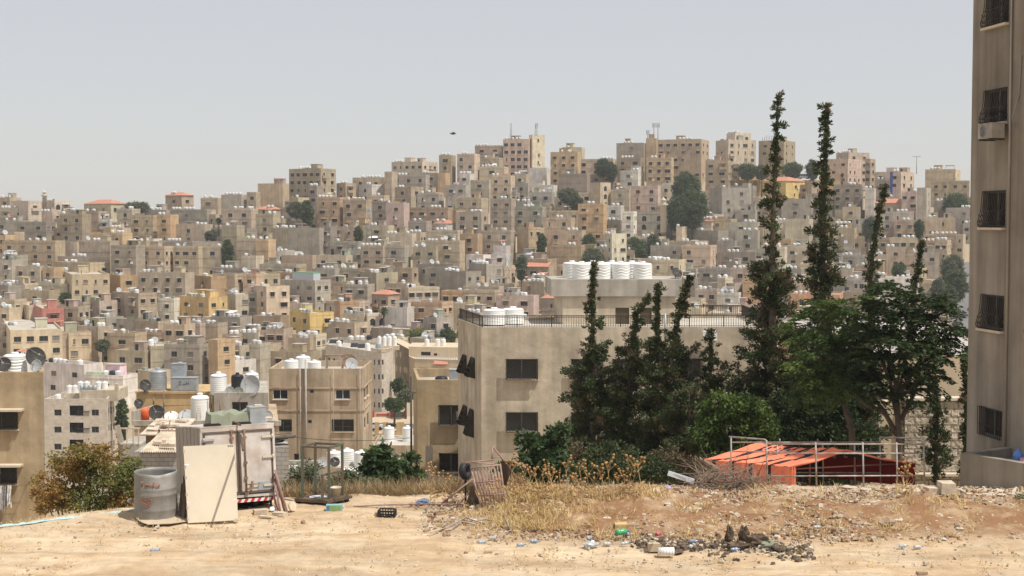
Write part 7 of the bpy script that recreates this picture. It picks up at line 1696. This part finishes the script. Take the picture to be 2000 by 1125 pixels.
M['framepipe'] = mat('rusty_grey_pipe', (.46, .43, .40), .6, .15, 3, color2=(.33, .25, .19), metal=.2, alt=1.5); M['redspray'] = M['redspray']
pipe_frame()
def brush():
    r2 = random.Random(4); mb = MB(); c = G(1435, 955); root_p = c
    for k in range(340):
        px = r2.gauss(1430, 42); a = P(px, 958 - max(0, r2.gauss(20, 16)) * (1 - abs(px - 1430) / 130), 38.6 + r2.uniform(-.7, .7)); 
        if a.z < ground(a.x, a.y): a.z = ground(a.x, a.y) + .02
        az = r2.uniform(0, 6.28); L_ = r2.uniform(.3, 1.0); up = r2.gauss(.1, .25); p = [a]
        for s_ in range(3): az += r2.gauss(0, .4); up += r2.gauss(0, .2); q = p[-1] + Vector((math.cos(az), math.sin(az) * .6, up)) * L_ / 3; q.z = max(q.z, ground(q.x, q.y) + .01); p.append(q)
        mb.tube(p, [.014, .011, .008, .004], 0, 4, cap=False)
    for (x0, y0, x1, y1) in ((1380, 930, 1312, 905), (1400, 935, 1320, 925), (1480, 930, 1500, 890), (1455, 925, 1462, 885), (1500, 940, 1538, 935)): a, b = P(x0, y0, 38.6), P(x1, y1, 38.4); mb.tube([a, a.lerp(b, .5) + Vector((0, 0, .08)), b], [.014, .01, .005], 0, 4)
    tag(mb.build('brush_heap', mat('dry_twigs', (.27, .205, .155), .95, .25, 4), None, tuple(c)), 'tangled heap of bare dry branches before the tent side', 'brush heap')
brush()
mb = MB(); a, b = P(1369, 895, 40.2), P(1402, 915, 40); 
mb.face([P(1360, 925, 40.3), P(1369, 893, 40.3), P(1376, 897, 40.1), P(1364, 930, 40.1)]); mb.face([P(1366, 892, 40.3), P(1405, 912, 40.1), P(1404, 918, 40.0), P(1368, 897, 40.1)]); mb.face([P(1369, 897, 40.1), P(1404, 918, 40), P(1398, 945, 40.3), P(1362, 930, 40.2)])
tag(mb.build('brown_tarp', mat('brown_tarp', (.22, .165, .115), .9, .2, 3), None, tuple(a)), 'brown tarp sheet folded over a rail left of the tent', 'tarp')
block(1310, 935, (.02 + .9, .5, .55), 'low concrete block wall end left of the brush heap', 'brownstone', 0, 'low_wall', cat='wall')
mb = MB(); mb.box((0, 0, 0), (.75, .05, .13), 0, Matrix.Rotation(R(18), 3, 'Y')); tag(link('white_board', mb.mesh('white_board', M['tape']), None, P(1330, 932, 38.4)), 'white board tilted on the rubble left of the brush heap', 'board')
# bottles, papers and other litter
def bottle(px, py, L_, r, m, label, az, group=None, up=.0):
    mb = MB(); mb.lathe([(0, 0), (r, .005), (r, L_ * .3), (r * .88, L_ * .36), (r, L_ * .42), (r, L_ * .66), (r * .55, L_ * .82), (r * .32, L_ * .87), (r * .32, L_ * .94)], n=12, rot=Matrix.Rotation(R(90), 3, 'Y')); mb.lathe([(r * .36, L_ * .93), (r * .36, L_), (0, L_)], n=10, m=1, rot=Matrix.Rotation(R(90), 3, 'Y'))
    root = tag(link('plastic_bottle', mb.mesh('plastic_bottle', [M[m], M['bluecap']]), None, G(px, py, r + .01 + up), R(az)), label, 'bottle', group); root.rotation_euler = (0, R(U(-12, 6)), R(az)); return root
def plastic(name, c, al):
    m = mat(name, c, .2, .05, spec=.5); b = m.node_tree.nodes['Principled BSDF']; b.inputs['Transmission Weight'].default_value = al; return m
M['clearpl'] = plastic('clear_plastic', (.70, .74, .74), .45); M['greenpl'] = plastic('green_plastic', (.10, .50, .22), .25); M['bluepl'] = plastic('blue_tint_plastic', (.42, .52, .68), .35); M['bluecap'] = mat('blue_cap', (.08, .16, .5), .5, .05)
bottle(1203, 1052, .34, .075, 'greenpl', 'green plastic bottle on top of the litter at the mound foot', 25, up=.06)
for px, py, az, m, lab in ((1178, 1066, 5, 'clearpl', 'clear bottle with blue label left of the green bottle'), (1225, 1048, 80, 'bluepl', 'small clear bottle standing behind the green bottle'), (1212, 1067, 10, 'clearpl', 'clear bottle under the green bottle'), (1347, 1062, -25, 'bluepl', 'bluish bottle in the ash middle'), (1427, 1078, 5, 'bluepl', 'pale blue bottle before the burnt heap'), (1035, 1061, 8, 'bluepl', 'bluish bottle on sand left of the mound foot'), (933, 1064, 15, 'bluepl', 'blue bottle below the dry roots'), (955, 1056, -20, 'clearpl', 'white bottle beside the dry roots'), (1588, 1034, 3, 'clearpl', 'clear flat bottle on the red soil'), (1785, 1073, 15, 'clearpl', 'clear crushed bottle at the lower right'), (1755, 1071, -10, 'clearpl', 'white bottle with dark cap at the lower right'), (1010, 1069, 30, 'bluepl', 'small bluish bottle half on the track'), (294, 1080, 10, 'bluepl', 'small blue-white bottle on the open sand at left')):
    bottle(px, py, .22, .042, m, lab, az)
crumple('plastic_bag', 'white plastic bag lump at the left end of the litter', 'bag', 1154, 1068, .12, M['clearpl'], 21, .6, 1.5); crumple('plastic_bag', 'small grey foil scrap above the white bag', 'bag', 1151, 1054, .06, M['galv'], 22, .8, 1.4); crumple('plastic_bag', 'pink crumpled wrapper above the ash strip', 'wrapper', 1286, 1045, .06, mat('pink_wrapper', (.70, .16, .24), .5, .2, 9), 23, .8, .8); crumple('plastic_bag', 'white scrap in front of the ash strip', 'bag', 1350, 1071, .05, M['tape'], 24, .9, .8); crumple('plastic_bag', 'red scrap in the ash beside the bluish bottle', 'wrapper', 1364, 1060, .045, mat('red_wrapper', (.6, .14, .08), .5, .2, 9), 25, .7, 1)
crumple('plastic_bag', 'white crumpled paper right of the burnt heap', 'paper', 1497, 1073, .07, M['tape'], 26, .5, 1.6); crumple('plastic_bag', 'white scrap on the far right sand', 'paper', 1842, 1054, .05, M['tape'], 27, .5, 1.4); crumple('plastic_bag', 'green and lilac packaging before the low wall end', 'packaging', 1302, 958, .12, mat('lilac_pack', (.42, .34, .46), .6, .3, 5), 28, .7, 1.2); crumple('cloth_bundle', 'beige rag heap left of the lilac packaging', 'rag', 1280, 965, .14, M['board'], 29, .6, 1.4)
mb = MB(); mb.box((0, 0, .09), (.26, .16, .18)); mb.face([(-.13, -.1, .2), (-.02, -.2, .24), (-.02, -.02, .2)], 0); tag(link('cardboard_box', mb.mesh('cardboard_box', M['board']), None, G(1277, 1076), .15), 'small torn cardboard box at the front of the litter', 'box')
mb = MB(); mb.lathe([(0, -.18), (.09, -.18), (.09, .18), (0, .18)], n=16, rot=Matrix.Rotation(R(90), 3, 'Y')); 
for k in range(5): mb.lathe([(.0915, -.15 + k * .07), (.0915, -.145 + k * .07)], n=16, m=1, rot=Matrix.Rotation(R(90), 3, 'Y'))
tag(link('paper_roll', mb.mesh('paper_roll', [M['white'], M['steel']]), None, G(1301, 1084, .085), .05), 'white ribbed roll lying before the ash strip', 'roll')
# burnt heap of shoes and rags
M['char'] = mat('charred_brown', (.085, .06, .042), .9, .4, 8, color2=(.15, .11, .07)); M['ash'] = mat('ash_scraps', (.17, .13, .095), .95, .4, 7, color2=(.09, .07, .055))
for i, (px, py, s_, lab, fl_, el) in enumerate(((1424, 1062, .14, 'upright burnt boot at the left of the burnt heap', 1.5, .7), (1452, 1058, .13, 'second burnt boot leaning in the burnt heap', 1.5, .8), (1440, 1072, .2, 'brown burnt rag lump below the boots', .5, 1.5), (1476, 1064, .2, 'dark burnt rag lump right of the boots', .7, 1.3), (1500, 1070, .18, 'olive burnt rag at the right of the burnt heap', .5, 1.5), (1522, 1074, .15, 'grey-brown slab of rag at the right end of the burnt heap', .4, 1.8))):
    crumple('burnt_shoe' if i < 2 else 'burnt_rag', lab, 'shoe' if i < 2 else 'rag', px, py, s_, M['char'] if i != 4 else M['olive'], 60 + i, fl_, el)
def scatter(name, label, region, n, smin, smax, mts, seed, shape='chip'):
    r2 = random.Random(seed); mb = MB()
    for k in range(n):
        (px, py) = region(r2); c = G(px, py) if n < 900 else None
        if c is None: c = region.pt(r2)
        s_ = r2.uniform(smin, smax) * (1 if r2.random() < .85 else 1.7); rot = Matrix.Rotation(r2.uniform(0, 3.1), 3, 'Z') @ Matrix.Rotation(r2.uniform(-.5, .5), 3, 'X'); b0 = len(mb.v); mb.box(c + Vector((0, 0, s_ * .15)), (s_ * r2.uniform(.8, 1.6), s_ * r2.uniform(.6, 1.1), s_ * r2.uniform(.4, .9)), r2.randrange(len(mts)), rot, taper=r2.uniform(.45, .9))
    return tag(mb.build(name, mts), label, None, None, 'stuff')
scatter('ash_debris', 'dark ash and charred scraps strewn at the foot of the mound', lambda r: (lambda x: (x, 1060 + (x - 1240) * .05 + r.gauss(0, 6 + (6 if x > 1380 else 0))))(r.uniform(1235, 1590)), 800, .02, .09, [M['char'], M['ash'], M['ash'], M['stone']], 3)
class Lot:
    def __call__(s, r): return (0, 0)
    def pt(s, r):
        while True:
            x, y = r.uniform(-14, 15), r.uniform(29.4, 39.4); p = (1 if x > -1.5 and y > 32.8 else .32)
            if r.random() < p: return Vector((x, y, ground(x, y)))
scatter('gravel', 'pale gravel and small stones strewn over the lot', Lot(), 5200, .018, .05, [M['stone'], M['stone'], M['sill'], M['brownstone']], 5)
class Mound:
    def __call__(s, r): return (0, 0)
    def pt(s, r): x, y = r.uniform(-2.2, 14), r.uniform(33, 37.5); return Vector((x, y, ground(x, y)))
scatter('soil_clods', 'reddish brown clods and chips over the rubble mound', Mound(), 4200, .03, .085, [M['brownstone'], mat('red_clod', (.26, .145, .08), .95, .25, 6), mat('tan_clod', (.40, .29, .17), .95, .2, 6), M['stone']], 6)
# single stones and slabs
for px, py, sz, lab, m in ((1848, 964, (.42, .4, .32), 'square-cut pale stone block at the mound top right', 'stone'), (1822, 962, (.45, .35, .16), 'flat pale slab left of the square-cut block', 'stone'), (1213, 1033, (.3, .25, .16), 'yellowish broken tile block on the mound slope', 'yellowblock'), (1236, 1028, (.34, .3, .09), 'grey flat slab beside the yellowish block', 'brownstone'), (1348, 995, (.62, .22, .06), 'long pale plank of stone lying on the mound', 'stone'), (1207, 1006, (.34, .16, .08), 'grey flat stone tilted in the mound grass', 'steel'), (1732, 1027, (.42, .34, .26), 'large brown boulder on the right of the mound', 'brownstone'), (1754, 1020, (.26, .2, .15), 'smaller pinkish stone right of the large boulder', 'stone'), (1640, 1035, (.16, .12, .12), 'small tan stone below the mound middle', 'stone'), (1230, 968, (.3, .14, .1), 'white curved stone at the mound crest', 'stone'), (1658, 955, (.42, .3, .14), 'white rock heap stone at the crest before the tent', 'stone'), (1690, 958, (.3, .24, .12), 'pale rock right of the crest heap', 'stone'), (895, 1065, (.36, .14, .08), 'long tan stone at the tail of the mound', 'stone'), (872, 1050, (.2, .16, .18), 'brown upright stone at the mound tail', 'brownstone'), (1297, 1020, (.2, .14, .1), 'reddish stone below the mound crest', 'brownstone'), (1760, 968, (.3, .2, .08), 'flat pale stone on the gravel patch', 'stone'), (1950, 984, (.22, .2, .1), 'dark stone near the green weed clump', 'brownstone'), (1925, 967, (.6, .12, .06), 'thin pale plank at the foot of the yard wall', 'stone'), (1955, 968, (.26, .2, .09), 'pale stone at the foot of the yard wall', 'stone'), (953, 1080, (.2, .1, .05), 'brick fragment on the open track', 'brownstone'), (1395, 1080, (.1, .1, .05), 'tiny dark stone before the burnt heap', 'brownstone'), (1800, 1122, (.22, .14, .08), 'reddish brick at the very bottom right', 'brownstone'), (625, 1080, (.1, .08, .06), 'small dark stone on the open sand in the middle', 'brownstone'), (280, 1048, (.22, .14, .03), 'pale flat stone on the sand at left', 'stone')):
    if m not in M: M['yellowblock'] = mat('yellow_stone', (.52, .38, .17), .9, .1, 4)
    block(px, py, sz, lab, m, None, 'stone', cat='stone')
r3 = random.Random(9)
for k in range(60): block(r3.uniform(880, 1900), r3.triangular(960, 1050, 985), (r3.uniform(.1, .26), r3.uniform(.08, .2), r3.uniform(.05, .13)), 'small broken stone lying loose on the rubble mound', r3.choice(('stone', 'stone', 'brownstone')), None, 'stone', cat='stone', group='loose stones on the mound')
# bare roots and dry branches left of the mound
mb = MB()
for pts in ([(985, 1010), (990, 1030), (998, 1040), (985, 1052), (970, 1056)], [(985, 1024), (950, 1026), (915, 1021), (880, 1025), (850, 1045)], [(950, 1027), (910, 1022), (870, 1035), (842, 1052)], [(930, 1028), (900, 1030), (880, 1040)], [(985, 1012), (965, 1000), (945, 990)]): mb.tube([G(x, y, .05 + .1 * (k % 2)) for k, (x, y) in enumerate(pts)], [.03, .024, .018, .012, .006][:len(pts)], 0, 5)
tag(mb.build('dry_branch', M['framepipe'], None, tuple(G(960, 1030))), 'bare forked dry branch lying at the left foot of the mound', 'branch')
# dry grass and thistles
def blades(name, label, spots, seed, hmin, hmax, m, per=16, lean=.5):
    r2 = np.random.RandomState(seed); lf = Leaves(seed)
    for (x, y, z, rad) in spots: lf.cloud((x, y, z + .02), (rad, rad * .7, .01), per, r2.uniform(hmin, hmax), .014, (r2.normal(0, .2), r2.normal(0, .2), 1.0), lean)
    return tag(link(name, lf.mesh(name, m)), label, None, None, 'stuff')
M['brownstraw'] = mat('brown_dry_weeds', (.42, .30, .17), .9, .35, 4, color2=(.26, .20, .11)); r4 = random.Random(12); sp = []
for k in range(950):
    x = r4.uniform(-8.6, .4); e = 42 + float(np.interp(x, EX, EY)); y = e + r4.uniform(-.15, 1.6); sp.append((x, y, ground(x, y), .14))
blades('dry_weeds', 'belt of dry brown weeds along the lot edge', sp, 31, .18, .62, M['brownstraw'], 15, .75)
sp = []
for k in range(330):
    px = r4.gauss(1020, 62) if k < 230 else r4.uniform(940, 1300); py = r4.uniform(958, 1040) if k < 230 else r4.uniform(958, 985); q = G(px, py); sp.append((q.x, q.y, q.z, .22))
for k in range(130): q = G(r4.uniform(1000, 1900), r4.uniform(955, 1060)); sp.append((q.x, q.y, q.z, .12))
blades('dry_grass', 'yellow dry grass over the left end of the mound', sp, 32, .08, .36, mat('yellow_straw', (.62, .46, .22), .9, .25, 5), 18, .8)
sp = []
for k in range(260): x = r4.uniform(-12.6, -8.4); e = 42 + float(np.interp(x, EX, EY)); y = e + r4.uniform(-.2, .8); sp.append((x, y, ground(x, y), .12))
for k in range(700): x, y = r4.uniform(-13, 14), r4.uniform(30, 36); sp.append((x, y, ground(x, y), .12))
blades('straw_litter', 'short straw stubble scattered over the lot', sp, 33, .04, .14, mat('pale_straw', (.54, .41, .22), .9, .25, 5), 8, 1.2)
def thistle_mesh(seed):
    r2 = random.Random(seed); mb = MB(); H = r2.uniform(.5, .95); tips = []; hb = mb
    base = [(0, 0, 0), (r2.gauss(0, .04), 0, H * .5), (r2.gauss(0, .08), r2.gauss(0, .05), H)]; mb.tube(base, [.008, .007, .005], 0, 4, cap=False); tips.append(base[-1])
    for k in range(r2.randint(3, 6)):
        f = r2.uniform(.35, .85); p = Vector(base[1]).lerp(Vector(base[2]), f); az = r2.uniform(0, 6.28); q = p + Vector((math.cos(az) * .16, math.sin(az) * .16, r2.uniform(.12, .28))); mb.tube([p, q], [.006, .004], 0, 3, cap=False); tips.append(q)
    for k in range(7): z = r2.uniform(.05, .5) * H; az = r2.uniform(0, 6.28); d = Vector((math.cos(az), math.sin(az), .3)) * r2.uniform(.1, .2); mb.face([(0, 0, z), Vector((0, 0, z)) + d * .5 + Vector((0, 0, .03)), Vector((0, 0, z)) + d, Vector((0, 0, z)) + d * .5 - Vector((0, 0, .03))], 0)
    for t in tips: hb.lathe([(.004, -.03), (.026, -.012), (.034, .01), (.026, .03), (.0, .038)], t, 7, m=1)
    return mb.mesh('thistle', [M['straw'], M['thhead']])
M['thhead'] = mat('thistle_heads', (.38, .22, .09), .95, .3, 12); TH = [thistle_mesh(k) for k in range(6)]
thp = [(1002, 935), (1015, 950), (1026, 945), (1035, 960), (1050, 948), (1060, 940), (1072, 955), (1078, 968), (990, 965), (1000, 985), (1012, 1000), (1095, 965), (1108, 960), (1120, 968), (1135, 955), (1150, 962), (1160, 968), (1175, 970), (1190, 966), (1128, 972), (1230, 965), (1240, 962), (1222, 958), (960, 985), (968, 1000), (1045, 985), (1025, 1005), (1064, 990), (1085, 985), (1180, 968), (870, 975), (885, 970), (850, 978), (840, 970), (1762, 952), (1780, 950), (1770, 955), (1210, 962), (1250, 968)]
for i, (px, py) in enumerate(thp):
    q = G(px, max(py, 962) + 12); root = tag(link('thistle', TH[i % 6], None, q, U(0, 6)), 'dry brown thistle with round seed heads on the mound edge', 'thistle', 'dry thistles on the mound edge'); k = U(.85, 1.2); root.scale = (k, k, k)
# ------------------------------------------------ water tanks on the hillside roofs
TANKS.sort(key=lambda t: t[0].y + (60 if proj(t[0])[1] > 640 and proj(t[0])[0] > 900 else 0)); TOBJ = []
for (loc, s_, hi, n) in TANKS[:300]:
    o = link('water_tank', TANK, None, loc, U(0, 6)); o.scale = (s_, s_, s_ * U(.92, 1.08)); k = rnd.random(); g_ = U(.5, .76); o.color = (g_, g_, g_ * .97, 1) if k < .86 else (.30, .31, .31, 1) if k < .95 else (.03, .03, .03, 1); o['tone'] = 'white' if k < .86 else 'grey' if k < .95 else 'black'; TOBJ.append((o, hi, n))
mb = MB()
for (loc, s_, hi, n) in TANKS[300:]: mb.lathe([(.6 * s_, 0), (.6 * s_, 1.15), (.5 * s_, 1.35), (.2, 1.45), (0, 1.46)], loc, 9)
if TANKS[300:]: tag(mb.build('water_tanks', M['tank'], color=(.6, .6, .58)), 'many small white water tanks on the far upper roofs', 'water tanks', None, 'stuff')
DMESH = [None]
def small_dish():
    mb = MB(); rot = Matrix.Rotation(R(60), 3, 'X'); mb.lathe([(.7 * k / 4, .16 * (k / 4) ** 2) for k in range(5)] + [(.7 * k / 4, .16 * (k / 4) ** 2 - .03) for k in range(4, -1, -1)], (0, 0, 1.0), 16, rot=rot); mb.tube([(0, .1, 0), (0, .1, 1.0)], .05, 0, 5); mb.tube([(0, -.05, .7), Vector((0, 0, 1)) + rot @ Vector((0, 0, .6))], .03, 0, 4); return mb.mesh('satellite_dish', M['dish'])
DM = small_dish(); DOBJ = []
for i, h in enumerate(HOUSES):
    if h['d'] < 470 and 'R' not in h['fl'] and rnd.random() < .3:
        q = h['o'].matrix_basis @ Vector((-h['w'] * U(.1, .9), U(.7, 2), h['H'] - .55)); o = link('satellite_dish', DM, None, q, R(U(-40, 60)) ); o.scale = [U(.8, 1.35)] * 3; DOBJ.append((o, i))
# ------------------------------------------------ the farthest and least visible houses beyond 320 become one mass
def merge_far():
    idx = sorted((i for i, h in enumerate(HOUSES) if not h['label']), key=lambda i: -(HOUSES[i]['xr'] - HOUSES[i]['xl']) * max(6, HOUSES[i]['yb'] - HOUSES[i]['y']) * (1 if i < NTRACED else .7)); keep = 312 - sum(1 for h in HOUSES if h['label']); gone = idx[keep:]
    if not gone: return
    bpy.context.view_layer.update(); mats = []; V, Fc, Mi = [], [], []
    def slot(m, col):
        if m is M['plaster']:
            k = 'plaster_' + col
            if k not in M: M[k] = mat('plaster_of_' + CNAME[col].replace(' ', '_') + '_houses', PAL[col], var=.2, scale=.45, streak=.13, rough=.92, spec=.1, detail=8)
            m = M[k]
        if m not in mats: mats.append(m)
        return mats.index(m)
    for i in gone:
        h = HOUSES[i]; h['merged'] = True
        for ch in list(h['o'].children):
            mw = ch.matrix_world; me = ch.data; n0 = len(V); sl_ = [slot(m, h['col']) for m in me.materials]
            V.extend(tuple(mw @ v.co) for v in me.vertices)
            for p in me.polygons: Fc.append(tuple(n0 + k for k in p.vertices)); Mi.append(sl_[p.material_index])
            bpy.data.objects.remove(ch)
        bpy.data.objects.remove(h['o']); h['o'] = None
    me = bpy.data.meshes.new('far_houses'); me.from_pydata(V, [], Fc); [me.materials.append(m) for m in mats]; me.polygons.foreach_set('material_index', Mi); me.update()
    tag(link('far_houses', me), 'remaining small tan houses packed into the gaps of the hillside', 'houses', None, 'stuff')
merge_far()
# ------------------------------------------------ names that single things out
SHORT = [('long sandy house', 'the long sandy house'), ('yellow house with two windows over', 'the left yellow house'), ('red house with', 'the red house'), ('big tan apartment house', 'the big tan apartment house'), ('long cream apartment', 'the long cream apartment house'), ('narrow tan tower', 'the narrow tower house'), ('slim pale stair', 'the slim stair tower'), ('ochre four-storey', 'the ochre four-storey block'), ('largest apartment block', 'the largest apartment block'),
 ('staggered top', 'the staggered pale block'), ('tall tan corner', 'the tall tan corner block'), ('grey stone hall', 'the grey stone hall'), ('pale corner house', 'the pale corner house'), ('flat red roof right', 'the flat red roof'), ('stacked balconies', 'the balcony house'), ('blue window strip', 'the blue strip house'), ('broad red roof', 'the broad red roof'), ('orange house', 'the orange house'), ('pink house', 'the pink house'), ('slit windows', 'the slit window block'), ('concrete-framed', 'the concrete-framed block'),
 ('white stone house with two', 'the white stone house'), ('two window columns', 'the two-part sandy house'), ('blue-white shed', 'the blue-white roof shed'), ('middle of town', 'the middle yellow house'), ('plain red pitched', 'the red pitched roof'), ('four big dark', 'the cypress-side ochre house'), ('two arched windows beside the fan', 'the arched cream house'), ('dark blank-walled', 'the dark blank block'), ('low red roof', 'the small red-roofed hut'), ('cream villa', 'the red-roofed villa'), ('tan house with red roof top', 'the red-topped house'), ('blank-walled block rising', 'the brown blank block'), ('ochre three-storey', 'the ochre three-storey house'), ('sandy villa', 'the sandy villa')]
LM = []
for sub, nm in SHORT:
    for h in HOUSES:
        if h['label'] and sub in h['label']: LM.append((h['x'], (h['y'] + min(h['yb'], h['y'] + 60)) / 2, nm)); break
LM += [(721, 440, 'the dark lattice mast'), (991, 540, 'the grey lattice mast'), (750, 620, 'the fan palm'), (1340, 380, 'the large green trees'), (1190, 560, 'the rooftop room'), (1520, 420, 'the tallest spire'), (1612, 450, 'the second spire'), (1712, 450, 'the leaning spire'), (87, 385, 'the minaret'), (820, 655, 'the yellow-green tree'), (1870, 540, 'the steep street')]
def rel(x, y):
    best = min(LM, key=lambda l: (l[0] - x) ** 2 + ((l[1] - y) * 1.6) ** 2); dx, dy = x - best[0], y - best[1]; a = math.degrees(math.atan2(-dy, dx)) % 360
    return ['right of', 'above right of', 'above', 'above left of', 'left of', 'below left of', 'below', 'below right of'][int((a + 22.5) // 45) % 8] + ' ' + best[2], math.hypot(dx, dy)
NUM = ['no', 'one', 'two', 'three', 'four', 'five', 'six', 'seven', 'eight', 'nine']; ORD = ['nearest', 'second nearest', 'third nearest', 'fourth nearest', 'fifth nearest', 'sixth nearest', 'seventh nearest', 'eighth nearest', 'ninth nearest', 'tenth nearest']
def unique(items):
    "items: (object, label, distance); equal labels are ordered by their distance from the landmark"
    by = {}
    for it in items: by.setdefault(it[1], []).append(it)
    for lab, its in by.items():
        its.sort(key=lambda t: t[2])
        for k, (o, l, d_) in enumerate(its): o['label'] = l if len(its) == 1 else l + ', ' + ORD[min(k, 9)]
todo = []
for i, h in enumerate(HOUSES):
    o = h['o']; h['rel'], h['dist'] = rel(h['x'], h['y'] + 12)
    if o is None: continue
    if h['label']: o['label'] = h['label']; continue
    n = sum(int(q.split('@')[0]) for q in h['tanks'].split(',') if q); size = 'wide ' if h['w'] > 12 else 'narrow ' if h['w'] < 5.5 else ''
    ft = 'red roof' if 'R' in h['fl'] else 'blank front' if h['nf'] == 0 and h['ns'] == 0 else '%s roof tank%s' % (NUM[min(n, 9)], '' if n == 1 else 's')
    todo.append((o, '%s%s house with %s, %s' % (size, CNAME[h['col']], ft, h['rel']), h['dist']))
unique(todo); todo = []; cnt = {}
def place(k, n): return 'only' if n == 1 else 'leftmost' if k == 0 else 'rightmost' if k == n - 1 else 'middle' if n == 3 else ('second', 'third', 'fourth', 'fifth', 'sixth')[min(k - 1, 4)]
bh = {}
for o, hi, n in TOBJ: bh.setdefault(hi, []).append(o)
for hi, os_ in bh.items():
    h = HOUSES[hi]; os_.sort(key=lambda o: proj(o.location)[0])
    for k, o in enumerate(os_):
        tag(o, None, 'water tank', 'water tanks on the hillside roofs')
        todo.append((o, '%s %s tank on %s house %s' % (place(k, len(os_)), o['tone'], CNAME[h['col']], h['rel']), h['dist']))
unique(todo); todo = []
for o, hi, n in TOBJ: del o['tone']
for o, hi in DOBJ: h = HOUSES[hi]; tag(o, None, 'satellite dish', 'dishes on the hillside roofs'); todo.append((o, 'small dish on %s house %s' % (CNAME[h['col']], h['rel']), h['dist']))
unique(todo)
# ------------------------------------------------ haze over the valley
HZB = (-950, 950, -200, 1350, -95, 62); mb = MB(); mb.box(((HZB[0] + HZB[1]) / 2, (HZB[2] + HZB[3]) / 2, (HZB[4] + HZB[5]) / 2), (HZB[1] - HZB[0], HZB[3] - HZB[2], HZB[5] - HZB[4]))
hm = bpy.data.materials.new('haze'); hm.use_nodes = True; hn = hm.node_tree; hn.nodes.remove(hn.nodes['Principled BSDF']); pv = hn.nodes.new('ShaderNodeVolumePrincipled')
pv.inputs['Color'].default_value = (.92, .93, .95, 1); pv.inputs['Density'].default_value = HAZE; pv.inputs['Anisotropy'].default_value = .2; hn.links.new(pv.outputs[0], hn.nodes['Material Output'].inputs['Volume'])
tag(mb.build('haze', hm), 'thin pale dusty haze over valley and hillside', None, None, 'stuff')
